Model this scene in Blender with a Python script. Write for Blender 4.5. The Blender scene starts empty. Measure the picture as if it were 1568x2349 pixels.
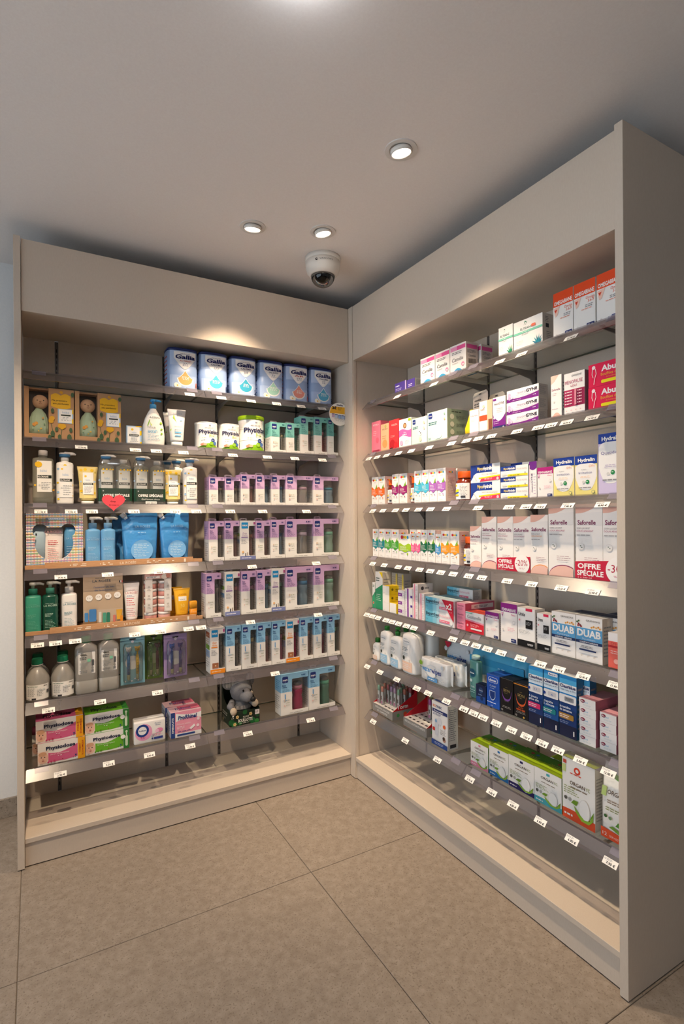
import bpy, bmesh, math, random
from mathutils import Matrix, Vector
random.seed(7)
PI = math.pi
sc = bpy.context.scene
COL = sc.collection

# ------------------------------------------------------------------ camera
cam_d = bpy.data.cameras.new('camera')
cam = bpy.data.objects.new('camera', cam_d)
COL.objects.link(cam)
cam_d.sensor_fit = 'HORIZONTAL'
cam_d.sensor_width = 36.0
cam_d.lens = 1221.2 / 1568 * 36.0
cam_d.shift_x = (784 - 772.64) / 1568
cam_d.shift_y = (1189.13 - 1174.5) / 1568
_y, _p, _r = -0.5159, -0.0005, -0.0072
_right = Vector((math.cos(_y), math.sin(_y), 0)); _fwd = Vector((-math.sin(_y), math.cos(_y), 0)); _up = Vector((0, 0, 1))
_f2 = _fwd * math.cos(_p) + _up * math.sin(_p); _u2 = _up * math.cos(_p) - _fwd * math.sin(_p)
_r3 = _right * math.cos(_r) + _u2 * math.sin(_r); _u3 = _u2 * math.cos(_r) - _right * math.sin(_r)
cam.matrix_world = Matrix(((_r3.x, _u3.x, -_f2.x, -1.3782), (_r3.y, _u3.y, -_f2.y, -2.3018), (_r3.z, _u3.z, -_f2.z, 1.2991), (0, 0, 0, 1)))
cam_d.clip_start = 0.05
sc.camera = cam

# ------------------------------------------------------------------ daylight, exposure
world = bpy.data.worlds.new('daylight'); sc.world = world
world.use_nodes = True
bg = world.node_tree.nodes['Background']
bg.inputs[0].default_value = (0.80, 0.90, 1.0, 1)
bg.inputs[1].default_value = 1.8
sc.view_settings.view_transform = 'Standard'
sc.view_settings.look = 'None'
sc.view_settings.gamma = 1.0
sc.view_settings.use_curve_mapping = False
sc.view_settings.exposure = 0.92
LAMP_W = 50.0          # watts of each recessed ceiling spot
LAMP_COL = (1.0, 0.765, 0.53)
sc.cycles.max_bounces = 6
sc.cycles.diffuse_bounces = 4
sc.cycles.glossy_bounces = 2
sc.cycles.transparent_max_bounces = 12
sc.cycles.use_light_tree = False
sc.cycles.use_adaptive_sampling = True
sc.cycles.adaptive_threshold = 0.04
sc.cycles.caustics_reflective = False
sc.cycles.caustics_refractive = False

# ------------------------------------------------------------------ materials
def lin(h):
    h = h.lstrip('#')
    out = []
    for i in (0, 2, 4):
        c = int(h[i:i + 2], 16) / 255
        out.append(c / 12.92 if c <= 0.04045 else ((c + 0.055) / 1.055) ** 2.4)
    return (out[0], out[1], out[2], 1)
_mats = {}
def M(h, rough=0.5, metal=0.0, spec=0.35):
    k = (h, rough, metal, spec)
    if k in _mats: return _mats[k]
    m = bpy.data.materials.new('paint_' + h.lstrip('#')); m.use_nodes = True
    b = m.node_tree.nodes['Principled BSDF']
    b.inputs['Base Color'].default_value = lin(h); b.inputs['Roughness'].default_value = rough
    b.inputs['Metallic'].default_value = metal; b.inputs['Specular IOR Level'].default_value = spec
    _mats[k] = m
    return m
def clear(name, tint, h='#ffffff', mix=0.1, rough=0.08, gloss=0.06, fk=0.55):
    """thin clear plastic or glass: see-through with a tint, a little body colour and a Fresnel sheen"""
    k = ('clear', name)
    if k in _mats: return _mats[k]
    m = bpy.data.materials.new(name); m.use_nodes = True
    n = m.node_tree.nodes; l = m.node_tree.links; n.clear()
    o = n.new('ShaderNodeOutputMaterial'); t = n.new('ShaderNodeBsdfTransparent'); t.inputs[0].default_value = tint
    d = n.new('ShaderNodeBsdfDiffuse'); d.inputs[0].default_value = lin(h)
    g = n.new('ShaderNodeBsdfGlossy'); g.inputs['Roughness'].default_value = rough
    m1 = n.new('ShaderNodeMixShader'); m1.inputs[0].default_value = mix
    fr = n.new('ShaderNodeFresnel'); fr.inputs[0].default_value = 1.45
    ad = n.new('ShaderNodeMath'); ad.operation = 'MULTIPLY_ADD'; ad.inputs[1].default_value = fk; ad.inputs[2].default_value = gloss * 0.3
    m2 = n.new('ShaderNodeMixShader')
    l.new(t.outputs[0], m1.inputs[1]); l.new(d.outputs[0], m1.inputs[2]); l.new(m1.outputs[0], m2.inputs[1])
    l.new(fr.outputs[0], ad.inputs[0]); l.new(ad.outputs[0], m2.inputs[0]); l.new(g.outputs[0], m2.inputs[2]); l.new(m2.outputs[0], o.inputs[0])
    _mats[k] = m
    return m
def emit(name, col, s):
    m = bpy.data.materials.new(name); m.use_nodes = True
    b = m.node_tree.nodes['Principled BSDF']; b.inputs['Base Color'].default_value = (1, 1, 1, 1)
    b.inputs['Emission Color'].default_value = (*col, 1); b.inputs['Emission Strength'].default_value = s
    return m
def noisy(name, c1, c2, scale, rough, bump=0.05, detail=6, scale2=None, c3=None, stretch=(1, 1, 1), per_object=False, spec=0.35, coord='Object'):
    """base colour from one or two procedural noises and a fine bump"""
    m = bpy.data.materials.new(name); m.use_nodes = True
    n = m.node_tree.nodes; l = m.node_tree.links; b = n['Principled BSDF']
    tc = n.new('ShaderNodeTexCoord'); mp = n.new('ShaderNodeMapping'); mp.inputs['Scale'].default_value = stretch
    l.new(tc.outputs[coord], mp.inputs[0])
    if per_object:
        oi = n.new('ShaderNodeObjectInfo'); ml = n.new('ShaderNodeMath'); ml.operation = 'MULTIPLY'; ml.inputs[1].default_value = 37.0
        l.new(oi.outputs['Random'], ml.inputs[0]); cx = n.new('ShaderNodeCombineXYZ'); l.new(ml.outputs[0], cx.inputs[0]); l.new(ml.outputs[0], cx.inputs[2]); l.new(cx.outputs[0], mp.inputs['Location'])
    nz = n.new('ShaderNodeTexNoise'); nz.inputs['Scale'].default_value = scale; nz.inputs['Detail'].default_value = detail; nz.inputs['Roughness'].default_value = 0.65
    l.new(mp.outputs[0], nz.inputs['Vector'])
    rp = n.new('ShaderNodeValToRGB'); rp.color_ramp.elements[0].position = 0.32; rp.color_ramp.elements[1].position = 0.68
    rp.color_ramp.elements[0].color = lin(c1); rp.color_ramp.elements[1].color = lin(c2)
    l.new(nz.outputs['Fac'], rp.inputs[0]); out = rp.outputs[0]
    if scale2:
        n2 = n.new('ShaderNodeTexNoise'); n2.inputs['Scale'].default_value = scale2; n2.inputs['Detail'].default_value = 3; l.new(mp.outputs[0], n2.inputs['Vector'])
        r2 = n.new('ShaderNodeValToRGB'); r2.color_ramp.elements[0].position = 0.56; r2.color_ramp.elements[1].position = 0.70
        r2.color_ramp.elements[0].color = (0, 0, 0, 1); r2.color_ramp.elements[1].color = (1, 1, 1, 1)
        l.new(n2.outputs['Fac'], r2.inputs[0])
        mx = n.new('ShaderNodeMixRGB'); l.new(r2.outputs[0], mx.inputs[0]); l.new(out, mx.inputs[1]); mx.inputs[2].default_value = lin(c3); out = mx.outputs[0]
    l.new(out, b.inputs['Base Color']); b.inputs['Roughness'].default_value = rough; b.inputs['Specular IOR Level'].default_value = spec
    if bump:
        bp = n.new('ShaderNodeBump'); bp.inputs['Strength'].default_value = bump; bp.inputs['Distance'].default_value = 0.001
        l.new(nz.outputs['Fac'], bp.inputs['Height']); l.new(bp.outputs[0], b.inputs['Normal'])
    return m

def foil(h, rough=0.25):
    k = ('foil', h)
    if k in _mats: return _mats[k]
    m = noisy('crinkled_film_' + h.lstrip('#'), h, h, 26, rough, 0.7, 2, spec=0.5)
    for nd in m.node_tree.nodes:
        if nd.type == 'BUMP': nd.inputs['Distance'].default_value = 0.006
    _mats[k] = m; return m
LAM = noisy('greige_laminate', '#cabcad', '#cec1b2', 260, 0.55, 0.06, 3, stretch=(1, 1, 0.25))
LAMI = LAM
TILE = noisy('stone_tile', '#867a6e', '#9d9185', 36, 0.55, 0.10, 15, scale2=190, c3='#796d61', per_object=True)
GROUT = M('#7d746a', 0.9)
SKIRT = noisy('stone_skirting', '#8d8379', '#a2978b', 55, 0.5, 0.1, 10, scale2=120, c3='#70675e')
PLASTER = noisy('ceiling_paint', '#e9e3e0', '#ede8e5', 180, 0.85, 0.10, 3)
WALLP = noisy('wall_paint', '#e6e8ea', '#ecedee', 120, 0.85, 0.06, 3)
GLASS = clear('shelf_glass', (0.955, 0.972, 0.962, 1), '#dfe9e4', 0.02, 0.03, 0.02, 0.32)
GEDGE = clear('shelf_glass_edge', (0.20, 0.30, 0.27, 1), '#22362f', 0.6, 0.1, 0.1)
RAIL = clear('smoky_clear_rail', (0.70, 0.68, 0.715, 1), '#847d84', 0.27, 0.22, 0.06, 0.4)
RAILC = clear('rail_clip_plastic', (0.75, 0.73, 0.80, 1), '#b0aaba', 0.40, 0.2, 0.1)
FILM = clear('window_film', (0.97, 0.965, 0.96, 1), '#ffffff', 0.015, 0.06, 0.06, 0.35)
SHRINK = clear('shrink_wrap', (0.96, 0.97, 0.96, 1), '#ffffff', 0.03, 0.08, 0.2)
TABM = clear('hang_tab_plastic', (0.80, 0.77, 0.80, 1), '#e0d4de', 0.35, 0.15, 0.1)
METAL = M('#6e6a68', 0.45, 0.6)
METALD = M('#3a3836', 0.5, 0.5)
BRK = M('#85807c', 0.5, 0.3)
BLACK = M('#101012', 0.4)
WHITE = M('#f4f2ee', 0.5)

# ------------------------------------------------------------------ mesh helpers
class MB:
    def __init__(s): s.v = []; s.f = []; s.m = []; s.sm = []; s.mats = []
    def mi(s, m):
        for i, x in enumerate(s.mats):
            if x is m: return i
        s.mats.append(m); return len(s.mats) - 1
    def face(s, pts, m, smooth=False):
        b = len(s.v); s.v += [tuple(p) for p in pts]; s.f.append(tuple(range(b, b + len(pts)))); s.m.append(s.mi(m)); s.sm.append(smooth); return s
    def mesh(s, verts, faces, m, smooth=False):
        b = len(s.v); s.v += [tuple(p) for p in verts]; k = s.mi(m)
        for f in faces: s.f.append(tuple(b + i for i in f)); s.m.append(k); s.sm.append(smooth)
        return s
    def box(s, x0, x1, y0, y1, z0, z1, m, front=None, left=None, right=None, top=None, back=None, bottom=None):
        V = [(x0, y0, z0), (x1, y0, z0), (x1, y1, z0), (x0, y1, z0), (x0, y0, z1), (x1, y0, z1), (x1, y1, z1), (x0, y1, z1)]
        b = len(s.v); s.v += V
        for f, mm in (((0, 1, 5, 4), front), ((3, 0, 4, 7), left), ((1, 2, 6, 5), right), ((4, 5, 6, 7), top), ((2, 3, 7, 6), back), ((3, 2, 1, 0), bottom)):
            s.f.append(tuple(b + i for i in f)); s.m.append(s.mi(mm or m)); s.sm.append(False)
        return s
    def bbox(s, x0, x1, y0, y1, z0, z1, m, r=0.002, seg=1, smooth=False):
        """box with bevelled edges"""
        bm = bmesh.new(); bmesh.ops.create_cube(bm, size=1)
        for v in bm.verts: v.co = Vector(((x0 + x1) / 2 + v.co.x * (x1 - x0), (y0 + y1) / 2 + v.co.y * (y1 - y0), (z0 + z1) / 2 + v.co.z * (z1 - z0)))
        bmesh.ops.bevel(bm, geom=bm.edges[:], offset=r, segments=seg, affect='EDGES', profile=0.5)
        bm.verts.ensure_lookup_table()
        s.mesh([v.co[:] for v in bm.verts], [[v.index for v in f.verts] for f in bm.faces], m, smooth); bm.free(); return s
    def loft(s, secs, m, n=20, smooth=True, cap0=True, cap1=True, mats=None):
        """secs: (z, rx, ry, exponent, cx, cy) rings joined from bottom to top"""
        b = len(s.v); k = s.mi(m)
        for (z, rx, ry, e, cx, cy) in secs:
            for i in range(n):
                a = 2 * PI * (i + 0.5) / n; c, d = math.cos(a), math.sin(a)
                s.v.append((cx + rx * math.copysign(abs(c) ** (2 / e), c), cy + ry * math.copysign(abs(d) ** (2 / e), d), z))
        for j in range(len(secs) - 1):
            kk = s.mi(mats[j]) if mats and mats[j] else k
            for i in range(n):
                i2 = (i + 1) % n
                s.f.append((b + j * n + i, b + j * n + i2, b + (j + 1) * n + i2, b + (j + 1) * n + i)); s.m.append(kk); s.sm.append(smooth)
        if cap0: s.f.append(tuple(b + i for i in reversed(range(n)))); s.m.append(k); s.sm.append(False)
        if cap1: s.f.append(tuple(b + (len(secs) - 1) * n + i for i in range(n))); s.m.append(s.mi(mats[-1]) if mats and mats[-1] else k); s.sm.append(False)
        return s
    def lathe(s, prof, m, cx=0, cy=0, n=20, smooth=True, mats=None):
        return s.loft([(z, r, r, 2, cx, cy) for r, z in prof], m, n, smooth, mats=mats)
    def ball(s, c, r, m, n=14, sq=(1, 1, 1)):
        P = []
        for j in range(9):
            a = -PI / 2 + PI * j / 8
            P.append((c[2] + r * sq[2] * math.sin(a), max(1e-4, r * sq[0] * math.cos(a)), max(1e-4, r * sq[1] * math.cos(a)), 2, c[0], c[1]))
        return s.loft(P, m, n)
    def prism(s, poly, y0, y1, m, side=None):
        """outline in x,z (counter-clockwise seen from the front), extruded along y"""
        s.face([(x, y0, z) for x, z in poly], m); s.face([(x, y1, z) for x, z in reversed(poly)], side or m)
        k = len(poly)
        for i in range(k):
            a, c = poly[i], poly[(i + 1) % k]
            s.face([(a[0], y0, a[1]), (a[0], y1, a[1]), (c[0], y1, c[1]), (c[0], y0, c[1])], side or m)
        return s
    def tube(s, pts, r, m, n=8):
        pts = [Vector(p) for p in pts]; b = len(s.v); k = s.mi(m)
        for i, p in enumerate(pts):
            t = (pts[min(i + 1, len(pts) - 1)] - pts[max(i - 1, 0)]).normalized()
            a = t.cross(Vector((0, 0, 1)) if abs(t.z) < 0.9 else Vector((1, 0, 0))).normalized(); c = t.cross(a)
            rr = r[i] if isinstance(r, (list, tuple)) else r
            for j in range(n):
                q = 2 * PI * j / n; s.v.append(tuple(p + (a * math.cos(q) + c * math.sin(q)) * rr))
        for i in range(len(pts) - 1):
            for j in range(n):
                j2 = (j + 1) % n; s.f.append((b + i * n + j, b + i * n + j2, b + (i + 1) * n + j2, b + (i + 1) * n + j)); s.m.append(k); s.sm.append(True)
        s.f.append(tuple(b + j for j in reversed(range(n)))); s.m.append(k); s.sm.append(False)
        s.f.append(tuple(b + (len(pts) - 1) * n + j for j in range(n))); s.m.append(k); s.sm.append(False)
        return s
    def data(s, name):
        me = bpy.data.meshes.new(name); me.from_pydata(s.v, [], s.f)
        for m in s.mats: me.materials.append(m)
        me.polygons.foreach_set('material_index', s.m); me.polygons.foreach_set('use_smooth', s.sm); me.update()
        return me
def obj(name, mb, parent=None, label=None, loc=None):
    o = bpy.data.objects.new(name, mb if isinstance(mb, bpy.types.Mesh) else mb.data(name)); COL.objects.link(o)
    if parent is not None: o.parent = parent
    if label: o['label'] = label
    if loc: o.location = loc
    return o
def tag(o, label, cat, group=None):
    o['label'] = label; o['category'] = cat
    if group: o['group'] = group
    return o
def thing(name, label, cat, group=None):
    o = bpy.data.objects.new(name, None); COL.objects.link(o); o.empty_display_size = 0.02
    return tag(o, label, cat, group)
def struct(name, mb, parent=None):
    o = obj(name, mb, parent)
    if parent is None: o['kind'] = 'structure'
    return o
def copy_tree(o, parent=None):
    c = o.copy(); COL.objects.link(c); c.parent = parent
    for ch in [x for x in bpy.data.objects if x.parent is o]: copy_tree(ch, c)
    return c
Z = [None] + [1.878 - 0.2577 * k for k in range(7)]
def place(o, unit, u, d, shelf, dz=0.0, yaw=0.0):
    """u: distance along the unit, d: depth behind its front plane; shelf: number from the top"""
    z = (Z[shelf] + 0.0003 if shelf else 0) + dz
    if unit == 'L': o.location = (u, d, z); o.rotation_euler = (0, 0, yaw)
    else: o.location = (d, -u, z); o.rotation_euler = (0, 0, yaw - PI / 2)
    return o

# ------------------------------------------------------------------ flat print
_txt = {}
def text_geo(t, bold=0.0, ital=0.0):
    k = (t, bold, ital)
    if k in _txt: return _txt[k]
    c = bpy.data.curves.new('lettering', 'FONT'); c.body = t; c.resolution_u = 2; c.offset = bold; c.shear = ital; c.fill_mode = 'FRONT'
    o = bpy.data.objects.new('lettering', c); me = bpy.data.meshes.new_from_object(o)
    V = [(v.co.x, v.co.y) for v in me.vertices]; F = [tuple(p.vertices) for p in me.polygons]
    bpy.data.objects.remove(o); bpy.data.curves.remove(c); bpy.data.meshes.remove(me)
    if not V: V = [(0, 0)]
    x0 = min(v[0] for v in V); x1 = max(v[0] for v in V)
    _txt[k] = (V, F, x0, x1); return _txt[k]
CAP = 0.72
class Print:
    """flat print on a face; surf(x, z, off) gives the 3-D point for metres across and up"""
    def __init__(s, w, h, surf, mb=None, nx=1, lay=0.00025, base=0.0003):
        s.w, s.h, s.surf, s.nx, s.lay, s.k, s.base = w, h, surf, nx, lay, 0, base
        s.mb = mb or MB()
    def off(s): s.k += 1; return s.base + s.lay * s.k
    def pt(s, u, v, o): return s.surf(-s.w / 2 + u * s.w, v * s.h, o)
    def r(s, u0, v0, u1, v1, c):
        o = s.off(); n = max(1, int(round(s.nx * abs(u1 - u0) + 0.49)))
        for i in range(n):
            a = u0 + (u1 - u0) * i / n; b = u0 + (u1 - u0) * (i + 1) / n
            s.mb.face([s.pt(a, v0, o), s.pt(b, v0, o), s.pt(b, v1, o), s.pt(a, v1, o)], M(c))
    def s(s, u0, u1, n, top, bot, c):
        o = s.off(); top = top if callable(top) else (lambda u, q=top: q); bot = bot if callable(bot) else (lambda u, q=bot: q)
        for i in range(n):
            a = u0 + (u1 - u0) * i / n; b = u0 + (u1 - u0) * (i + 1) / n
            s.mb.face([s.pt(a, bot(a), o), s.pt(b, bot(b), o), s.pt(b, top(b), o), s.pt(a, top(a), o)], M(c))
    def p(s, pts, c):
        o = s.off(); s.mb.face([s.pt(u, v, o) for u, v in pts], M(c))
    def c(s, u, v, r, c, n=18, ry=None):
        """circle, r as a fraction of the width"""
        R = r * s.w; RY = (ry if ry else r) * s.w; o = s.off(); x0 = -s.w / 2 + u * s.w; z0 = v * s.h
        s.mb.face([s.surf(x0 + R * math.cos(2 * PI * i / n), z0 + RY * math.sin(2 * PI * i / n), o) for i in range(n)], M(c))
    def rr(s, u0, v0, u1, v1, rad, c):
        x0 = -s.w / 2 + u0 * s.w; x1 = -s.w / 2 + u1 * s.w; z0 = v0 * s.h; z1 = v1 * s.h; R = min(rad * s.w, (x1 - x0) / 2, (z1 - z0) / 2); P = []; o = s.off()
        for cx, cz, a0 in ((x1 - R, z1 - R, 0), (x0 + R, z1 - R, 90), (x0 + R, z0 + R, 180), (x1 - R, z0 + R, 270)):
            for i in range(5):
                a = math.radians(a0 + 22.5 * i); P.append(s.surf(cx + R * math.cos(a), cz + R * math.sin(a), o))
        s.mb.face(P, M(c))
    def t(s, u, v, hh, txt, c, w=None, al='c', b=0.0, it=0.0, rot=False, maxw=None):
        """lettering: cap height hh as a fraction of the height, v its base line; w fits it to a width fraction"""
        V, F, x0, x1 = text_geo(txt, b, it); sc_ = hh * s.h / CAP; sx = sc_
        span = s.h if rot else s.w
        if w: sx = w * span / max(1e-6, x1 - x0)
        elif maxw and sx * (x1 - x0) > maxw * span: sx = maxw * span / (x1 - x0)
        if rot: sc_ = hh * s.w / CAP; sx = (w * s.h / max(1e-6, x1 - x0)) if w else sc_
        ax = {'c': (x0 + x1) / 2, 'l': x0, 'r': x1}[al]; o = s.off(); X = -s.w / 2 + u * s.w; Zb = v * s.h
        if rot: P = [s.surf(X - y * sc_, Zb + (x - ax) * sx, o) for x, y in V]
        else: P = [s.surf(X + (x - ax) * sx, Zb + y * sc_, o) for x, y in V]
        s.mb.mesh(P, F, M(c))
    def l(s, u0, v0, u1, v1, n, c, fill=0.5, seed=1, al='l'):
        """n lines of print too small to read"""
        rnd = random.Random(seed * 131 + n); o = s.off(); st = (v1 - v0) / n
        for i in range(n):
            vb = v1 - st * (i + 0.75); e = u0 + (u1 - u0) * rnd.uniform(0.6, 1.0); a = u0
            if al == 'c': a = u0 + (u1 - e) / 2; e = e + (u1 - e) / 2
            while a < e - 0.01:
                q = min(e, a + (u1 - u0) * rnd.uniform(0.12, 0.30))
                s.mb.face([s.pt(a, vb, o), s.pt(q, vb, o), s.pt(q, vb + st * fill, o), s.pt(a, vb + st * fill, o)], M(c)); a = q + 0.025
def front_of(y=0.0): return lambda x, z, o: (x, y - o, z)
def right_of(x, dp): return lambda a, z, o: (x + o, dp / 2 + a, z)
def left_of(x, dp): return lambda a, z, o: (x - o, dp / 2 - a, z)
def top_of(z, dp): return lambda x, a, o: (x, a, z + o)
def curved(rx, ry, e=2.0, cy=0.0):
    def f(x, z, o):
        q = min(0.98, abs(x) / rx); return (x * (1 + o / rx), cy - (ry + o) * (1 - q ** e) ** (1 / e), z)
    return f

def carton(name, label, cat, group, w, h, dp, col, fn=None, side=None, top=None, sidefn=None, topfn=None, sideat='R', root=None, x=0.0, z=0.0, hinge=True):
    """folded carton: body with tuck flap and seams, printed front, printed side"""
    r = root or thing(name, label, cat, group)
    b = MB(); m = M(col); sd = M(side or col); tp = M(top or side or col)
    bv = 0.0006
    b.box(-w / 2, w / 2, 0, dp, 0, h, m, left=sd, right=sd, top=tp)
    if hinge:
        e = 0.00035  # lid flap tucked in at the front of the top, side glue seam
        b.box(-w / 2 + 0.001, w / 2 - 0.001, 0.0012, dp - 0.001, h, h + e, tp)
        b.box(-w / 2 + 0.001, w / 2 - 0.001, 0.0004, 0.0009, h - 0.004, h + e * 0.6, M('#b9b2aa'))
    o = obj('carton', b, r, loc=(x, 0, z))
    if fn:
        P = Print(w, h, front_of()); fn(P); obj('printed_front', P.mb, r, loc=(x, 0, z))
    if sidefn:
        P = Print(dp, h, right_of(w / 2, dp) if sideat == 'R' else left_of(-w / 2, dp)); sidefn(P); obj('printed_side', P.mb, r, loc=(x, 0, z))
    if topfn:
        P = Print(w, dp, top_of(h + 0.0004, dp)); topfn(P); obj('printed_top', P.mb, r, loc=(x, 0, z))
    return r
def smallprint(c='#8a8a90', n=9, u=(0.12, 0.88), v=(0.15, 0.85)):
    return lambda P: P.l(u[0], v[0], u[1], v[1], n, c, 0.4)

# ------------------------------------------------------------------ room shell
CEIL = 2.43
WALLY = 0.45
XW, XE, YS = -3.6, 2.3, -5.0
fl = MB(); fl.box(XW, XE, YS, WALLY, -0.03, -0.0035, GROUT); floor = struct('floor', fl)
TX, TY = 0.925, 0.902
tl = MB(); tl.bbox(0.0012, TX - 0.0012, 0.0012, TY - 0.0012, -0.012, 0, TILE, 0.0012); tile_me = tl.data('tile')
for i in range(-3, 4):
    for j in range(-5, 2):
        x = -1.43 + TX * i; y = -0.55 + TY * j
        if x + TX < XW or x > XE or y + TY < YS or y > WALLY: continue
        o = bpy.data.objects.new('tile', tile_me); COL.objects.link(o); o.parent = floor; o.location = (x, y, 0)
c = MB(); c.box(XW, XE, YS, WALLY, CEIL, CEIL + 0.05, PLASTER); struct('ceiling', c)
c = MB(); c.box(XW, XE, WALLY, WALLY + 0.1, -0.03, CEIL + 0.05, WALLP); struct('wall_back', c)
c = MB(); c.box(XE, XE + 0.1, YS, WALLY + 0.1, -0.03, CEIL + 0.05, WALLP); struct('wall_right', c)
c = MB(); c.box(XW, XE, YS - 0.1, YS, -0.03, CEIL + 0.05, WALLP); struct('wall_front', c)
c = MB(); c.box(XW - 0.1, XW, YS, -3.4, 0, CEIL, WALLP); c.box(XW - 0.1, XW, 0.05, WALLY, 0, CEIL, WALLP)
c.box(XW - 0.1, XW, -3.4, 0.05, 0, 0.35, WALLP); c.box(XW - 0.1, XW, -3.4, 0.05, 2.25, CEIL, WALLP); struct('wall_left', c)
wn = MB()
for y in (-3.4, -2.25, -1.10, 0.0): wn.box(XW - 0.08, XW - 0.02, y, y + 0.05, 0.35, 2.25, M('#55565a'))
wn.box(XW - 0.08, XW - 0.02, -3.4, 0.05, 0.35, 0.40, M('#55565a')); wn.box(XW - 0.08, XW - 0.02, -3.4, 0.05, 2.2, 2.25, M('#55565a'))
wo = struct('window_1', wn)
for k, y in enumerate((-3.35, -2.20, -1.05)):
    pn = MB(); pn.box(XW - 0.054, XW - 0.048, y, y + 1.10 - 0.05 * (k == 2), 0.40, 2.2, clear('window_pane_glass', (0.97, 0.98, 0.98, 1), '#ffffff', 0.0, 0.02, 0.05)); struct('pane', pn, wo)
c = MB(); c.bbox(XW, -1.4425, WALLY - 0.012, WALLY, 0, 0.082, SKIRT, 0.001); struct('baseboard_back', c)

# ------------------------------------------------------------------ shelving units
H, ZFB, ZB, D = 2.35, 2.081, 0.11, 0.337
def unit(name, side, u0, u1, ups, label):
    """built in the unit's own frame: x along the front, y into the depth"""
    r = thing(name, label, 'shelving unit')
    def pb(n, x0, x1, y0, y1, z0, z1, m=LAM, bv=0.0008):
        b = MB(); b.bbox(x0, x1, y0, y1, z0, z1, m, bv); return obj(n, b, r)
    if side == 'L':
        pb('side_panel', u0 - 0.0235, u0 - 0.0005, -0.006, 0.375, 0.004, 2.356)
        pb('side_panel', u1 + 0.0005, u1 + 0.0185, 0.001, 0.375, 0.004, 2.352)
    else:
        pb('side_panel', u0 - 0.0405, u0 - 0.0045, -0.0008, 0.375, 0.004, 2.352)
        pb('corner_filler', u0 - 0.004, u0 - 0.0005, 0.003, 0.020, 0.004, 2.350)
        pb('side_panel', u1 + 0.0005, u1 + 0.0245, -0.012, 0.396, 0.004, 2.356)
    pb('fascia', u0 + 0.0012, u1 - 0.001, 0, 0.018, ZFB, H)
    pb('soffit', u0 + 0.0005, u1 - 0.0005, 0.0185, D, ZFB + 0.003, ZFB + 0.021)
    pb('base_shelf', u0 + 0.0005, u1 - 0.0005, 0.0, D, ZB - 0.018, ZB)
    pb('kick_board', u0 + 0.0005, u1 - 0.0005, 0.008, 0.026, 0.004, ZB - 0.0185)
    edges = [u0] + list(ups) + [u1]
    for i in range(len(edges) - 1):
        a = edges[i] + (0.0075 if i else 0.0005); b = edges[i + 1] - (0.0075 if i < len(edges) - 2 else 0.0005)
        pb('back_panel', a, b, D + 0.001, D + 0.017, ZB - 0.01, ZFB + 0.02)
    um = MB(); um.box(-0.0068, 0.0068, D + 0.003, D + 0.014, ZB, ZFB, METAL)
    for k in range(77):
        z = 0.135 + k * 0.025
        um.box(-0.002, 0.002, D + 0.0024, D + 0.003, z, z + 0.015, BLACK)
    ume = um.data('upright')
    bk = MB(); poly = [(0.105, -0.002), (0.105, -0.010), (0.20, -0.016), (D - 0.03, -0.034), (D - 0.006, -0.066), (D - 0.001, -0.066), (D - 0.001, -0.002)]
    bk.mesh([(-0.0018, y, z) for y, z in poly] + [(0.0018, y, z) for y, z in poly], [tuple(range(7)), tuple(reversed(range(7, 14)))] + [(i, i + 7, (i + 1) % 7 + 7, (i + 1) % 7) for i in range(7)], BRK)
    bk.box(-0.006, 0.006, 0.10, 0.112, -0.003, -0.0005, BRK)
    bme = bk.data('bracket')
    for u in ups:
        o = obj('upright', ume, r); o.location = (u, 0, 0)
        for s_ in range(1, 8): q = obj('bracket', bme, r); q.location = (u, 0, Z[s_] - 0.0062)
    place(r, side, 0, 0, 0)
    return r
UL = unit('shelving_unit', 'L', -1.4185, 0.0, (-1.291, -0.833, -0.576, -0.132), 'greige laminate shelving unit along the back wall, filled with baby care products')
UR = unit('shelving_unit', 'R', 0.0414, 1.4224, (0.175, 0.616, 0.866, 1.307), 'greige laminate shelving unit on the right, its plain dark side panel nearest the camera')

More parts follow.
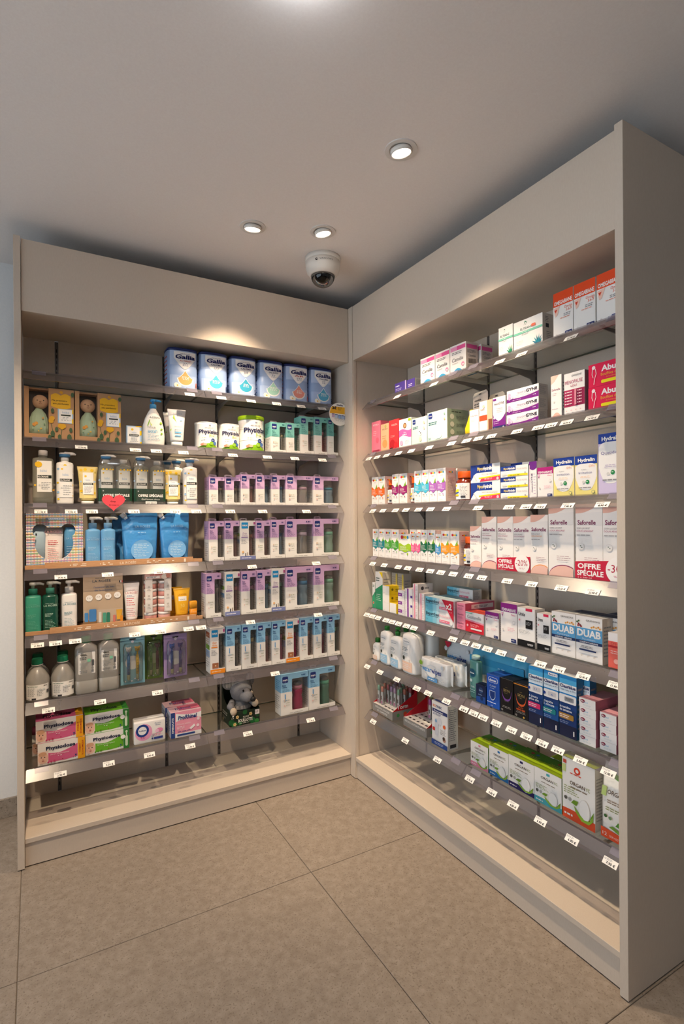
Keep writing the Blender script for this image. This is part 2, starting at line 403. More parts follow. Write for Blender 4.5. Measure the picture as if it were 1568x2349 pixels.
ORD = ['', 'top', 'second', 'third', 'fourth', 'fifth', 'sixth', 'bottom']
SECT = {'L': ((-1.416, -0.7115), (-0.7095, -0.003)), 'R': ((0.0445, 0.7385), (0.7405, 1.4195))}
SNAME = {'L': ('back unit, left half', 'back unit, right half'), 'R': ('right unit, far half', 'right unit, near half')}
def shelf(un, si, k):
    a, b = SECT[un][si]
    r = thing('glass_shelf', 'clear glass shelf with price rail, %s level, %s' % (ORD[k], SNAME[un][si]), 'shelf', 'glass shelves')
    L_ = b - a; g = MB(); g.box(-L_ / 2, L_ / 2, 0.085, 0.325, -0.006, 0, GLASS, front=GEDGE, left=GEDGE, right=GEDGE, back=GEDGE); obj('glass_pane', g, r)
    prof = [(0.0835, 0.0035), (0.0835, 0.001), (0.0500, -0.0365), (0.0535, -0.0375), (0.0865, -0.0015), (0.0865, -0.0075), (0.090, -0.0075)]
    rb = MB()
    for i in range(len(prof) - 1):
        (y0, z0), (y1, z1) = prof[i], prof[i + 1]
        if i == 3: continue
        rb.face([(-L_ / 2, y0, z0), (L_ / 2, y0, z0), (L_ / 2, y1, z1), (-L_ / 2, y1, z1)], RAIL)
    rb.face([(-L_ / 2, 0.0500, -0.0365), (-L_ / 2, 0.0535, -0.0375), (-L_ / 2, 0.0865, -0.0015), (-L_ / 2, 0.0835, 0.001)], RAIL)
    rb.face([(L_ / 2, 0.0500, -0.0365), (L_ / 2, 0.0535, -0.0375), (L_ / 2, 0.0865, -0.0015), (L_ / 2, 0.0835, 0.001)], RAIL)
    rail = obj('price_rail', rb, r)
    for e in (-1, 1):
        cb = MB(); x = e * (L_ / 2 - 0.055)
        y0, z0, y1, z1 = 0.0825, 0.008, 0.0700, -0.0140
        cb.face([(x - 0.024, y1 - 0.0008, z1), (x + 0.024, y1 - 0.0008, z1), (x + 0.024, y0 - 0.001, 0.001), (x - 0.024, y0 - 0.001, 0.001)], RAILC)
        cb.face([(x - 0.024, y0 - 0.001, 0.001), (x + 0.024, y0 - 0.001, 0.001), (x + 0.024, y0 - 0.001, 0.0045), (x - 0.024, y0 - 0.001, 0.0045)], RAILC)
        obj('end_clip', cb, rail)
    place(r, un, (a + b) / 2, 0, k)
for un in 'LR':
    for si in (0, 1):
        for k in range(1, 8): shelf(un, si, k)

# ------------------------------------------------------------------ recessed ceiling spots
LENS = emit('lamp_lens_glow', (1.0, 0.88, 0.74), 10.0)
LENS.cycles.emission_sampling = 'NONE'
TRIM = M('#d8d4cf', 0.6)
def ceiling_spot(x, y, aim, label, power=1.0, group='recessed ceiling spots'):
    r = thing('ceiling_spot', label, 'ceiling light', group)
    t = MB(); n = 32
    prof = [(0.050, 0.0), (0.0495, -0.003), (0.037, -0.004), (0.0345, -0.002), (0.0345, -0.0004)]
    for i in range(len(prof) - 1):
        for j in range(n):
            a, b = 2 * PI * j / n, 2 * PI * (j + 1) / n; (r0, z0), (r1, z1) = prof[i], prof[i + 1]
            t.face([(r0 * math.cos(a), r0 * math.sin(a), z0), (r0 * math.cos(b), r0 * math.sin(b), z0), (r1 * math.cos(b), r1 * math.sin(b), z1), (r1 * math.cos(a), r1 * math.sin(a), z1)], TRIM, True)
    obj('trim_ring', t, r)
    g = MB(); g.lathe([(0.033, 0.0), (0.033, -0.012), (0.030, -0.013), (0.029, -0.010)], M('#e6e1da', 0.5), n=28); gim = obj('gimbal', g, r)
    ln = MB(); ln.lathe([(0.0285, -0.0108), (0.02, -0.0128), (0.006, -0.0136)], LENS, n=24); lens = obj('lens', ln, gim)
    d = Vector((aim[0], aim[1], 0)); ax = Vector((0, 0, 1)).cross(-d) if d.length > 1e-4 else Vector((1, 0, 0))
    tilt = aim[2]
    q = Matrix.Rotation(tilt, 4, ax.normalized()).to_euler() if d.length > 1e-4 else (0, 0, 0)
    q2 = Matrix.Rotation(tilt * 0.55, 4, ax.normalized()).to_euler() if d.length > 1e-4 else (0, 0, 0)
    gim.rotation_euler = q2; gim.location = (0, 0, 0.001)
    sl = bpy.data.lights.new('spot_light', 'SPOT'); sl.energy = LAMP_W * power; sl.color = LAMP_COL; sl.spot_size = math.radians(73); sl.spot_blend = 1.0; sl.shadow_soft_size = 0.02
    so = bpy.data.objects.new('spot_light', sl); COL.objects.link(so); so.parent = r; so.location = (0, 0, -0.032); so.rotation_euler = q
    r.location = (x, y, CEIL)
    return r
ceiling_spot(-0.393, -0.979, (0.95, 0.30, math.radians(20)), 'recessed round ceiling spot nearest the camera, above the right unit', 0.8)
ceiling_spot(-0.638, -0.351, (0.10, 1.0, math.radians(20)), 'recessed round ceiling spot aimed at the back unit, left of the dome camera')
ceiling_spot(-0.384, -0.451, (0.95, 0.1, math.radians(20)), 'recessed round ceiling spot directly above the dome camera in view')
for i, (x, y, aim) in enumerate(((-1.48, -1.05, (0.12, 1.0, math.radians(30))), (-0.39, -1.64, (0, 0, 0)), (-1.7, -2.0, (0, 0, 0)), (-1.0, -2.6, (0, 0, 0)))):
    ceiling_spot(x, y, aim, ['recessed ceiling spot out of view over the left end', 'recessed ceiling spot out of view over the near right end', 'recessed ceiling spot behind the camera on its left', 'recessed ceiling spot behind the camera on its right'][i], (1.3, 0.6, 1.2, 0.9)[i])
# round opal ceiling lamp just above the picture: its glow shows on the ceiling at the top edge
r = thing('ceiling_lamp', 'round opal surface-mounted ceiling lamp whose glow shows at the top edge', 'ceiling light')
b = MB(); b.lathe([(0.10, 0.0), (0.10, -0.012), (0.095, -0.014)], TRIM, n=32); obj('lamp_base', b, r)
b = MB(); b.lathe([(0.094, -0.0142), (0.096, -0.03), (0.085, -0.042), (0.05, -0.048), (0.005, -0.05)], emit('opal_glow', (0.92, 0.96, 1.0), 6.0), n=32); obj('opal_cover', b, r)
r.location = (-0.92, -1.38, CEIL)

# ------------------------------------------------------------------ dome security camera
r = thing('dome_camera', 'white dome security camera with smoked bubble hanging from the ceiling', 'security camera')
CW = M('#dcd7d0', 0.45)
b = MB(); b.lathe([(0.077, 0.0), (0.077, -0.018), (0.075, -0.0195)], CW, n=36); obj('mounting_ring', b, r)
b = MB(); b.lathe([(0.0755, -0.0195), (0.074, -0.045), (0.068, -0.066), (0.057, -0.077), (0.053, -0.0785)], CW, n=36); hs = obj('housing', b, r)
b = MB(); P_ = []
for j in range(9):
    a = PI / 2 * j / 8; P_.append((max(0.0005, 0.0515 * math.cos(a)), -0.0785 - 0.046 * math.sin(a)))
b.lathe(P_, clear('smoked_bubble', (0.10, 0.10, 0.11, 1), '#050506', 0.5, 0.03, 0.1, 0.35), n=32); bub = obj('bubble', b, r)
b = MB(); b.ball((0.0, 0.0, -0.082), 0.030, M('#0c0c0e', 0.35)); b.lathe([(0.012, -0.115), (0.012, -0.100)], M('#1c1c20', 0.2), n=16); obj('lens_module', b, bub)
r.location = (-0.281, -0.258, CEIL)
P = Print(0.10, 0.04, lambda x, z, o: (x * 0.99, -(0.0752 + o) * math.sqrt(max(0.01, 1 - (x / 0.0752) ** 2)), z - 0.052), nx=6)
P.c(0.22, 0.42, 0.055, '#222226'); P.p([(0.20, 0.50), (0.27, 0.50), (0.235, 0.36)], '#dcd7d0'); P.t(0.62, 0.36, 0.16, 'VASCOM', '#55555a', w=0.55); P.l(-0.05, 0.82, 0.05, 0.98, 2, '#333336')
o = obj('maker_mark', P.mb, hs); o.rotation_euler = (0, 0, -math.radians(27))

# ================================================================== products of the back (left) unit
# ---- formula tubs, top shelf
def tub(i, u, w, h, drop, num, sub, subc, numc, label):
    r = thing('formula_tub', label, 'formula tub', 'blue formula tubs on the top shelf')
    rx, ry = w / 2, 0.055; hb = h - 0.012
    b = MB(); body = M('#9ab4e0', 0.35)
    b.loft([(0, rx * 0.95, ry * 0.95, 4, 0, ry), (0.004, rx, ry, 4, 0, ry), (hb, rx, ry, 4, 0, ry)], body, 28); obj('tub', b, r)
    b = MB(); b.loft([(hb + 0.0002, rx * 1.01, ry * 1.01, 4, 0, ry), (hb + 0.009, rx * 1.01, ry * 1.01, 4, 0, ry), (hb + 0.0125, rx * 0.97, ry * 0.97, 4, 0, ry)], M('#1d2c66', 0.4), 28); obj('lid', b, r)
    P = Print(w, hb, curved(rx, ry, 4, ry), nx=10, base=0.0004)
    P.s(0.07, 0.93, 12, 0.99, 0.62, '#b3c8ec'); P.s(0.07, 0.93, 12, 0.36, 0.02, '#adc4ea')
    f = lambda u: 0.60 - 0.0 + 1.15 * max(0, abs(u - 0.54) - 0.05) ** 1.25
    P.s(0.19, 0.90, 18, 0.97, lambda u: min(0.96, 0.52 + 1.25 * max(0, abs(u - 0.54) - 0.02) ** 1.35), '#f6f4f4')
    P.s(0.21, 0.88, 18, 0.965, lambda u: min(0.962, 0.545 + 1.3 * max(0, abs(u - 0.54) - 0.01) ** 1.35), '#fbfafa')
    def dtop(u): q = abs(u - 0.55) / 0.27; return 0.28 + 0.22 * max(0, (1 - q)) ** 1.6
    def dbot(u): q = min(1, abs(u - 0.55) / 0.27); return 0.28 - 0.20 * math.sqrt(max(0, 1 - q * q))
    P.s(0.28, 0.82, 16, dtop, dbot, '#f5f6f8'); P.s(0.32, 0.78, 16, lambda u: min(dtop(u), 0.285 + 0.19 * max(0, 1 - abs(u - 0.55) / 0.23) ** 1.5), lambda u: 0.28 - 0.165 * math.sqrt(max(0, 1 - min(1, abs(u - 0.55) / 0.23) ** 2)), drop)
    P.l(0.42, 0.24, 0.70, 0.34, 3, '#f2efec', 0.5, i + 1, 'c')
    P.c(0.27, 0.10, 0.08, '#f7f3ea'); P.c(0.36, 0.08, 0.06, '#fbf6ea'); P.c(0.30, 0.09, 0.025, '#e9b545')
    P.t(0.55, 0.905, 0.022, 'LABORATOIRE', '#2a3b74', w=0.30); P.t(0.55, 0.785, 0.105, 'Gallia', '#1b2560', w=0.62, b=0.035, it=0.12)
    P.t(0.56, 0.715, 0.042, sub, subc, w=0.36, b=0.015); P.l(0.46, 0.60, 0.66, 0.69, 3, '#7d86a0', 0.45, i, 'c')
    P.t(0.89, 0.07, 0.125, num, numc, b=0.01); P.l(0.72, 0.025, 0.92, 0.055, 1, '#e9f0fa', 0.5)
    obj('printed_wrap', P.mb, r)
    Q = MB()
    for k in range(7): Q.box(-rx - 0.0006, -rx + 0.001, 0.030, 0.075, 0.03 + k * 0.019, 0.034 + k * 0.019, M('#c1483f' if i in (0, 4) else '#3f5fa0'))
    obj('side_print', Q, r)
    place(r, 'L', u, 0.100, 1)
G = [(-0.797, '#f0b06a', '1', 'AC TRANSIT', '#c0563c', '#e06a3e', 'blue formula tub with a peach drop and orange 1, leftmost of six'),
     (-0.657, '#4fb4cf', '1', 'CALISMA', '#26335f', '#26335f', 'blue formula tub with an aqua drop and navy 1, second of six'),
     (-0.514, '#3aa6c9', '2', 'CALISMA', '#26335f', '#26335f', 'blue formula tub with an aqua drop and large navy 2'),
     (-0.374, '#a6d6c6', '1', 'GALLIAGEST', '#26335f', '#26335f', 'blue formula tub with a pale mint drop, fourth of six'),
     (-0.237, '#e99a8d', '1', 'AR', '#c0432f', '#d8604a', 'blue formula tub with a coral drop and red 1, fifth of six'),
     (-0.098, '#5aaed6', '3', 'CALISMA', '#26335f', '#26335f', 'blue formula tub with a teddy and aqua drop, beside the corner')]
for i, (u, dr, nu, su, sc_, nc, lb) in enumerate(G): tub(i, u, 0.134, 0.184 + 0.0008 * i, dr, nu, su, sc_, nc, lb + ' on the top shelf' if len(lb.split()) < 12 else lb)

# ---- kraft doll gift boxes
def dollbox(u, label, tiltx):
    w, h, dp = 0.174, 0.203, 0.065; r = thing('doll_gift_box', label, 'gift box', 'kraft gift boxes with a rag doll')
    K = M('#b88f68', 0.7); KI = M('#4d3a2c', 0.8); b = MB(); a, c = -w / 2 + 0.016, -w / 2 + 0.084
    b.box(-w / 2, a, 0, dp, 0, h, K); b.box(c, w / 2, 0, dp, 0, h, K); b.box(a, c, 0, dp, 0, 0.020, K); b.box(a, c, 0.02, dp, h - 0.006, h, K); b.box(a, c, dp - 0.003, dp, 0.020, h - 0.006, KI)
    obj('kraft_box', b, r)
    fm = MB(); fm.face([(a, 0.001, 0.020), (c, 0.001, 0.020), (c, 0.001, h - 0.03), (a, 0.001, h - 0.03)], FILM)
    fm.face([(a, 0.001, h - 0.03), (c, 0.001, h - 0.03), (c, 0.022, h - 0.001), (a, 0.022, h - 0.001)], FILM); obj('window_film', fm, r)
    d = MB(); SK = M('#e0b48e', 0.8); GR = M('#b3cdb0', 0.6); m = (a + c) / 2
    d.loft([(0.021, 0.0335, 0.022, 2.6, m, 0.030), (0.05, 0.0335, 0.022, 2.6, m, 0.030), (0.085, 0.031, 0.019, 2.4, m, 0.031), (0.105, 0.024, 0.015, 2.2, m, 0.033), (0.117, 0.015, 0.012, 2, m, 0.034), (0.124, 0.011, 0.010, 2, m, 0.034)], GR, 40)
    d.v = [(x + 0.0016 * math.sin(i * 1.9) * (z < 0.1), y - 0.0030 * abs(math.sin(i * 0.95)) * (z < 0.112), z) for i, (x, y, z) in enumerate(d.v)]
    dl = obj('rag_doll', d, r)
    hd = MB(); hd.ball((m + tiltx * .7, 0.029, 0.150), 0.0285, SK, 18, (1, 0.72, 1.0)); hd.ball((m + tiltx * .7, 0.0092, 0.148), 0.0036, M('#c99a7a', 0.8)); obj('doll_head', hd, dl)
    for s_ in (-1, 1):
        e = MB(); e.ball((m + tiltx * .7 + 0.011 * s_, 0.0098, 0.1530), 0.0021, BLACK, 8); obj('doll_eye', e, dl)
    mo = MB(); mo.tube([(m + tiltx * .7 - 0.005, 0.0098, 0.1405), (m + tiltx * .7, 0.0092, 0.1392), (m + tiltx * .7 + 0.005, 0.0098, 0.1405)], 0.0008, M('#a8644e'), 6); obj('doll_mouth', mo, dl)
    P = Print(0.064, 0.10, lambda x, z, o: (m + x, 0.0050 - o, z + 0.021))
    for q, (uu, vv, rr_, cc) in enumerate([(0.25, 0.35, 0.11, '#e9a13b'), (0.36, 0.40, 0.10, '#efae45'), (0.62, 0.20, 0.06, '#e9c24f'), (0.72, 0.62, 0.05, '#e0a63e'), (0.48, 0.10, 0.045, '#d9b84a'), (0.8, 0.38, 0.04, '#5f8d66'), (0.18, 0.15, 0.04, '#5f8d66')]): P.c(uu, vv, rr_, cc, 9)
    obj('dress_print', P.mb, dl)
    P = Print(w, h, front_of())
    YE = '#e8b41c'; DG = '#3f5a3c'
    P.s(0.53, 0.93, 12, lambda u: 0.87 + 0.04 * abs(math.sin((u - 0.53) * 16)), lambda u: 0.60 + 0.45 * abs(u - 0.75) ** 1.4, YE); P.p([(0.70, 0.93), (0.75, 0.90), (0.78, 0.93), (0.76, 0.96), (0.72, 0.96)], '#d99f22')
    P.t(0.70, 0.755, 0.035, 'Ma première', '#2e2718', w=0.32, it=0.3); P.t(0.73, 0.695, 0.035, 'eau parfumée', '#2e2718', w=0.32, it=0.3)
    P.r(0.665, 0.33, 0.985, 0.61, '#9fc3e2'); P.r(0.69, 0.34, 0.96, 0.60, '#f2f2f2'); P.r(0.73, 0.475, 0.93, 0.502, '#1d2a22'); P.t(0.83, 0.525, 0.04, 'bébé', '#9db8d6', w=0.14); P.l(0.73, 0.38, 0.93, 0.46, 3, '#9aa3ad', 0.4, 3, 'c')
    P.r(0.955, 0.33, 0.985, 0.42, '#e8c21c'); P.r(0.96, 0.52, 0.985, 0.61, '#e8c21c')
    for (x0, z0, x1, z1) in ((0.60, 0.02, 0.53, 0.30), (0.72, 0.02, 0.75, 0.22)): P.p([(x0 - 0.006, z0), (x0 + 0.006, z0), (x1 + 0.006, z1), (x1 - 0.006, z1)], DG)
    for (x, z) in ((0.53, 0.36), (0.75, 0.25), (0.55, 0.41), (0.72, 0.27), (0.78, 0.27)): P.c(x, z, 0.055, '#dba51d', 9)
    for (x, z, q) in ((0.64, 0.20, 0.035), (0.56, 0.11, 0.045), (0.70, 0.05, 0.04), (0.93, 0.20, 0.035), (0.90, 0.05, 0.05), (0.56, 0.56, 0.035), (0.97, 0.90, 0.035), (0.50, 0.03, 0.04)): P.c(x, z, q, DG, 8, q * 1.6)
    obj('printed_front', P.mb, r); place(r, 'L', u, 0.098, 2); return r
dollbox(-1.325, 'kraft gift box with a rag doll behind film, against the left side panel', 0.008)
dollbox(-1.147, 'kraft gift box with a rag doll, beside the small blue and yellow carton', -0.002)
def f(P):
    P.r(0.0, 0, 1, 1, '#a9c8e6'); P.r(0.06, 0.05, 0.88, 0.95, '#f4f4f2'); P.c(0.38, 0.80, 0.08, '#f0c21e', 10); P.r(0.88, 0.5, 1, 0.75, '#f0c81e'); P.r(0.6, 0.95, 1, 1, '#f0c81e'); P.r(0.9, 0.0, 1, 0.15, '#f0c81e')
    P.t(0.5, 0.60, 0.08, 'bébé', '#9fb6d8', w=0.3); P.t(0.5, 0.45, 0.06, 'KLORANE', '#ffffff', w=0.01); P.r(0.18, 0.44, 0.80, 0.54, '#17241d'); P.t(0.49, 0.465, 0.05, 'KLORANE', '#f4f4f2', w=0.5, b=0.02); P.l(0.2, 0.12, 0.78, 0.40, 4, '#9aa3ad', 0.35, 3, 'c')
place(carton('soap_carton', 'small white carton edged in blue and yellow on the second shelf', 'carton', None, 0.060, 0.078, 0.035, '#a9c8e6', f), 'L', -1.008, 0.10, 2)

# ---- pump bottles of several makes
def pump_parts(r, z, cx, cy, collar, headc, s=1.0, nozzle=1, clear_=False):
    m = M(headc, 0.35); p = MB(); p.lathe([(0.0135 * s, z), (0.0135 * s, z + 0.016 * s), (0.012 * s, z + 0.018 * s)], M(collar, 0.4), cx, cy, 18)
    pc = obj('pump_collar', p, r); p = MB()
    p.lathe([(0.005 * s, z + 0.018 * s), (0.005 * s, z + 0.028 * s), (0.011 * s, z + 0.030 * s), (0.0115 * s, z + 0.036 * s), (0.009 * s, z + 0.0395 * s)], m, cx, cy, 16)
    p.tube([(cx, cy, z + 0.034 * s), (cx + 0.020 * s * nozzle, cy - 0.004, z + 0.035 * s), (cx + 0.032 * s * nozzle, cy - 0.007, z + 0.031 * s)], [0.006 * s, 0.005 * s, 0.0035 * s], m, 8); obj('pump_head', p, r)
def bottle(name, label, cat, group, w, dp, h, col, e=2.4, fn=None, shoulder=0.018, neck=0.012, neckh=0.008, body_mat=None, root=None, x=0.0, hold=None):
    """lofted bottle; h is the shoulder height"""
    r = root or thing(name, label, cat, group); m = body_mat or M(col, 0.35); b = MB(); rx, ry = w / 2, dp / 2
    b.loft([(0, rx * 0.90, ry * 0.90, e, x, ry), (0.004, rx * 0.985, ry * 0.985, e, x, ry), (0.010, rx, ry, e, x, ry), (h - shoulder, rx, ry, e, x, ry), (h - shoulder * 0.45, rx * 0.93, ry * 0.92, e, x, ry), (h - shoulder * 0.12, rx * 0.66, ry * 0.66, 2.2, x, ry), (h, neck * 1.1, neck * 1.1, 2, x, ry), (h + neckh, neck, neck, 2, x, ry)], m, 28)
    obj('bottle', b, r)
    if fn:
        sf = curved(rx, ry, e, ry); P = Print(w, h, lambda a, z, o: (sf(a, z, o)[0] + x, sf(a, z, o)[1], z), nx=10, base=0.0005); fn(P); obj('label', P.mb, r)
    return r
def f(P):
    P.t(0.55, 0.74, 0.055, 'A-DERMA', '#5b6a72', w=0.48); P.p([(0.20, 0.53), (0.24, 0.53), (0.33, 0.70), (0.30, 0.70)], '#7ab51d'); P.p([(0.36, 0.53), (0.40, 0.54), (0.30, 0.66)], '#b7d334')
    P.t(0.40, 0.47, 0.035, 'PRIMALBA', '#4a555c', w=0.36); P.l(0.22, 0.33, 0.72, 0.42, 3, '#66a8cf', 0.5); P.l(0.22, 0.14, 0.78, 0.30, 4, '#9ab4c4', 0.35)
    P.c(0.82, 0.62, 0.055, '#9cc63a'); P.c(0.84, 0.45, 0.045, '#8cbf2f'); P.c(0.84, 0.33, 0.045, '#8cbf2f')
r = thing('lotion_bottle', 'white teardrop lotion bottle with blue pump on the second shelf', 'bottle')
b = MB(); e = 2.2
b.loft([(0, .043, .024, e, 0, .025), (.008, .047, .025, e, 0, .025), (.045, .0485, .025, e, 0, .025), (.085, .044, .024, e, 0, .025), (.120, .034, .021, e, 0, .025), (.145, .022, .017, 2, 0, .025), (.158, .014, .014, 2, 0, .025), (.163, .013, .013, 2, 0, .025)], M('#f1efeb', .35), 28); obj('bottle', b, r)
def dsurf(x, z, o):
    ks = [(0, .043), (.008, .047), (.045, .0485), (.085, .044), (.12, .034), (.145, .022), (.163, .013)]; rx = .013
    for (a, ra), (c_, rc) in zip(ks, ks[1:]):
        if a <= z <= c_: rx = ra + (rc - ra) * (z - a) / (c_ - a)
    ry = .025 * min(1, rx / .047 + .08); q = min(.97, abs(x) / rx); return (x, .025 - (ry + o + .0012) * (1 - q ** 2.2) ** (1 / 2.2), z)
P = Print(.094, .160, dsurf, nx=10); f(P); obj('label', P.mb, r); pump_parts(r, .163, 0, .025, '#4e9bd0', '#3f93cf', 1.05); place(r, 'L', -.925, .100, 2)
def tube(name, label, group, w, h, dp, col, fn, capcol='#f0eeea', caph=0.022, mat=None, capw=0.62):
    r = thing(name, label, 'tube', group); b = MB(); m = mat or M(col, 0.35)
    c = MB(); c.loft([(0, w * capw / 2 * .97, dp / 2 * .97, 2.2, 0, dp / 2), (caph, w * capw / 2, dp / 2, 2.2, 0, dp / 2)], M(capcol, .4), 24); obj('cap', c, r)
    b.loft([(caph + .0003, w * capw / 2 * 1.03, dp / 2 * 1.03, 2.2, 0, dp / 2), (caph + .010, w * .36, dp / 2 * 1.05, 2.2, 0, dp / 2), (h * .6, w * .42, dp / 2 * .75, 2.2, 0, dp / 2), (h * .9, w * .48, dp / 2 * .25, 2.4, 0, dp / 2), (h * .94, w / 2, .0015, 3, 0, dp / 2), (h, w / 2, .0012, 3, 0, dp / 2)], m, 28); obj('tube_body', b, r)
    def sf(x, z, o):
        t = max(0, min(1, (z - caph) / (h - caph))); hw = w * (.36 + .14 * t) ; hd = dp / 2 * max(.04, (1.05 if t < .05 else 1.05 - .9 * t ** 1.25)); q = min(.95, abs(x) / hw); return (x, dp / 2 - (hd + o + .001) * (1 - q ** 2.2) ** (1 / 2.2) - .0005, z)
    P = Print(w * .80, h, sf, nx=8); fn(P); obj('label', P.mb, r); return r
def f(P):
    P.t(.55, .86, .05, 'A-DERMA', '#c6cdd2', w=.62); P.p([(.02, .42), (.08, .42), (.32, .80), (.26, .84)], '#9fcb3b'); P.p([(.22, .78), (.30, .84), (.44, .64)], '#b9d95b')
    P.t(.55, .52, .035, 'PRIMALBA', '#b9c2c8', w=.5); P.l(.3, .34, .85, .48, 4, '#b5c9d6', .35); P.r(.32, .36, .75, .39, '#63b1de'); P.r(.32, .27, .72, .30, '#63b1de'); P.c(.8, .72, .09, '#d9e6ee', 10); P.l(.7, .68, .9, .72, 1, '#5aa7d8')
place(tube('cream_tube', 'white cream tube with green leaf, front one of two beside the blue pump', 'white cream tubes', .080, .168, .040, '#eeece8', f), 'L', -.826, .095, 2)
place(tube('cream_tube', 'white cream tube half hidden behind another beside the blue pump bottle', 'white cream tubes', .080, .164, .036, '#eeece8', f), 'L', -.832, .160, 2)

# ---- round formula tins
def tin(u, dia, h, label, lid):
    r = thing('formula_tin', label, 'formula tin', 'white formula tins'); R = dia / 2; b = MB(); lh = .020 if lid else .006
    b.lathe([(R * .97, 0), (R * .985, .002), (R * .97, .005), (R * .97, h - lh - .004), (R * .985, h - lh)], M('#f3f2ee', .35), 0, R, 36); obj('tin', b, r)
    b = MB()
    if lid: b.lathe([(R * 1.0, h - lh + .0003), (R * 1.01, h - lh + .006), (R * 1.01, h - .003), (R * .97, h)], M('#9ac31c', .4), 0, R, 36)
    else: b.lathe([(R * .98, h - lh + .0003), (R * .98, h - .001), (R * .93, h), (R * .92, h - .003)], M('#ecebe8', .35), 0, R, 36)
    obj('lid', b, r)
    if lid:
        for zz in (.30, .62): q = MB(); q.lathe([(R * .971, h * zz), (R * .984, h * zz + .001), (R * .984, h * zz + .002), (R * .971, h * zz + .003)], M('#eceae6', .35), 0, R, 36); obj('pressed_rib', q, r)
    hb = h - lh; P = Print(dia, hb, curved(R * .985, R * .985, 2, R), nx=14, base=.0006)
    P.s(.06, .94, 14, lambda u: .13 + .08 * math.cos((u - .5) * 6), .03, '#8fc31f'); P.s(.20, .80, 10, lambda u: .10 + .03 * math.cos((u - .5) * 6), .03, '#7fb51a')
    P.t(.52, .60, .15, 'Physiolac', '#22264f', w=.82, b=.03); P.t(.62, .475, .10, 'Bio', '#9bbf45', w=.22); P.l(.3, .80, .7, .84, 1, '#9a9aa0', .5, 2, 'c'); P.r(.5, .88, .52, .93, '#22264f'); P.r(.54, .88, .56, .93, '#22264f')
    P.c(.66, .33, .085, '#2b4a92'); P.c(.60, .20, .085, '#8fc31f'); P.c(.74, .22, .07, '#4b78bd'); P.l(.55, .18, .65, .22, 2, '#ffffff', .4, 2, 'c'); P.l(.61, .31, .71, .35, 2, '#ffffff', .4, 2, 'c')
    P.t(.87, .10, .24, '1', '#22264f'); P.l(.22, .38, .45, .44, 1, '#c5d69a'); P.c(.27, .17, .06, '#e7a98a', 9); P.c(.34, .16, .055, '#efb79b', 9); P.c(.22, .15, .05, '#d98f74', 9); P.c(.88, .46, .03, '#7aa54f', 8)
    obj('printed_wrap', P.mb, r); place(r, 'L', u, .095, 2)
tin(-.685, .106, .122, 'small white formula tin with green base wave, leftmost of the three tins', False)
tin(-.5775, .101, .122, 'small white formula tin between the other two tins', False)
tin(-.461, .126, .171, 'tall ribbed white formula tin with a lime green lid', True)

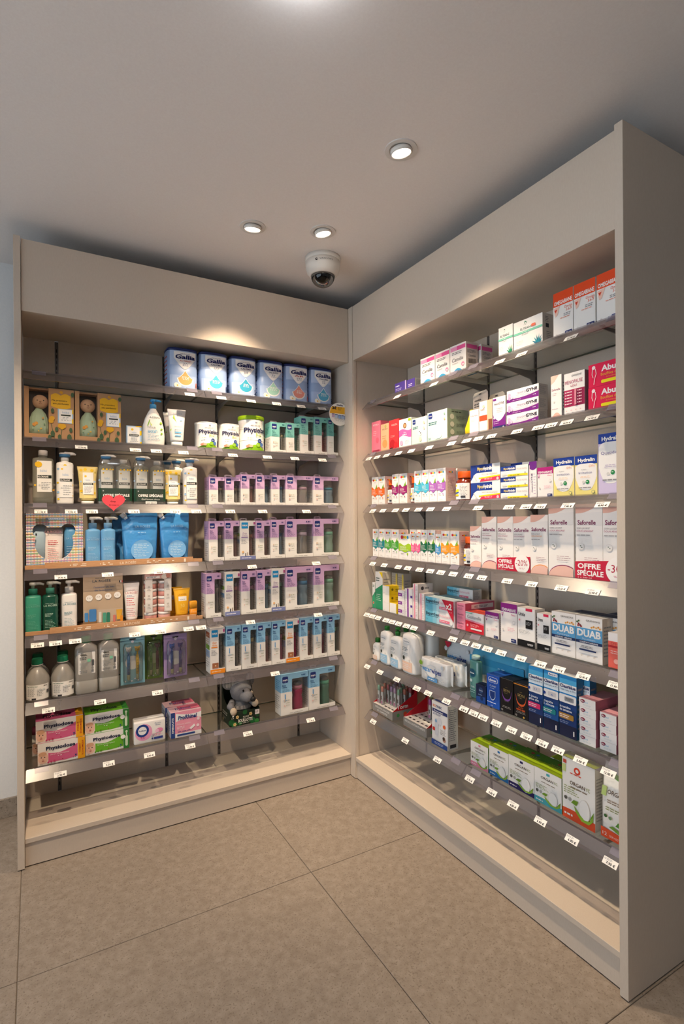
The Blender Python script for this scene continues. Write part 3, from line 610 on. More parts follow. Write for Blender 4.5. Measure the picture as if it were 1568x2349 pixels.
# ---- feeding bottle boxes with a cut-out window
def bottle_box(kind, w, h, wide, cap, liquid, label, group, u, shelf_, d=.100, dp=.072, deep=False):
    r = thing('feeding_bottle_box', label, 'bottle box', group)
    white = '#efede9'; topc = {'pink': '#dcb6de', 'teal': '#84cbc3', 'blue': '#94caec', 'white': '#f1efec', 'orange': '#f1efec'}[kind]
    split = {'pink': .54, 'teal': .52, 'blue': .56}.get(kind, .0)
    a = -w / 2 + w * (.40 if wide else .575); e = w / 2 - (.004 if wide else .0035); zb = h * (.105 if kind in ('white', 'orange') else .095); zt = h * .865; t = .0012
    b = MB(); W_ = M(white); C = M(topc)
    zs = h * split if split else 0
    def col_box(x0, x1, y0, y1, z0, z1):
        if zs and z0 < zs < z1: b.box(x0, x1, y0, y1, z0, zs, W_); b.box(x0, x1, y0, y1, zs, z1, C)
        else: b.box(x0, x1, y0, y1, z0, z1, C if (zs and z0 >= zs) else W_)
    col_box(-w / 2, a, 0, t, 0, h); b.box(a, w / 2, 0, t, 0, zb, W_); b.box(a, w / 2, 0, t, zt, h, C)
    col_box(-w / 2, -w / 2 + t, t, dp, 0, h); b.box(-w / 2 + t, w / 2, dp - t, dp, 0, h, M('#e6e0d8')); b.box(-w / 2 + t, w / 2, t, dp - t, 0, t, W_); b.box(-w / 2 + t, w / 2, t, dp - t, h - t, h, C)
    b.box(w / 2 - t, w / 2, t, dp - t, t, zb, W_); b.box(w / 2 - t, w / 2, t, dp - t, zt, h - t, C)
    fm = MB(); R = .006; P_ = [(e, zb), (e, zt)]
    for cx, cz, a0 in ((a + R, zt - R, 90), (a + R, zb + R, 180)):
        for i in range(4): q = math.radians(a0 + 30 * i); P_.append((cx + R * math.cos(q), cz + R * math.sin(q)))
    fm.face([(x, .0005, z) for x, z in P_], FILM); fm.face([(e, .0005, zb), (w / 2 - .0004, dp - .002, zb), (w / 2 - .0004, dp - .002, zt), (e, .0005, zt)], FILM)
    obj('window_film', fm, r)
    # rounded corners of the window cut
    cn = b
    for cz, sg in ((zt, -1), (zb, 1)):
        pts = [(a, cz)]; 
        for i in range(5): q = math.radians(90 * i / 4); pts.append((a + R - R * math.sin(q), cz + sg * (R - R * math.cos(q))))
        pts = [(a, cz)] + [(a + R * (1 - math.sin(math.radians(22.5 * i))), cz + sg * R * (1 - math.cos(math.radians(22.5 * i)))) for i in range(5)]
        cn.face([(x, 0, z) for x, z in pts], C if cz == zt or not zs else W_)
    obj('carton', b, r)
    # bottle
    cx = (a + w / 2) / 2 + (.0 if wide else .004); R = min(.0265, (w / 2 - a) * (.42 if wide else .52)); cy = .036; hb = zt - zb - .012
    if cx + R > w / 2 - .0015: R = w / 2 - .0015 - cx
    z0 = zb * .35; tint = {'none': ((.86, .86, .84, 1), '#e3ded6', .25), 'pink': ((.85, .55, .65, 1), '#d77a97', .4), 'magenta': ((.6, .1, .25, 1), '#b01e5c', .85), 'green': ((.35, .55, .48, 1), '#5a8f7c', .75), 'dark': ((.35, .38, .36, 1), '#3f5a52', .6), 'mint': ((.70, .86, .80, 1), '#b9e2d2', .45), 'blue': ((.68, .78, .86, 1), '#a4c4d8', .42), 'rose': ((.85, .72, .70, 1), '#d9a79c', .3), 'plum': ((.55, .25, .35, 1), '#7d2944', .75), 'grey': ((.75, .75, .73, 1), '#b5b0aa', .4)}[liquid]
    bm_ = clear('bottle_plastic_' + liquid, *tint, .1, .2)
    bt = MB(); bt.lathe([(R * .92, z0), (R, z0 + .006), (R, z0 + hb * .38), (R * .86, z0 + hb * .50), (R, z0 + hb * .62), (R, z0 + hb * .72), (R * .9, z0 + hb * .745)], bm_, cx, cy, 18); bo = obj('feeding_bottle', bt, r)
    cp = MB(); cm = M(cap, .4); cp.lathe([(R * .95, z0 + hb * .75), (R * .97, z0 + hb * .86), (R * .9, z0 + hb * .87)], cm, cx, cy, 18); obj('screw_ring', cp, bo)
    tt = MB(); tt.lathe([(R * .86, z0 + hb * .872), (R * .82, z0 + hb * .95), (R * .55, z0 + hb * .985), (R * .1, z0 + hb)], clear('teat_cover', (.85, .84, .82, 1), '#e6e2dc', .25, .1, .2), cx, cy, 18); obj('teat_cover', tt, bo)
    bs = MB(); bs.lathe([(R * .93, z0 - .004 if z0 > .006 else .0015), (R * 1.0, z0 + .0002), (R * 1.005, z0 + .005)], cm, cx, cy, 18); obj('bottle_base', bs, bo)
    # print
    P = Print(w, h, front_of()); k = .42 if wide else 1.0; lw = (.40 if wide else .575)
    def U(x): return x * lw
    P.r(0.004, 0.004, lw, max(split, .004) if split else .996, white)
    if split: P.r(0.004, split, lw, .996, topc)
    P.r(lw, .868, .996, .996, topc); P.r(lw, .004, .996, .092, white)
    if kind in ('white', 'orange'):
        P.rr(U(.16), .80, U(.90), .955, .03, '#1f93d3'); P.t(U(.53), .855, .045, 'MAM', '#ffffff', w=U(.55), b=.03); ac = '#e98a2b' if kind == 'orange' else '#8d6aa8'
        P.t(U(.52), .66, .045, 'Easy', ac if kind == 'orange' else '#b9a3c9', w=U(.5), it=.2); P.t(U(.52), .605, .045, 'Start' if kind == 'white' else 'Active', ac if kind == 'orange' else '#b9a3c9', w=U(.6), it=.2)
        P.r(U(.12), .565, U(.85), .588, ac); P.l(U(.12), .40, U(.9), .53, 5, '#8d8d95', .35, 5)
        if kind == 'white': P.c(U(.30), .20, .05 if wide else .07, '#e8b57c'); P.r(0, 0, 1, .10, '#7d86b8'); P.l(.08, .03, .9, .07, 1, '#e8e8f2'); P.r(U(.55), .10, U(.64), .17, '#26262e'); P.r(U(.78), .11, U(.86), .19, '#8a6a4a')
        else: P.rr(U(.22), .12, U(.95), .235, .02, '#a86b48'); P.c(U(.6), .175, .05, '#e8c9a8'); P.r(0, 0, 1, .095, '#ef8f22'); P.l(.08, .035, .9, .06, 1, '#fbe6cc')
        P.rr(.86, .90, .97, .965, .02, '#b04a86')
    else:
        ncol = '#24357c'; s0, s1 = (.12, .66) if not wide else (.13, .62)
        q = (s1 - s0) * lw * w / h
        P.rr(U(s0), .945 - q * 1.05, U(s1 + .02), .945, .035 if wide else .05, ncol); P.t(U((s0 + s1) / 2 + .01), .945 - q * .70, q * .34, 'mam', '#f4f4fa', w=U(.40), b=.03); P.l(U(s0 + .12), .945 - q * .93, U(s1 - .08), .945 - q * .80, 1, '#c9cfe8')
        z_ = .945 - q * 1.05; tc = '#5a4a86' if kind == 'pink' else ('#1f6a72' if kind == 'teal' else '#2c5c92')
        P.t(U(s0), z_ - .075, .036, 'Easy' if kind != 'teal' else 'Biberon', tc, w=U(.32), al='l', b=.02); P.t(U(s0), z_ - .122, .036, {'pink': 'Start', 'blue': 'Active', 'teal': 'Verre'}[kind], tc, w=U(.40), al='l', b=.02)
        P.l(U(s0), split + .015, U(.85), z_ - .14, 5, tc, .3, 7); P.l(.74, .90, .95, .965, 1, tc, .5)
        P.c(U(.32), split * .66, .035 if wide else .045, '#d9c7b4'); P.c(U(.32), split * .42, .03 if wide else .04, '#e2c4bc'); P.l(U(.45), split * .40, U(.80), split * .72, 3, '#a8b09a', .3, 4); P.l(.30, .03, .92, .055, 1, '#a9a6a2', .5)
        if kind == 'blue': P.r(U(.32), split * .72, U(.40), split * .93, '#4d9bd6'); P.l(U(.15), split * .64, U(.75), split * .68, 1, '#7fb0d8')
    obj('printed_front', P.mb, r)
    S_ = Print(dp, h, left_of(-w / 2, dp)); tc = {'pink': '#b78bc0', 'teal': '#3f9a92', 'blue': '#5c9cc8', 'white': '#b9a9c6', 'orange': '#d8b28a'}[kind]
    S_.r(.004, .004, .996, split if split else .996, white)
    if split: S_.r(.004, split, .996, .996, topc)
    if kind == 'orange': S_.r(.1, .78, .9, .9, '#b5674a'); S_.r(.1, .52, .9, .62, '#8ab04e'); S_.r(.1, .36, .9, .5, '#9ab6dc')
    elif kind == 'white': S_.r(.1, .6, .9, .68, '#8ab04e'); S_.r(.1, .42, .9, .52, '#6f9ed0')
    S_.l(.12, .62, .88, .86, 5, tc, .4, 3); S_.l(.12, .12, .88, .48, 7, '#b3b0ae', .35, 4); obj('printed_side', S_.mb, r)
    tb = MB(); tw = min(.040, w * .6); x0 = -w * .12 if not wide else -w * .22; hh = .013
    P_ = [(x0 - tw / 2, h - .002), (x0 + tw / 2, h - .002), (x0 + tw / 2, h + hh * .6), (x0 + tw / 2 - .005, h + hh), (x0 - tw / 2 + .005, h + hh), (x0 - tw / 2, h + hh * .6)]
    tb.prism(P_, dp * .52, dp * .52 + .0008, TABM); tb.box(x0 - .010, x0 + .010, dp * .52 - .0004, dp * .52 + .0012, h + .003, h + .007, M('#4a4048')); obj('hanging_tab', tb, r)
    place(r, 'L', u, d, shelf_); return r
def row(kind_list, shelf_, group):
    for (kind, u0, u1, h, cap, liq, lb, wide) in kind_list: bottle_box(kind, u1 - u0 - .001, h, wide, cap, liq, lb, group, (u0 + u1) / 2, shelf_)
row([('teal', -.383, -.301, .148, '#d8c79a', 'none', 'short teal and white bottle box, left of the two short ones', 0), ('teal', -.300, -.225, .150, '#6fc0a6', 'green', 'short teal and white bottle box, right of the two short ones', 0),
     ('teal', -.224, -.147, .190, '#e0c49a', 'rose', 'tall teal bottle box with a cream ring, second shelf', 0), ('teal', -.146, -.070, .192, '#d08a94', 'rose', 'tall teal bottle box with a pink ring, second shelf', 0), ('teal', -.069, -.006, .194, '#57b8a8', 'none', 'tall teal bottle box behind the round promotion disc', 0)], 2, 'teal feeding bottle boxes')
row([('pink', -.687, -.613, .130, '#e3cfa6', 'none', 'short lilac bottle box with cream ring, leftmost on the third shelf', 0), ('pink', -.612, -.537, .131, '#e3cfa6', 'none', 'short lilac bottle box with cream ring, second on the third shelf', 0),
     ('pink', -.536, -.461, .146, '#d9a9c0', 'rose', 'lilac bottle box with a pink ring, third on the third shelf', 0), ('pink', -.460, -.383, .146, '#3f6f9a', 'blue', 'lilac bottle box with a navy ring, middle of the third shelf row', 0),
     ('pink', -.382, -.306, .147, '#5f8fc4', 'blue', 'lilac bottle box with a pale blue ring, third shelf', 0), ('pink', -.305, -.154, .148, '#dfb9cc', 'none', 'wide lilac bottle box with a pink ringed bottle, third shelf', 1), ('pink', -.153, -.006, .149, '#4f9ab8', 'blue', 'wide lilac bottle box with a blue ringed bottle, third shelf', 1)], 3, 'lilac feeding bottle boxes, third shelf')
row([('pink', -.690, -.617, .184, '#e3cfa6', 'none', 'tall lilac bottle box, leftmost in the fourth shelf row', 0), ('pink', -.616, -.542, .185, '#d8b48a', 'rose', 'tall lilac bottle box, second in the fourth shelf row', 0),
     ('white', -.541, -.464, .185, '#e0a08a', 'rose', 'white and violet bottle box among lilac ones, fourth shelf', 0), ('pink', -.463, -.388, .184, '#b9a0b8', 'rose', 'tall lilac bottle box right of the white one, fourth shelf', 0),
     ('pink', -.387, -.311, .188, '#2f6a9e', 'blue', 'tall lilac bottle box with a navy ring, fourth shelf', 0), ('pink', -.309, -.156, .190, '#d3c0d4', 'none', 'wide lilac bottle box with a mauve ringed bottle, fourth shelf', 1), ('pink', -.155, -.006, .191, '#8fd2b6', 'mint', 'wide lilac bottle box with a mint bottle, fourth shelf', 1)], 4, 'lilac feeding bottle boxes, fourth shelf')
row([('pink', -.706, -.633, .202, '#b5aaa2', 'grey', 'tall lilac bottle box, leftmost in the fifth shelf row', 0), ('white', -.616, -.543, .203, '#dca09a', 'rose', 'white and violet bottle box, second in the fifth shelf row', 0), ('pink', -.537, -.462, .202, '#c9a3b8', 'grey', 'tall lilac bottle box, third in the fifth shelf row', 0),
     ('pink', -.461, -.386, .203, '#7fb4d6', 'blue', 'tall lilac bottle box with a blue bottle, fifth shelf', 0), ('white', -.385, -.312, .207, '#8ec0a8', 'dark', 'white bottle box with a slate base band, fifth shelf', 0), ('pink', -.310, -.155, .209, '#4f86b0', 'blue', 'wide lilac bottle box with a blue capped bottle, fifth shelf', 1), ('pink', -.154, -.006, .210, '#93d6b8', 'mint', 'wide lilac bottle box with a mint bottle, fifth shelf', 1)], 5, 'lilac feeding bottle boxes, fifth shelf')
row([('orange', -.687, -.617, .209, '#a9a39a', 'grey', 'white bottle box with orange foot, leftmost on the sixth shelf', 0), ('blue', -.612, -.539, .209, '#b9b4ac', 'grey', 'sky blue bottle box beside the leftmost orange footed box', 0), ('blue', -.536, -.461, .209, '#e3d29a', 'none', 'sky blue bottle box with a cream ring, sixth shelf', 0),
     ('blue', -.460, -.386, .209, '#e0a9b4', 'rose', 'sky blue bottle box with a pale pink ring, sixth shelf', 0), ('blue', -.384, -.311, .209, '#d992a8', 'pink', 'sky blue bottle box with a rose bottle, left of orange footed box', 0), ('orange', -.310, -.237, .210, '#b02a5c', 'magenta', 'white bottle box with orange foot and magenta bottle, sixth shelf', 0),
     ('blue', -.235, -.159, .212, '#c9a29a', 'rose', 'sky blue bottle box right of the magenta bottle, sixth shelf', 0), ('blue', -.156, -.079, .212, '#b59aa0', 'plum', 'sky blue bottle box, second from the corner, sixth shelf', 0), ('blue', -.077, -.005, .212, '#7fc4a4', 'dark', 'sky blue bottle box with a green bottle in the corner', 0)], 6, 'sky blue feeding bottle boxes')
bottle_box('blue', .150, .201, 1, '#e8a0b0', 'magenta', 'wide sky blue box with a magenta bottle on the bottom shelf', 'wide sky blue bottle boxes', -.264, 7)
bottle_box('blue', .150, .202, 1, '#7fd0b0', 'green', 'wide sky blue box with a green bottle on the bottom shelf', 'wide sky blue bottle boxes', -.1105, 7)

# ---- third shelf, baby washes
def klabel(P, cl=False, u0=.22, u1=.78, v0=.16, v1=.86):
    if not cl:
        for (u, v, q, c) in ((.12, .82, .07, '#9cc1e4'), (.86, .70, .07, '#9cc1e4'), (.10, .5, .06, '#f0c81e'), (.88, .45, .06, '#f0c81e'), (.12, .28, .07, '#9cc1e4'), (.86, .2, .07, '#f0c81e'), (.5, .90, .09, '#f0c81e'), (.14, .12, .06, '#f0c81e')): P.c(u, v, q, c, 9)
    P.r(u0, v0, u1, v1, '#f2f2f0'); P.c(u0 + .14, v1 - .08, .055, '#f0c21e', 10); P.t(.52, v1 - .24, .06, 'bébé', '#a4bfe0', w=.3)
    P.r(u0 + .03, v1 - .37, u1 - .02, v1 - .305, '#17241d'); P.t(.5, v1 - .358, .038, 'KLORANE', '#f2f2f0', w=(u1 - u0) * .7, b=.02); P.c(u0 + .12, v1 - .52, .05, '#c9cfd2', 10); P.l(u0 + .2, v0 + .05, u1 - .05, v1 - .44, 5, '#a2a8ae', .3, 3)
CLB = clear('clear_gel_bottle', (.92, .93, .89, 1), '#dcdac8', .20, .06, .2)
r = bottle('wash_bottle', 'square clear wash bottle with white cap, leftmost on the third shelf', 'bottle', None, .074, .045, .186, '', 5, lambda P: (klabel(P, True, .22, .90, .26, .92), P.c(.30, .84, .16, '#f0bf1c', 12), P.c(.15, .40, .05, '#f0bf1c', 8), P.c(.95, .3, .05, '#e8a81c', 8)), .010, .0145, .006, CLB)
b = MB(); b.lathe([(.0165, .1925), (.0165, .211), (.014, .2145)], M('#eeece8', .4), 0, .0225, 20); obj('cap', b, r)
b = MB(); b.loft([(.001, .0345, .020, 5, 0, .0225), (.026, .0345, .020, 5, 0, .0225)], M('#232826', .5), 24); obj('dark_base', b, r); place(r, 'L', -1.349, .098, 3)
def wpump(u, d, label, h=.172, yaw=0):
    r = bottle('lotion_bottle', label, 'bottle', 'white lotion bottles with blue pumps', .063, .045, h, '#eceae6', 3, lambda P: klabel(P, False, .20, .88, .16, .90), .012, .013, .004)
    b = MB(); b.lathe([(.0145, h + .0045), (.0145, h + .018), (.013, h + .019)], M('#f2f0ec', .4), 0, .0225, 20); obj('pump_collar', b, r)
    b = MB(); b.lathe([(.0195, h + .0195), (.0205, h + .029), (.0195, h + .030)], M('#4a86b8', .3), 0, .0225, 20); obj('pump_sleeve', b, r)
    b = MB(); b.lathe([(.021, h + .0302), (.021, h + .034), (.018, h + .0365)], M('#f2f0ec', .4), 0, .0225, 20); b.tube([(0, .0225, h + .0335), (.03, .016, h + .0335), (.040, .013, h + .030)], [.008, .006, .003], M('#f2f0ec', .4), 8); obj('pump_head', b, r)
    place(r, 'L', u, d, 3, 0, yaw)
wpump(-1.2715, .098, 'white baby lotion bottle with blue pump, second from the left panel'); wpump(-.768, .098, 'white baby lotion bottle with blue pump, front one beside the lilac boxes')
wpump(-.812, .165, 'white baby lotion bottle, middle of three queued beside the lilac boxes'); wpump(-.842, .230, 'white baby lotion bottle, rearmost of three queued beside the lilac boxes')
def f(P):
    P.r(0, .16, 1, .97, '#e9d48a'); [P.c(u, v, q, c, 9) for (u, v, q, c) in ((.1, .9, .09, '#f0c21e'), (.35, .92, .1, '#f0c81e'), (.75, .9, .1, '#f0c21e'), (.9, .6, .07, '#a9c8e6'), (.08, .6, .06, '#a9c8e6'), (.1, .35, .08, '#f0c21e'), (.92, .3, .07, '#f0c21e'), (.95, .85, .06, '#c9b25a'))]
    P.r(.20, .26, .84, .84, '#f1f0ee'); P.c(.36, .74, .07, '#f0c21e', 10); P.t(.5, .62, .05, 'bébé', '#b4c8e0', w=.26); P.r(.22, .515, .82, .565, '#17241d'); P.t(.52, .525, .03, 'KLORANE', '#f2f2f0', w=.46, b=.02); P.l(.28, .30, .78, .48, 5, '#a2a8ae', .3, 3)
YT = M('#dcc684', .4)
for u, d, lb in ((-1.188, .098, 'yellow floral cream tube standing between pump bottle and twin pack'), (-.846, .098, 'yellow floral cream tube right of the second twin pack')): place(tube('cream_tube', lb, 'yellow floral tubes', .078, .156, .040, '#dcc684', f, '#f2f0ea', .014, YT), 'L', u, d, 3)
def twin(u, label, heart):
    r = thing('twin_pack', label, 'twin pack', 'shrink-wrapped twin packs of wash')
    for s_ in (-1, 1):
        h = .168; bottle('', '', '', '', .062, .045, h, '', 3.2, lambda P: (klabel(P, True, .16, .86, .36, .86), [P.c(q, .87, .06, '#f0c21e', 8) for q in (.3, .5, .7, .85)], P.c(.08, .6, .05, '#a9c8e6', 8)), .014, .013, .006, CLB, r, s_ * .034)
        b = MB(); b.lathe([(.0145, h + .0063), (.0145, h + .020), (.013, h + .022)], M('#eeece8', .4), s_ * .034, .0225, 20); obj('cap', b, r)
        if s_ < 0:
            b = MB(); b.lathe([(.0195, h + .0222), (.0205, h + .032), (.0195, h + .033)], M('#4a86b8', .3), s_ * .034, .0225, 20); b.lathe([(.021, h + .033), (.021, h + .037), (.018, h + .039)], M('#f2f0ec', .4), s_ * .034, .0225, 20); b.tube([(-.034, .0225, h + .036), (-.006, .016, h + .036), (.004, .013, h + .032)], [.007, .006, .003], M('#f2f0ec', .4), 8); obj('pump_head', b, r)
    b = MB(); e = 6; b.loft([(.014, .0675, .0245, e, 0, .0225), (.068, .0675, .0245, e, 0, .0225)], M('#17402c', .4), 28, cap0=False, cap1=False); sl = obj('offer_sleeve', b, r)
    P = Print(.134, .054, curved(.0675, .0245, 6, .0225), nx=8, base=.0005); P.t(.52, .62, .20, 'OFFRE SPÉCIALE', '#f4f4f0', w=.76, b=.03); P.t(.52, .37, .13, 'Gel lavant doux', '#e4ebe4', w=.56); P.r(.36, .05, .70, .27, '#f0eeea'); P.t(.53, .09, .13, 'Lot de 2', '#333333', w=.26); obj('lettering', P.mb, sl)
    b = MB(); b.loft([(.002, .0682, .0252, 5, 0, .0225), (.15, .0682, .0252, 5, 0, .0225), (.178, .064, .020, 5, 0, .0225), (.196, .056, .014, 4, 0, .0225)], SHRINK, 24, cap0=False, cap1=False); obj('shrink_wrap', b, r)
    place(r, 'L', u, .098, 3)
twin(-1.083, 'shrink-wrapped pair of wash bottles with green band, above the red heart', 1); twin(-.945, 'shrink-wrapped pair of wash bottles with green band, right of the heart', 0)
# heart and round promotion disc on the rails
def outline_heart(w, h):
    P_ = []
    for i in range(28):
        t = 2 * PI * i / 28; x = 16 * math.sin(t) ** 3; y = 13 * math.cos(t) - 5 * math.cos(2 * t) - 2 * math.cos(3 * t) - math.cos(4 * t); P_.append((-x / 32 * w, (y + 17) / 29 * h))
    return P_
hb = MB(); hb.prism(outline_heart(.088, .068), 0, .0008, M('#e0505c', .35)); r = thing('heart_sticker', 'red heart-shaped shelf talker stuck on the third shelf rail', 'sign'); obj('heart_card', hb, r)
P = Print(.088, .068, front_of()); P.t(.48, .56, .09, 'Coup', '#5a1a22', w=.22, b=.02); P.t(.52, .36, .08, 'de coeur du', '#5a1a22', w=.44); obj('lettering', P.mb, r); place(r, 'L', -1.098, .0425, 3, -.030)
r = thing('promotion_disc', 'round white and yellow promotion disc hanging off the top shelf rail', 'sign'); b = MB(); b.loft([(-.0006, .058, .058, 2, 0, 0), (.0006, .058, .058, 2, 0, 0)], M('#efede8', .4), 36, smooth=False)
disc = obj('disc_card', b, r); disc.rotation_euler = (PI / 2, 0, 0)
P = Print(.116, .116, lambda x, z, o: (x, -.0006 - o, z - .058)); 
P.s(.02, .98, 24, lambda u: .5 + min(.34, math.sqrt(max(0, .235 - (u - .5) ** 2)) * .98), lambda u: min(.52, .5 + math.sqrt(max(0, .235 - (u - .5) ** 2)) * .98), '#efb42c')
P.s(.14, .86, 20, lambda u: .5 + math.sqrt(max(0, .235 - (u - .5) ** 2)), lambda u: min(.82, .5 + math.sqrt(max(0, .235 - (u - .5) ** 2))), '#efede8')
P.t(.52, .86, .07, 'Gallia', '#1b2560', w=.32, b=.03, it=.1); P.t(.25, .70, .12, '3€', '#22242e', w=.22, b=.04); P.l(.42, .66, .66, .82, 4, '#8a5a10', .4, 4)
for k in range(5): P.r(.12 + k * .155, .34 - .015 * k, .25 + k * .155, .50 - .015 * k, ['#c7b5d0', '#b9cbe4', '#86a6d6', '#a9bfe0', '#7d9cc8'][k]); P.r(.12 + k * .155, .475 - .015 * k, .25 + k * .155, .50 - .015 * k, '#27387a')
P.l(.2, .18, .8, .32, 4, '#b9b6b2', .35, 4, 'c'); obj('printed_front', P.mb, r); place(r, 'L', -.031, .043, 1, -.052)

# ---- fourth shelf
r = thing('gift_box', 'plaid pastel gift box with a bear-head window on the fourth shelf', 'gift box')
w, h, dp = .202, .218, .065; b = MB(); MP = M('#efe4d8', .6)
# bear outline for the window (x,z)
bear = []
def arc(cx, cz, rr, a0, a1, n):
    for i in range(n + 1): a = math.radians(a0 + (a1 - a0) * i / n); bear.append((cx + rr * math.cos(a), cz + rr * math.sin(a)))
arc(.048, .138, .026, -40, 140, 9); arc(-.048, .138, .026, 40, 220, 9); 
bear = []
arc(.046, .148, .027, -55, 150, 10); arc(-.052, .148, .027, 30, 235, 10); arc(-.003, .098, .068, 180, 360, 14)
outer = [(w / 2, 0), (w / 2, h), (-w / 2, h), (-w / 2, 0)]
bm = bmesh.new(); vo = [bm.verts.new((x, 0, z)) for x, z in outer]; vi = [bm.verts.new((x, 0, z)) for x, z in bear]
eo = [bm.edges.new((vo[i], vo[(i + 1) % 4])) for i in range(4)]; ei = [bm.edges.new((vi[i], vi[(i + 1) % len(vi)])) for i in range(len(vi))]
bmesh.ops.triangle_fill(bm, use_beauty=True, use_dissolve=False, edges=eo + ei, normal=(0, -1, 0)); bm.verts.index_update()
b.mesh([v.co[:] for v in bm.verts], [[v.index for v in f_.verts] for f_ in bm.faces], MP); bm.free()
for i in range(len(bear)):
    (x0, z0), (x1, z1) = bear[i], bear[(i + 1) % len(bear)]; b.face([(x0, 0, z0), (x1, 0, z1), (x1, .0015, z1), (x0, .0015, z0)], MP)
b.box(-w / 2, -w / 2 + .001, .0, dp, 0, h, MP); b.box(w / 2 - .001, w / 2, .0, dp, 0, h, MP); b.box(-w / 2, w / 2, dp - .001, dp, 0, h, MP); b.box(-w / 2, w / 2, 0, dp, h - .001, h, MP); b.box(-w / 2, w / 2, 0, dp, 0, .001, MP)
obj('carton', b, r)
def in_bear(x, z):
    n = len(bear); ins = False; j = n - 1
    for i in range(n):
        (xi, zi), (xj, zj) = bear[i], bear[j]
        if (zi > z) != (zj > z) and x < (xj - xi) * (z - zi) / (zj - zi) + xi: ins = not ins
        j = i
    return ins
P = Print(w, h, front_of(), lay=.00008)
PC = ['#c6a3cf', '#9bbfe0', '#e9c069', '#a7cfa0', '#e89a9a', '#8fb5d8']
n_ = 72
for k in range(19):
    u = .025 + k * .052; c = PC[(k * 5) % 6]; run = None; o = P.off()
    for i in range(n_ + 1):
        v = i / n_; ok = i < n_ and not in_bear(-w / 2 + u * w, (v + .5 / n_) * h) and not in_bear(-w / 2 + (u + .014) * w, (v + .5 / n_) * h)
        if ok and run is None: run = v
        if not ok and run is not None: P.mb.face([P.pt(u, run, o), P.pt(u + .014, run, o), P.pt(u + .014, v, o), P.pt(u, v, o)], M(c)); run = None
for k in range(20):
    v = .02 + k * .05; c = PC[(k * 5 + 2) % 6]; run = None; o = P.off()
    for i in range(n_ + 1):
        u = i / n_; ok = i < n_ and not in_bear(-w / 2 + (u + .5 / n_) * w, v * h) and not in_bear(-w / 2 + (u + .5 / n_) * w, (v + .013) * h)
        if ok and run is None: run = u
        if not ok and run is not None: P.mb.face([P.pt(run, v, o), P.pt(u, v, o), P.pt(u, v + .013, o), P.pt(run, v + .013, o)], M(c)); run = None
P.r(.34, .875, .66, .92, '#7ba6cf'); P.t(.5, .883, .026, 'MA ROUTINE BAIN', '#f2f2f2', w=.29, b=.02); P.t(.16, .10, .04, 'Le bain', '#9fc0a0', w=.18, it=.2); obj('printed_front', P.mb, r)
ins = MB(); ins.loft([(.002, .030, .018, 2.3, -.006, .034), (.03, .033, .018, 2.3, -.006, .034), (.13, .036, .008, 2.5, -.006, .034), (.158, .037, .002, 3, -.006, .034)], M('#f0e6e2', .4), 24); ti = obj('cream_tube', ins, r)
P = Print(.066, .15, lambda x, z, o: (x - .006, .0150 - o + .10 * max(0, z - .03) * 0 + .0, z)); P.t(.5, .92, .07, 'LA ROSÉE', '#b98a90', w=.9); P.l(.2, .60, .8, .74, 3, '#c9585c', .4); P.l(.2, .22, .8, .55, 6, '#d9868a', .25)
obj('lettering', P.mb, ti)
ins = MB(); ins.loft([(.002, .027, .024, 2.6, .060, .036), (.14, .027, .024, 2.6, .060, .036), (.160, .024, .020, 2.4, .060, .036)], M('#5f9fce', .4), 20); bi = obj('wash_bottle', ins, r)
P = Print(.05, .16, lambda x, z, o: (x + .060, .0115 - o, z)); P.t(.5, .70, .05, 'LA ROSÉE', '#9fc4e2', w=.8); P.l(.12, .2, .8, .55, 6, '#b9d6ea', .2); obj('lettering', P.mb, bi)
ins = MB(); ins.loft([(.002, .030, .020, 3, -.064, .036), (.12, .032, .020, 3, -.064, .036), (.170, .030, .008, 3, -.064, .036)], M('#a9c2d2', .6), 18); ins.ball((-.066, .014, .135), .003, BLACK, 8); obj('bath_cloth', ins, r)
place(r, 'L', -1.3085, .098, 4, .0042)
def rlabel(P, name='LA ROSÉE', c='#a9cfec'):
    P.t(.45, .755, .030, 'mon petit', c, w=.50, it=.3); P.t(.5, .69, .050, name, c, w=.80, b=.01); P.l(.18, .42, .7, .52, 3, c, .4, 2); P.l(.18, .14, .86, .36, 6, c, .22, 3)
def rose_pump(u, shelf_, col, label, group, pumpcol='#e6e4e0', collar='#7fb0d4', txt='#a9cfec', h=.152, mat=None, d=.098):
    r = bottle('wash_bottle', label, 'bottle', group, .057, .046, h, col, 3.0, lambda P: rlabel(P, c=txt), .010, .0135, .003, mat); pump_parts(r, h + .0032, 0, .023, collar, pumpcol, 1.18); place(r, 'L', u, d, shelf_, .0045)
rose_pump(-1.170, 4, '#6aa6d6', 'pale blue pump bottle beside the plaid gift box', 'pale blue pump bottles'); rose_pump(-1.112, 4, '#6aa6d6', 'pale blue pump bottle beside the blue refill pouches', 'pale blue pump bottles')
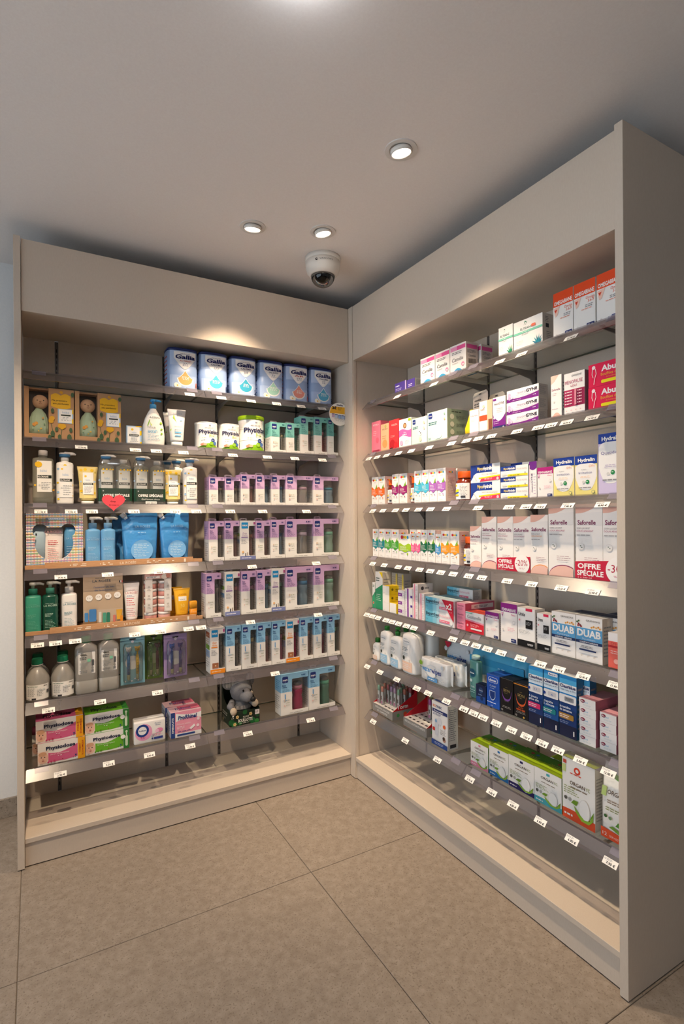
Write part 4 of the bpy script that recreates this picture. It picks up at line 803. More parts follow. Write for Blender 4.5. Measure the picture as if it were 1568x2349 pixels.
def pouch(u, d, w, h, label, yaw=0.0):
    r = thing('refill_pouch', label, 'refill pouch', 'blue refill pouches'); b = MB(); n = 28; m = foil('#4a99dc', .22); rnd = random.Random(int(u * 1000))
    secs = [(0, .40, .030), (.006, .43, .034), (.05, .455, .033), (.10, .47, .027), (.14, .485, .018), (.175, .49, .009), (.200, .5, .0022), (h - .0, .5, .0016)]
    b.loft([(z * h / .224 if z < h else h, w * q, t, 3.2, 0, .034) for z, q, t in secs], m, n)
    for i, v in enumerate(b.v):   # foil creases and the slanted spout corner
        x, y, z = v; k = z / h
        if k > .05: y += (rnd.random() - .5) * .004 * (1 if k < .9 else .3)
        if k > .72 and x < -w * .18: z -= ( -w * .18 - x) * (k - .72) / .28 * .75
        b.v[i] = (x, y, z)
    body = obj('pouch', b, r)
    s_ = MB(); a = Vector((-w * .36, .033, h * .865)); dr = Vector((-.62, 0, .78)).normalized(); s_.tube([a, a + dr * .012], .0085, M('#cfe0ee', .4), 12); s_.tube([a + dr * .0122, a + dr * .030], .0115, M('#e8e8e6', .4), 14); obj('spout_cap', s_, r)
    P = Print(w, h, lambda x, z, o: (x, -.006 - o + .034 * max(0, (z / h - .45)) ** 1.1 * 1.9, z)); P.c(.52, .26, .30, '#77b4ea', 26); P.l(.30, .14, .74, .40, 8, '#d9ebf8', .2, 3); obj('printed_front', P.mb, r)
    P = Print(w, h, lambda x, z, o: (x, .0135 - o, z)); P.t(.56, .72, .05, 'LA ROSÉE', '#8fc0ea', w=.42, b=.01); P.l(.42, .60, .70, .66, 1, '#8fc0ea', .3); o = obj('lettering', P.mb, r); o.rotation_euler = (math.radians(-11), 0, 0); o.location = (0, -.0335, .0)
    place(r, 'L', u, d, 4, .0045, yaw)
pouch(-.982, .105, .150, .222, 'blue refill pouch, front one of the left pair'); pouch(-1.008, .195, .150, .222, 'blue refill pouch half hidden behind the left front one'); pouch(-.834, .105, .130, .222, 'blue refill pouch beside the lilac bottle boxes, front one'); pouch(-.822, .195, .130, .220, 'blue refill pouch at the back beside the lilac bottle boxes')
# ---- wooden display trays of the fourth and fifth shelves
WOOD = noisy('light_wood', '#b98a62', '#c79a72', 40, .6, .05, 4, stretch=(1, 8, 8))
def tray(shelf_, x0, x1, t0, t1, label):
    r = thing('display_tray', label, 'display tray', 'wooden display trays'); b = MB(); b.box(x0, x1, .0965, .26, .0005, .004, WOOD); obj('tray_floor', b, r)
    b = MB(); b.bbox(x0, x1, .091, .0955, .0005, .017, WOOD, .0006); obj('front_lip', b, r); b = MB(); b.bbox(t0, t1, .0868, .0908, -.001 + .0018, .026, WOOD, .0006); lp = obj('front_plaque', b, r)
    P = Print(t1 - t0, .025, lambda x, z, o: (x + (t0 + t1) / 2, .0868 - o, z)); c = '#efe0cc'
    P.l(.17, .25, .30, .75, 2, c, .5, 2); P.l(.36, .25, .44, .75, 2, c, .5, 3); P.t(.53, .30, .42, 'LA ROSÉE', c, w=.11); P.l(.66, .25, .77, .75, 2, c, .5, 4); P.l(.80, .35, .87, .65, 1, c, .5, 5); P.c(.155, .5, .004, c); P.c(.345, .5, .004, c); P.r(.93, .2, .945, .8, c); obj('lettering', P.mb, lp); place(r, 'L', 0, 0, shelf_)
tray(4, -1.414, -.722, -1.345, -.765, 'wooden display tray with lettered lip under the gift box and pouches'); tray(5, -1.414, -.722, -1.330, -.752, 'wooden display tray with lettered lip under the teal bottles')

# ---- fifth shelf
rose_pump(-1.3865, 5, '#3f9a82', 'opaque teal pump bottle against the left side panel', 'green pump bottles', '#d8ded8', '#2f8a74', '#6fbba6'); rose_pump(-1.327, 5, '#1f6a55', 'translucent dark green pump bottle beside the opaque teal one', 'green pump bottles', '#d8ded8', '#4fa08c', '#b9d8ca', mat=clear('dark_green_bottle', (.12, .34, .27, 1), '#1d6650', .55, .1, .2))
rose_pump(-1.259, 5, '#eceae8', 'white pump bottle left of the cardboard display board', None, '#e6e4e0', '#e6e4e0', '#7fa8b4')
r = thing('display_board', 'beige cardboard display board with four white discs and product picture', 'display board'); w, h = .152, .221; b = MB(); b.bbox(-w / 2, w / 2, 0, .004, 0, h, M('#bfa88f', .6), .0004); obj('board', b, r)
b = MB(); b.prism([(-.03, 0), (.03, 0), (0, .15)], .0045, .008, M('#b39c84', .7)); obj('easel_back', b, r)
P = Print(w, h, front_of()); P.r(0, 0, 1, .10, '#caa680'); P.r(0, .10, 1, .34, '#c4b29e'); P.t(.42, .92, .028, 'mon petit', '#5c6a78', w=.25, it=.3); P.t(.46, .855, .045, 'LA ROSÉE', '#56626e', w=.46); P.t(.52, .745, .035, "l'essentiel du soin", '#4a6a94', w=.52, it=.2); P.t(.50, .69, .035, 'dès la naissance', '#4a6a94', w=.44, it=.2)
for k in range(4): P.c(.15 + k * .235, .565 + .01 * k, .085, '#f2efea', 16); P.l(.09 + k * .235, .55 + .01 * k, .21 + k * .235, .585 + .01 * k, 2, '#a89a8c', .4, k, 'c')
P.r(0, .08, .34, .16, '#8a6a48'); P.rr(.03, .13, .12, .30, .02, '#4f8fcb'); P.rr(.14, .13, .32, .36, .03, '#4a86c4'); P.rr(.38, .10, .45, .30, .02, '#d9d4cc'); P.rr(.48, .09, .57, .28, .02, '#4f9a82'); P.rr(.58, .09, .66, .28, .02, '#2f7a64'); P.rr(.74, .09, .80, .22, .02, '#c9746a'); P.p([(.84, .13), (.94, .13), (.98, .32), (.82, .32)], '#dba63a'); P.rr(.92, .09, .99, .20, .02, '#d98a2b')
P.r(.90, .83, .93, .87, '#22242c'); P.r(.93, .83, .96, .87, '#f2efea'); P.r(.96, .83, .99, .87, '#b03a36'); obj('printed_front', P.mb, r); place(r, 'L', -1.133, .104, 5, .0045)
def f(P): P.t(.5, .82, .03, 'mon petit', '#d9868a', w=.5, it=.3); P.t(.5, .74, .055, 'LA ROSÉE', '#c98a90', w=.92); P.l(.1, .46, .75, .66, 4, '#d5686c', .3); P.l(.1, .2, .8, .42, 5, '#dc9a9c', .25); P.r(.1, .675, .7, .72, '#efeff2'); P.l(.15, .68, .6, .71, 1, '#5a6a90')
for u, d, lb in ((-1.021, .100, 'white cream tube with red print, front one right of the display board'), (-1.014, .155, 'white cream tube behind the front one, right of the display board')): place(tube('cream_tube', lb, 'white tubes with red print', .066, .176, .038, '#f1ece9', f, '#efe9e6', .018), 'L', u, d, 5, .0045)
# jar gift display
r = thing('jar_display', 'cardboard display holding two stacks of pink and white jars', 'display stand'); b = MB(); b.bbox(-.075, .075, .0, .075, 0, .007, M('#b9b0a4', .6), .0005); obj('plinth', b, r)
for sx in (-1, 1):
    for k in range(5):
        z = .0075 + k * .034; x = sx * .029 + .0
        b = MB(); b.lathe([(.0255, z), (.0265, z + .002), (.0265, z + .021), (.025, z + .022)], M('#d6a49a' if (k + (sx > 0)) % 2 else '#c98d84', .4), x, .036, 22); j = obj('jar', b, r)
        b = MB(); b.lathe([(.027, z + .0222), (.027, z + .0325), (.025, z + .0335)], M('#f2efec', .4), x, .036, 22); obj('jar_lid', b, j)
b = MB()
b.box(-.057, .057, .0645, .066, .007, .212, M('#c9b8a8', .6)); obj('back_card', b, r)
for sx in (-1, 1):
    P = Print(.030, .14, lambda x, z, o: (x + sx * .040, .0075 - o, z + .045)); P.rr(0, 0, 1, 1, .45, '#ece6e0'); [P.c(.5, v, .16, '#c9c2ba', 12) for v in (.22, .5, .78)]; [P.l(.25, v - .12, .75, v - .05, 2, '#8a8680', .3, 3, 'c') for v in (.22, .5, .78)]
    for f_ in range(len(P.mb.v)): pass
    cardb = MB(); cardb.box(sx * .040 - .0155, sx * .040 + .0155, .0078, .0088, .043, .187, M('#e2dad2', .6)); cd = obj('side_card', cardb, r); obj('icons', P.mb, cd)
hc = MB(); hc.box(-.057, .057, .0078, .0088, .188, .212, M('#d9b0a8', .6)); hd = obj('header_card', hc, r); P = Print(.114, .024, lambda x, z, o: (x, .0078 - o, z + .188)); P.t(.45, .62, .24, 'LAIT NUTRITIF', '#c0424e', w=.5, b=.02); P.r(.05, .12, .55, .48, '#f2efec'); P.l(.08, .18, .52, .44, 2, '#55585e', .5); P.c(.72, .35, .11, '#e7ddd4', 12); P.c(.86, .5, .08, '#cf8a7c', 10); obj('lettering', P.mb, hd)
place(r, 'L', -.911, .100, 5, .0045)
def f(P): P.t(.5, .78, .05, 'LA ROSÉE', '#c98a1c', w=.6); P.r(.22, .60, .82, .74, '#f2efe8'); P.t(.5, .635, .04, 'solaire', '#4a5a80', w=.4, it=.2); P.t(.5, .40, .11, '50', '#f4cf60', w=.3, b=.02); P.l(.2, .22, .8, .36, 3, '#d99a22', .3, 3, 'c')
for u, d, lb in ((-.808, .102, 'yellow sun cream tube, front one beside the orange stick'), (-.830, .160, 'yellow sun cream tube, half hidden behind the front one')): place(tube('sun_cream_tube', lb, 'yellow sun cream tubes', .074, .138, .040, '#efb42a', f, '#eaa820', .018), 'L', u, d, 5, .0045)
r = thing('sun_stick', 'small orange sun stick at the right end of the fifth shelf tray', 'sun stick'); b = MB(); b.loft([(0, .017, .011, 3, 0, .012), (.045, .017, .011, 3, 0, .012)], M('#dd8d1c', .35), 20); obj('stick_body', b, r); b = MB(); b.loft([(.0453, .0175, .0115, 3, 0, .012), (.074, .0175, .0115, 3, 0, .012), (.078, .014, .009, 3, 0, .012)], M('#e6a02a', .35), 20); obj('cap', b, r)
P = Print(.034, .045, curved(.017, .011, 3, .012), base=.0006); P.t(.5, .6, .12, 'LA ROSÉE', '#f6d89a', w=.7); P.l(.2, .15, .8, .5, 3, '#f6d89a', .25); obj('label', P.mb, r); place(r, 'L', -.7585, .103, 5, .0045)

# ---- sixth shelf: saline and syringes
GRN = M('#1f8a5f', .4); MILKY = clear('milky_plastic', (.90, .90, .88, 1), '#dedad2', .42, .25, .2)
def round_saline(u, d, label, front):
    r = thing('saline_bottle', label, 'bottle', 'round saline bottles'); R = .043; b = MB()
    b.lathe([(R * .93, 0), (R, .006), (R, .078), (R * .93, .090), (R * .55, .118), (R * .36, .130), (R * .36, .136)], MILKY, 0, R, 32); obj('bottle', b, r)
    c = MB(); n = 32
    c.lathe([(R * .455, .1363), (R * .465, .139), (R * .45, .158), (R * .40, .162)], GRN, 0, R, 32)
    cp = obj('screw_cap', c, r); rb = MB(); rb.lathe([(R * .47, .1365), (R * .475, .1385), (R * .47, .140)], M('#eeece8', .4), 0, R, 24); obj('cap_seal', rb, cp)
    if front:
        P = Print(.086, .078, curved(R, R, 2, R), nx=16, base=.0006); P.r(.07, .12, .93, .86, '#eceae6'); P.t(.30, .76, .05, 'NaCl 0,9% B. Braun', '#2f6a55', w=.40, b=.02); P.t(.80, .76, .05, '500 ml', '#333333', w=.14, b=.02); P.l(.12, .30, .42, .72, 9, '#8a8f92', .35, 5); P.l(.48, .30, .75, .66, 5, '#8a8f92', .35, 6); P.c(.60, .62, .05, '#c9cfd0', 8); P.c(.74, .62, .05, '#c9cfd0', 8); P.r(.84, .40, .92, .56, '#55585c'); P.r(.28, .13, .44, .22, '#3a3a3e'); P.l(.10, .16, .26, .22, 1, '#333333'); obj('label', P.mb, r)
    place(r, 'L', u, d, 6)
round_saline(-1.3735, .080, 'round saline bottle with green cap in the left front corner', 1); round_saline(-1.284, .080, 'round saline bottle with green cap, second in the front row', 1)
round_saline(-1.372, .172, 'round saline bottle behind the left front one', 0); round_saline(-1.280, .172, 'round saline bottle behind the second front one', 0)
def square_saline(u, d, label, w):
    r = thing('saline_flask', label, 'bottle', 'square saline flasks'); dp = .060; b = MB(); rx, ry = w / 2, dp / 2
    b.loft([(0, rx * .9, ry * .9, 4.5, 0, ry), (.006, rx, ry, 4.5, 0, ry), (.052, rx, ry, 4.5, 0, ry), (.054, rx * .97, ry * .97, 4.5, 0, ry), (.057, rx * .97, ry * .97, 4.5, 0, ry), (.059, rx, ry, 4.5, 0, ry), (.175, rx, ry, 4.5, 0, ry), (.190, rx * .92, ry * .92, 4, 0, ry), (.203, rx * .5, ry * .62, 2.4, 0, ry), (.208, .016, .016, 2, 0, ry)], MILKY, 28); obj('bottle', b, r)
    c = MB(); c.lathe([(.0195, .2085), (.0195, .232), (.0175, .2345)], M('#2f9e63', .4), 0, ry, 28); obj('screw_cap', c, r)
    P = Print(w, .2, curved(rx, ry, 4.5, ry), nx=8, base=.0008); P.rr(.14, .42, .86, .86, .03, '#eceae6'); P.t(.36, .79, .03, 'VERSOL', '#333333', w=.30, b=.03); P.l(.20, .70, .55, .77, 2, '#555a5e', .5); P.rr(.52, .66, .66, .72, .02, '#7fc4a4'); P.l(.20, .52, .60, .66, 6, '#8a8f92', .3, 4); P.r(.70, .58, .80, .70, '#55585c'); P.t(.74, .52, .03, 'CE', '#333333', w=.1); P.r(.68, .45, .78, .50, '#77797c'); P.l(.2, .44, .6, .50, 2, '#777a7e', .4); obj('label', P.mb, r); place(r, 'L', u, d, 6)
square_saline(-1.1985, .085, 'square saline flask with bright green cap, left of the two', .084); square_saline(-1.1135, .090, 'square saline flask with bright green cap, right of the two', .080)
def blister(u, d, w, h, cardc, syr, label, yaw=0.0, heads=None):
    r = thing('syringe_blister', label, 'blister pack', 'novelty syringe blister packs'); b = MB(); b.bbox(-w / 2, w / 2, .022, .0228, 0, h, M(cardc, .5), .0003); obj('backing_card', b, r)
    hk = MB(); hk.box(-.013, .013, .0212, .022, h - .016, h - .010, M('#3a3a40')); obj('hang_slot', hk, r)
    bl = MB(); bl.loft([(.014, w * .36, .010, 3, 0, .0125), (.02, w * .40, .0115, 3, 0, .0125), (h * .80, w * .40, .0115, 3, 0, .0125), (h * .86, w * .34, .008, 3, 0, .0145)], SHRINK, 20); obj('blister_shell', bl, r)
    for i, (c, hc) in enumerate(syr):
        x = (i - (len(syr) - 1) / 2) * w * .36; s_ = MB(); s_.lathe([(.0062, h * .22), (.0062, h * .62)], M(c, .3), x, .0125, 14); s_.lathe([(.0032, h * .62), (.0032, h * .68)], M(c, .3), x, .0125, 10); so = obj('syringe', s_, r)
        t_ = MB(); t_.lathe([(.0045, h * .10), (.0065, h * .14), (.0065, h * .20), (.005, h * .219)], clear('syringe_tip_plastic', (.85, .85, .75, 1), '#d8d49a', .4, .1, .2), x, .0125, 12); obj('syringe_tip', t_, so)
        for k in range(5): q = MB(); q.box(x - .003, x + .003, .0060, .0064, h * (.27 + .06 * k), h * (.275 + .06 * k), M('#2a2a30')); obj('scale_mark', q, so)
        q = MB(); q.ball((x, .0120, h * .735), .0105, M(hc, .5), 12, (1, .9, 1)); hd = obj('animal_head', q, so)
        for s2 in (-1, 1):
            q = MB(); q.ball((x + s2 * .0085, .0120, h * .735 + .0085), .004, M(hc, .5), 8); obj('ear', q, hd); q = MB(); q.ball((x + s2 * .0035, .0030, h * .735 + .002), .0012, BLACK, 6); obj('eye', q, hd)
        q = MB(); q.ball((x, .0030, h * .735 - .0025), .0018, M('#7a3a2a'), 6); obj('snout', q, hd)
    P = Print(w, h, front_of(.022)); P.r(.02, .02, .98, .86, cardc); P.c(.5, .45, .30, '#ffffff' if cardc != '#7fa04e' else '#c9d8a0', 18); P.c(.5, .89, .06, '#efeaf2', 10); [P.c(.2 + .13 * k, .07 + .04 * (k % 2), .035, '#efeaf2', 8) for k in range(5)]; obj('printed_card', P.mb, r)
    place(r, 'L', u, d, 6, 0, yaw)
blister(-1.0155, .112, .100, .206, '#8cc0d2', [('#2f6fa8', '#e8e4de'), ('#d9b02c', '#e3b83a')], 'pale blue blister card with a blue and a yellow novelty syringe', .0)
blister(-.921, .150, .076, .200, '#7fa04e', [('#6a9a3e', '#5f8a3a'), ('#6a3a34', '#5a3228')], 'green blister card with a green and a brown novelty syringe')
blister(-.829, .125, .105, .192, '#b09ac9', [('#2f4a9a', '#3a58b0'), ('#4a3f8a', '#5a5098')], 'lilac blister card with two blue novelty syringes, front one', .10)
blister(-.853, .175, .105, .196, '#9a84b8', [('#5a3f8a', '#6a4f98'), ('#8a3f5a', '#9a5068')], 'lilac blister card half hidden behind the front lilac one', .10)

# ---- bottom shelf
def physio(colr, dark, label, group, u, d, dz, w, h, yellow):
    def f(P):
        P.r(0, 0, 1, 1, '#f1eeea'); wv = .84 if yellow else .86
        P.s(.05, wv, 20, lambda u: .62 - .62 * abs(max(0, u - .05)) * 0 - .16 * math.sin(max(0, min(1, (u - .05) / .8)) * PI) + .30 * max(0, u - .45), lambda u: max(.0, .06 + .02 * math.sin(u * 5) + .36 * max(0, u - .55) ** 1.2), colr)
        P.s(.0, .22, 8, .62, .05, '#f1ddd2'); P.c(.11, .32, .105, '#eec3ac', 18, .13); P.c(.10, .50, .085, '#d9a888', 14, .05); P.c(.075, .36, .014, '#4a3a34', 8); P.c(.145, .36, .014, '#4a3a34', 8); P.c(.11, .27, .018, '#e0a890', 8); P.c(.11, .20, .028, '#c9746c', 10, .012)
        P.t(.48, .66, .155, 'Physiodose', '#1c2547', w=.62, b=.035); P.t(.46, .40, .07, 'Sérum physiologique', '#f6dfe6' if yellow else '#dcefc4', w=.40, it=.1); P.l(.42, .30, .54, .36, 1, '#f6e4ea'); P.c(.22, .10, .022, dark, 10); P.c(.28, .11, .022, dark, 10); P.c(.345, .12, .025, dark, 10); P.t(.07, .04, .05, '40', '#555555', w=.05); P.c(.80, .22, .02, '#2f4a86', 8); P.l(.74, .10, .84, .17, 2, '#55607a', .4); P.c(.52, .15, .012, '#9a2a3a', 8)
        if yellow: P.r(.845, 0, 1, 1, '#f0a81c'); P.t(.905, .5, .035, 'FORMAT', '#c0392b', w=.42, rot=True, b=.02); P.t(.965, .5, .035, 'ÉCONOMIQUE', '#c0392b', w=.68, rot=True, b=.02)
        else:
            P.r(.862, 0, 1, 1, '#2f7d33'); P.rr(.905, .12, .965, .66, .03, '#cfe0c4'); P.rr(.92, .66, .95, .84, .02, '#cfe0c4'); P.c(.935, .86, .03, '#cfe0c4', 10); P.c(.85, .62, .055, '#f2f2ee', 12)
    def tp(P): P.r(0, 0, .86, 1, colr); P.r(.845 if yellow else .862, 0, 1, 1, '#e8a01c' if yellow else '#3a8a3a'); P.t(.45, .30, .35, 'Physiodose', '#2a2a30', w=.6, b=.03)
    place(carton('saline_carton', label, 'carton', group, w, h, .10, '#eeeae6', f, side='#e9d9d4' if yellow else '#dfe8d2', top=colr, topfn=tp), 'L', u, d, 7, dz)
physio('#d8638f', '#c9446e', 'pink saline dose carton with yellow strip, lower one of the stack', 'pink saline dose cartons', -1.291, .100, 0, .168, .0865, True); physio('#d8638f', '#c9446e', 'pink saline dose carton with yellow strip, upper one of the stack', 'pink saline dose cartons', -1.297, .102, .0875, .168, .0865, True)
physio('#6cb52d', '#5a9a24', 'green saline dose carton, lower one of the stack', 'green saline dose cartons', -1.120, .108, 0, .168, .082, False); physio('#6cb52d', '#5a9a24', 'green saline dose carton, upper one of the stack', 'green saline dose cartons', -1.121, .110, .083, .168, .082, False)
physio('#d8638f', '#c9446e', 'pink saline dose carton hidden behind the pink stack', 'pink saline dose cartons', -1.310, .212, 0, .168, .0865, True)
def nasal(u, d, label, dz=0):
    r = thing('nasal_aspirator_case', label, 'case', 'white nasal aspirator cases'); w, h, dp = .131, .097, .030; b = MB(); b.bbox(-w / 2, w / 2, 0, dp, 0, h, M('#f2f0ee', .35), .007, 3, True); obj('case', b, r); b = MB(); b.bbox(-w / 2 - .0008, w / 2 + .0008, dp / 2, dp / 2 + .001, .003, h - .003, M('#c9c6c4', .4), .0004); obj('case_seam', b, r)
    P = Print(w, h, front_of()); P.c(.30, .52, .27, '#f0a8cc', 24); P.c(.26, .60, .205, '#1f3f8c', 26); P.c(.26, .60, .135, '#f4f4f4', 24); P.t(.26, .57, .07, 'ProRhinel', '#2f4a90', w=.22, b=.02); P.t(.75, .82, .055, 'Mouche', '#3a6a9a', w=.20); P.t(.75, .74, .055, 'Bébé', '#3a6a9a', w=.15); P.c(.80, .52, .11, '#e88ab8', 14, .07); P.c(.72, .50, .06, '#f4c4dc', 10); P.l(.55, .28, .92, .40, 3, '#e05a9a', .4); P.p([(.52, .30), (.62, .40), (.64, .36), (.56, .26)], '#b9bcc4'); P.r(.62, .14, .90, .24, '#2f3f8c'); P.c(.57, .19, .03, '#2f3f8c', 10); P.l(.18, .26, .36, .34, 2, '#b03a7a', .5, 2, 'c'); obj('printed_front', P.mb, r); place(r, 'L', u, d, 7, dz)
nasal(-.951, .104, 'white nasal aspirator case with blue ring, front one'); nasal(-.948, .142, 'white nasal aspirator case behind the front one')
def f(P):
    P.r(0, 0, 1, 1, '#ef9db4'); P.s(.16, 1, 14, lambda u: .95 - .10 * math.sin((u - .16) * 3), lambda u: .62 + .12 * math.sin((u - .16) * 3.5), '#f4f2f2'); P.r(.0, .0, .135, 1, '#2a4688'); P.t(.09, .5, .06, 'EMBOUTS', '#f2f2f2', w=.6, rot=True, b=.02); P.r(.135, 0, 1, .16, '#f4f2f0'); P.t(.54, .69, .16, 'ProRhinel', '#1f3a7c', w=.62, b=.03, it=.15); P.t(.42, .48, .08, 'Embouts jetables', '#f8e4ea', w=.46, it=.1); P.l(.2, .30, .5, .44, 3, '#fbe9ee', .4); P.p([(.60, .30), (.66, .24), (.80, .36), (.76, .44)], '#f6f4f4'); P.c(.90, .62, .05, '#f6dfe6', 12); P.c(.88, .36, .05, '#f6dfe6', 12); P.r(.20, .06, .78, .13, '#2a4688'); P.l(.22, .20, .75, .25, 1, '#3a4a80', .5)
for u, d, lb in ((-.797, .100, 'pink nose tip carton with navy stripe, front one'), (-.803, .185, 'pink nose tip carton behind the front one')): place(carton('nose_tip_carton', lb, 'carton', 'pink nose tip cartons', .134, .112, .080, '#ef9db4', f, side='#c9cfe0', top='#efc4d0', sidefn=smallprint('#5a6aa0'), sideat='L', topfn=lambda P: (P.r(.3, .2, 1, .9, '#e0708c'), P.t(.45, .3, .35, 'ProRhinel', '#2a4688', w=.5, b=.02))), 'L', u, d, 7)
# plush in its box
r = thing('plush_box', 'dark green open box with a leafy floral front on the bottom shelf', 'box'); w, dp = .146, .125; GB = M('#1b2a1e', .5); b = MB()
b.box(-w / 2, w / 2, 0, .0015, 0, .066, GB); b.box(-w / 2, w / 2, dp - .0015, dp, 0, .20, M('#16301f', .5)); b.box(-w / 2, w / 2, 0, dp, 0, .0015, GB)
for sx in (-1, 1):
    x = sx * (w / 2 - .0008); b.mesh([(x - .0007, 0, 0), (x - .0007, dp, 0), (x - .0007, dp, .20), (x - .0007, dp * .72, .11), (x - .0007, 0, .066), (x + .0007, 0, 0), (x + .0007, dp, 0), (x + .0007, dp, .20), (x + .0007, dp * .72, .11), (x + .0007, 0, .066)], [(0, 1, 2, 3, 4), (9, 8, 7, 6, 5), (4, 3, 8, 9), (3, 2, 7, 8), (0, 4, 9, 5)], GB)
obj('open_box', b, r)
P = Print(w, .066, front_of()); [P.c(u, v, q, c, 9) for (u, v, q, c) in ((.05, .3, .10, '#1f5a2e'), (.15, .1, .10, '#2a7038'), (.75, .2, .10, '#1f6a34'), (.9, .1, .08, '#35803a'), (.92, .5, .06, '#245c30'), (.5, .88, .08, '#1f5a2e'), (.33, .15, .06, '#2f7a3c'))]
for (u, v) in ((.24, .62), (.15, .14), (.68, .72)):
    for k in range(5): P.c(u + .035 * math.cos(k * 1.257), v + .085 * math.sin(k * 1.257), .022, '#e2c98a', 8)
    P.c(u, v, .016, '#c9822c', 8)
P.c(.09, .75, .03, '#e8e4da', 10); P.l(.04, .56, .14, .64, 1, '#e8e4da'); P.t(.52, .53, .13, 'PELUCHE', '#d8d4c8', w=.20); P.t(.50, .26, .22, 'BOUILLOTTE', '#e8e4da', w=.48, b=.02); P.r(.82, .62, .97, .95, '#d9d0d0'); P.l(.84, .66, .95, .92, 3, '#3a3a3e', .5); P.l(.3, .14, .72, .20, 1, '#c9c4b8'); obj('printed_front', P.mb, r)
P = Print(dp, .066, left_of(-w / 2, dp)); P.l(.15, .55, .85, .85, 2, '#c9c4b8', .4); P.l(.15, .25, .6, .45, 2, '#a9a498', .3); P.c(.2, .15, .05, '#e2c98a', 8); obj('printed_side', P.mb, r); place(r, 'L', -.525, .094, 7)
FUR = noisy('grey_plush', '#6c6c70', '#86868a', 500, .95, .6, 4); FURL = noisy('pale_plush', '#b9a892', '#cdbda6', 500, .95, .6, 4)
STR = bpy.data.materials.new('striped_ticking'); STR.use_nodes = True; n = STR.node_tree.nodes; l = STR.node_tree.links; wv = n.new('ShaderNodeTexWave'); wv.inputs['Scale'].default_value = 55; tc = n.new('ShaderNodeTexCoord'); l.new(tc.outputs['Object'], wv.inputs[0]); rp = n.new('ShaderNodeValToRGB'); rp.color_ramp.interpolation = 'CONSTANT'; rp.color_ramp.elements[0].color = lin('#35363c'); rp.color_ramp.elements[1].position = .5; rp.color_ramp.elements[1].color = lin('#b9b7b4'); l.new(wv.outputs['Fac'], rp.inputs[0]); l.new(rp.outputs[0], n['Principled BSDF'].inputs['Base Color']); n['Principled BSDF'].inputs['Roughness'].default_value = .9
r = thing('plush_mouse', 'grey plush animal with big striped ears sitting in the green box', 'plush toy')
b = MB(); b.loft([(.003, .045, .035, 2.3, 0, .058), (.03, .052, .042, 2.2, 0, .058), (.065, .050, .040, 2.1, 0, .058), (.095, .040, .034, 2, 0, .058), (.118, .024, .022, 2, 0, .058)], FUR, 22); obj('body', b, r)
b = MB(); b.loft([(.100, .030, .028, 2, .004, .050), (.115, .046, .040, 2.1, .003, .048), (.140, .053, .046, 2.1, .002, .049), (.165, .050, .044, 2.1, 0, .052), (.185, .036, .032, 2, 0, .055), (.196, .014, .014, 2, 0, .056)], FUR, 24); hd = obj('head', b, r)
b = MB(); b.tube([(.008, .016, .132), (.022, -.010, .122), (.030, -.018, .118)], [.034, .024, .012], FUR, 14); obj('snout', b, hd)
b = MB(); b.ball((.034, -.028, .118), .0135, M('#141416', .6), 14, (1, .8, .9)); obj('nose', b, hd)
b = MB(); b.ball((.016, .002, .140), .026, FURL, 14, (1.15, .42, .62)); obj('face_patch', b, hd)
for x, y, z in ((-.006, -.001, .158), (.030, .001, .156)): b = MB(); b.ball((x, y - .006, z), .0050, M('#0c0c0e', .15), 12); obj('eye', b, hd)
for sx, cx, cz, yy in ((-1, -.056, .188, .046), (1, .056, .184, .070)):
    b = MB(); ax = [(.0, .002), (.006, .010)]; k = 18
    pts = [(cx + .034 * math.cos(2 * PI * i / k) * (1 if sx < 0 else .62), cz + .033 * math.sin(2 * PI * i / k)) for i in range(k)]
    b.prism(pts, yy, yy + .008, FUR); ear = obj('ear', b, hd); b = MB(); pts2 = [(cx + (x - cx) * .80, cz + (z - cz) * .80) for x, z in pts]; b.prism(pts2, yy - .0012, yy - .0002, STR); obj('striped_ear_lining', b, ear)
for sx in (-1, 1):
    b = MB(); b.tube([(sx * .040, .048, .098), (sx * .060, .024, .082), (sx * .054, .006, .070 if sx < 0 else .088)], [.015, .017, .013], FUR, 12); ar = obj('arm', b, r); b = MB(); b.ball((sx * .053, -.002, .066 if sx < 0 else .090), .0165, FURL, 12, (1, .9, 1.1)); obj('paw', b, ar)
b = MB(); b.loft([(.064, .056, .046, 2.1, 0, .058), (.080, .0515, .043, 2.1, 0, .058)], STR, 22, cap0=False, cap1=False); obj('striped_belt', b, r)
place(r, 'L', -.527, .098, 7, .002)

# ================================================================== products of the right unit (u runs from the corner towards the camera)
def C_(name, label, group, u0, u1, h, k, fn, dp=.06, col='#f1efeb', side=None, top=None, d=.100, dz=0.0, sidefn='p', topfn=None, yaw=0.0, cat='carton'):
    r = carton(name, label, cat, group, u1 - u0 - .001, h, dp, col, fn, side, top, smallprint() if sidefn == 'p' else sidefn, topfn, 'R')
    place(r, 'R', (u0 + u1) / 2, d, k, dz, yaw); return r
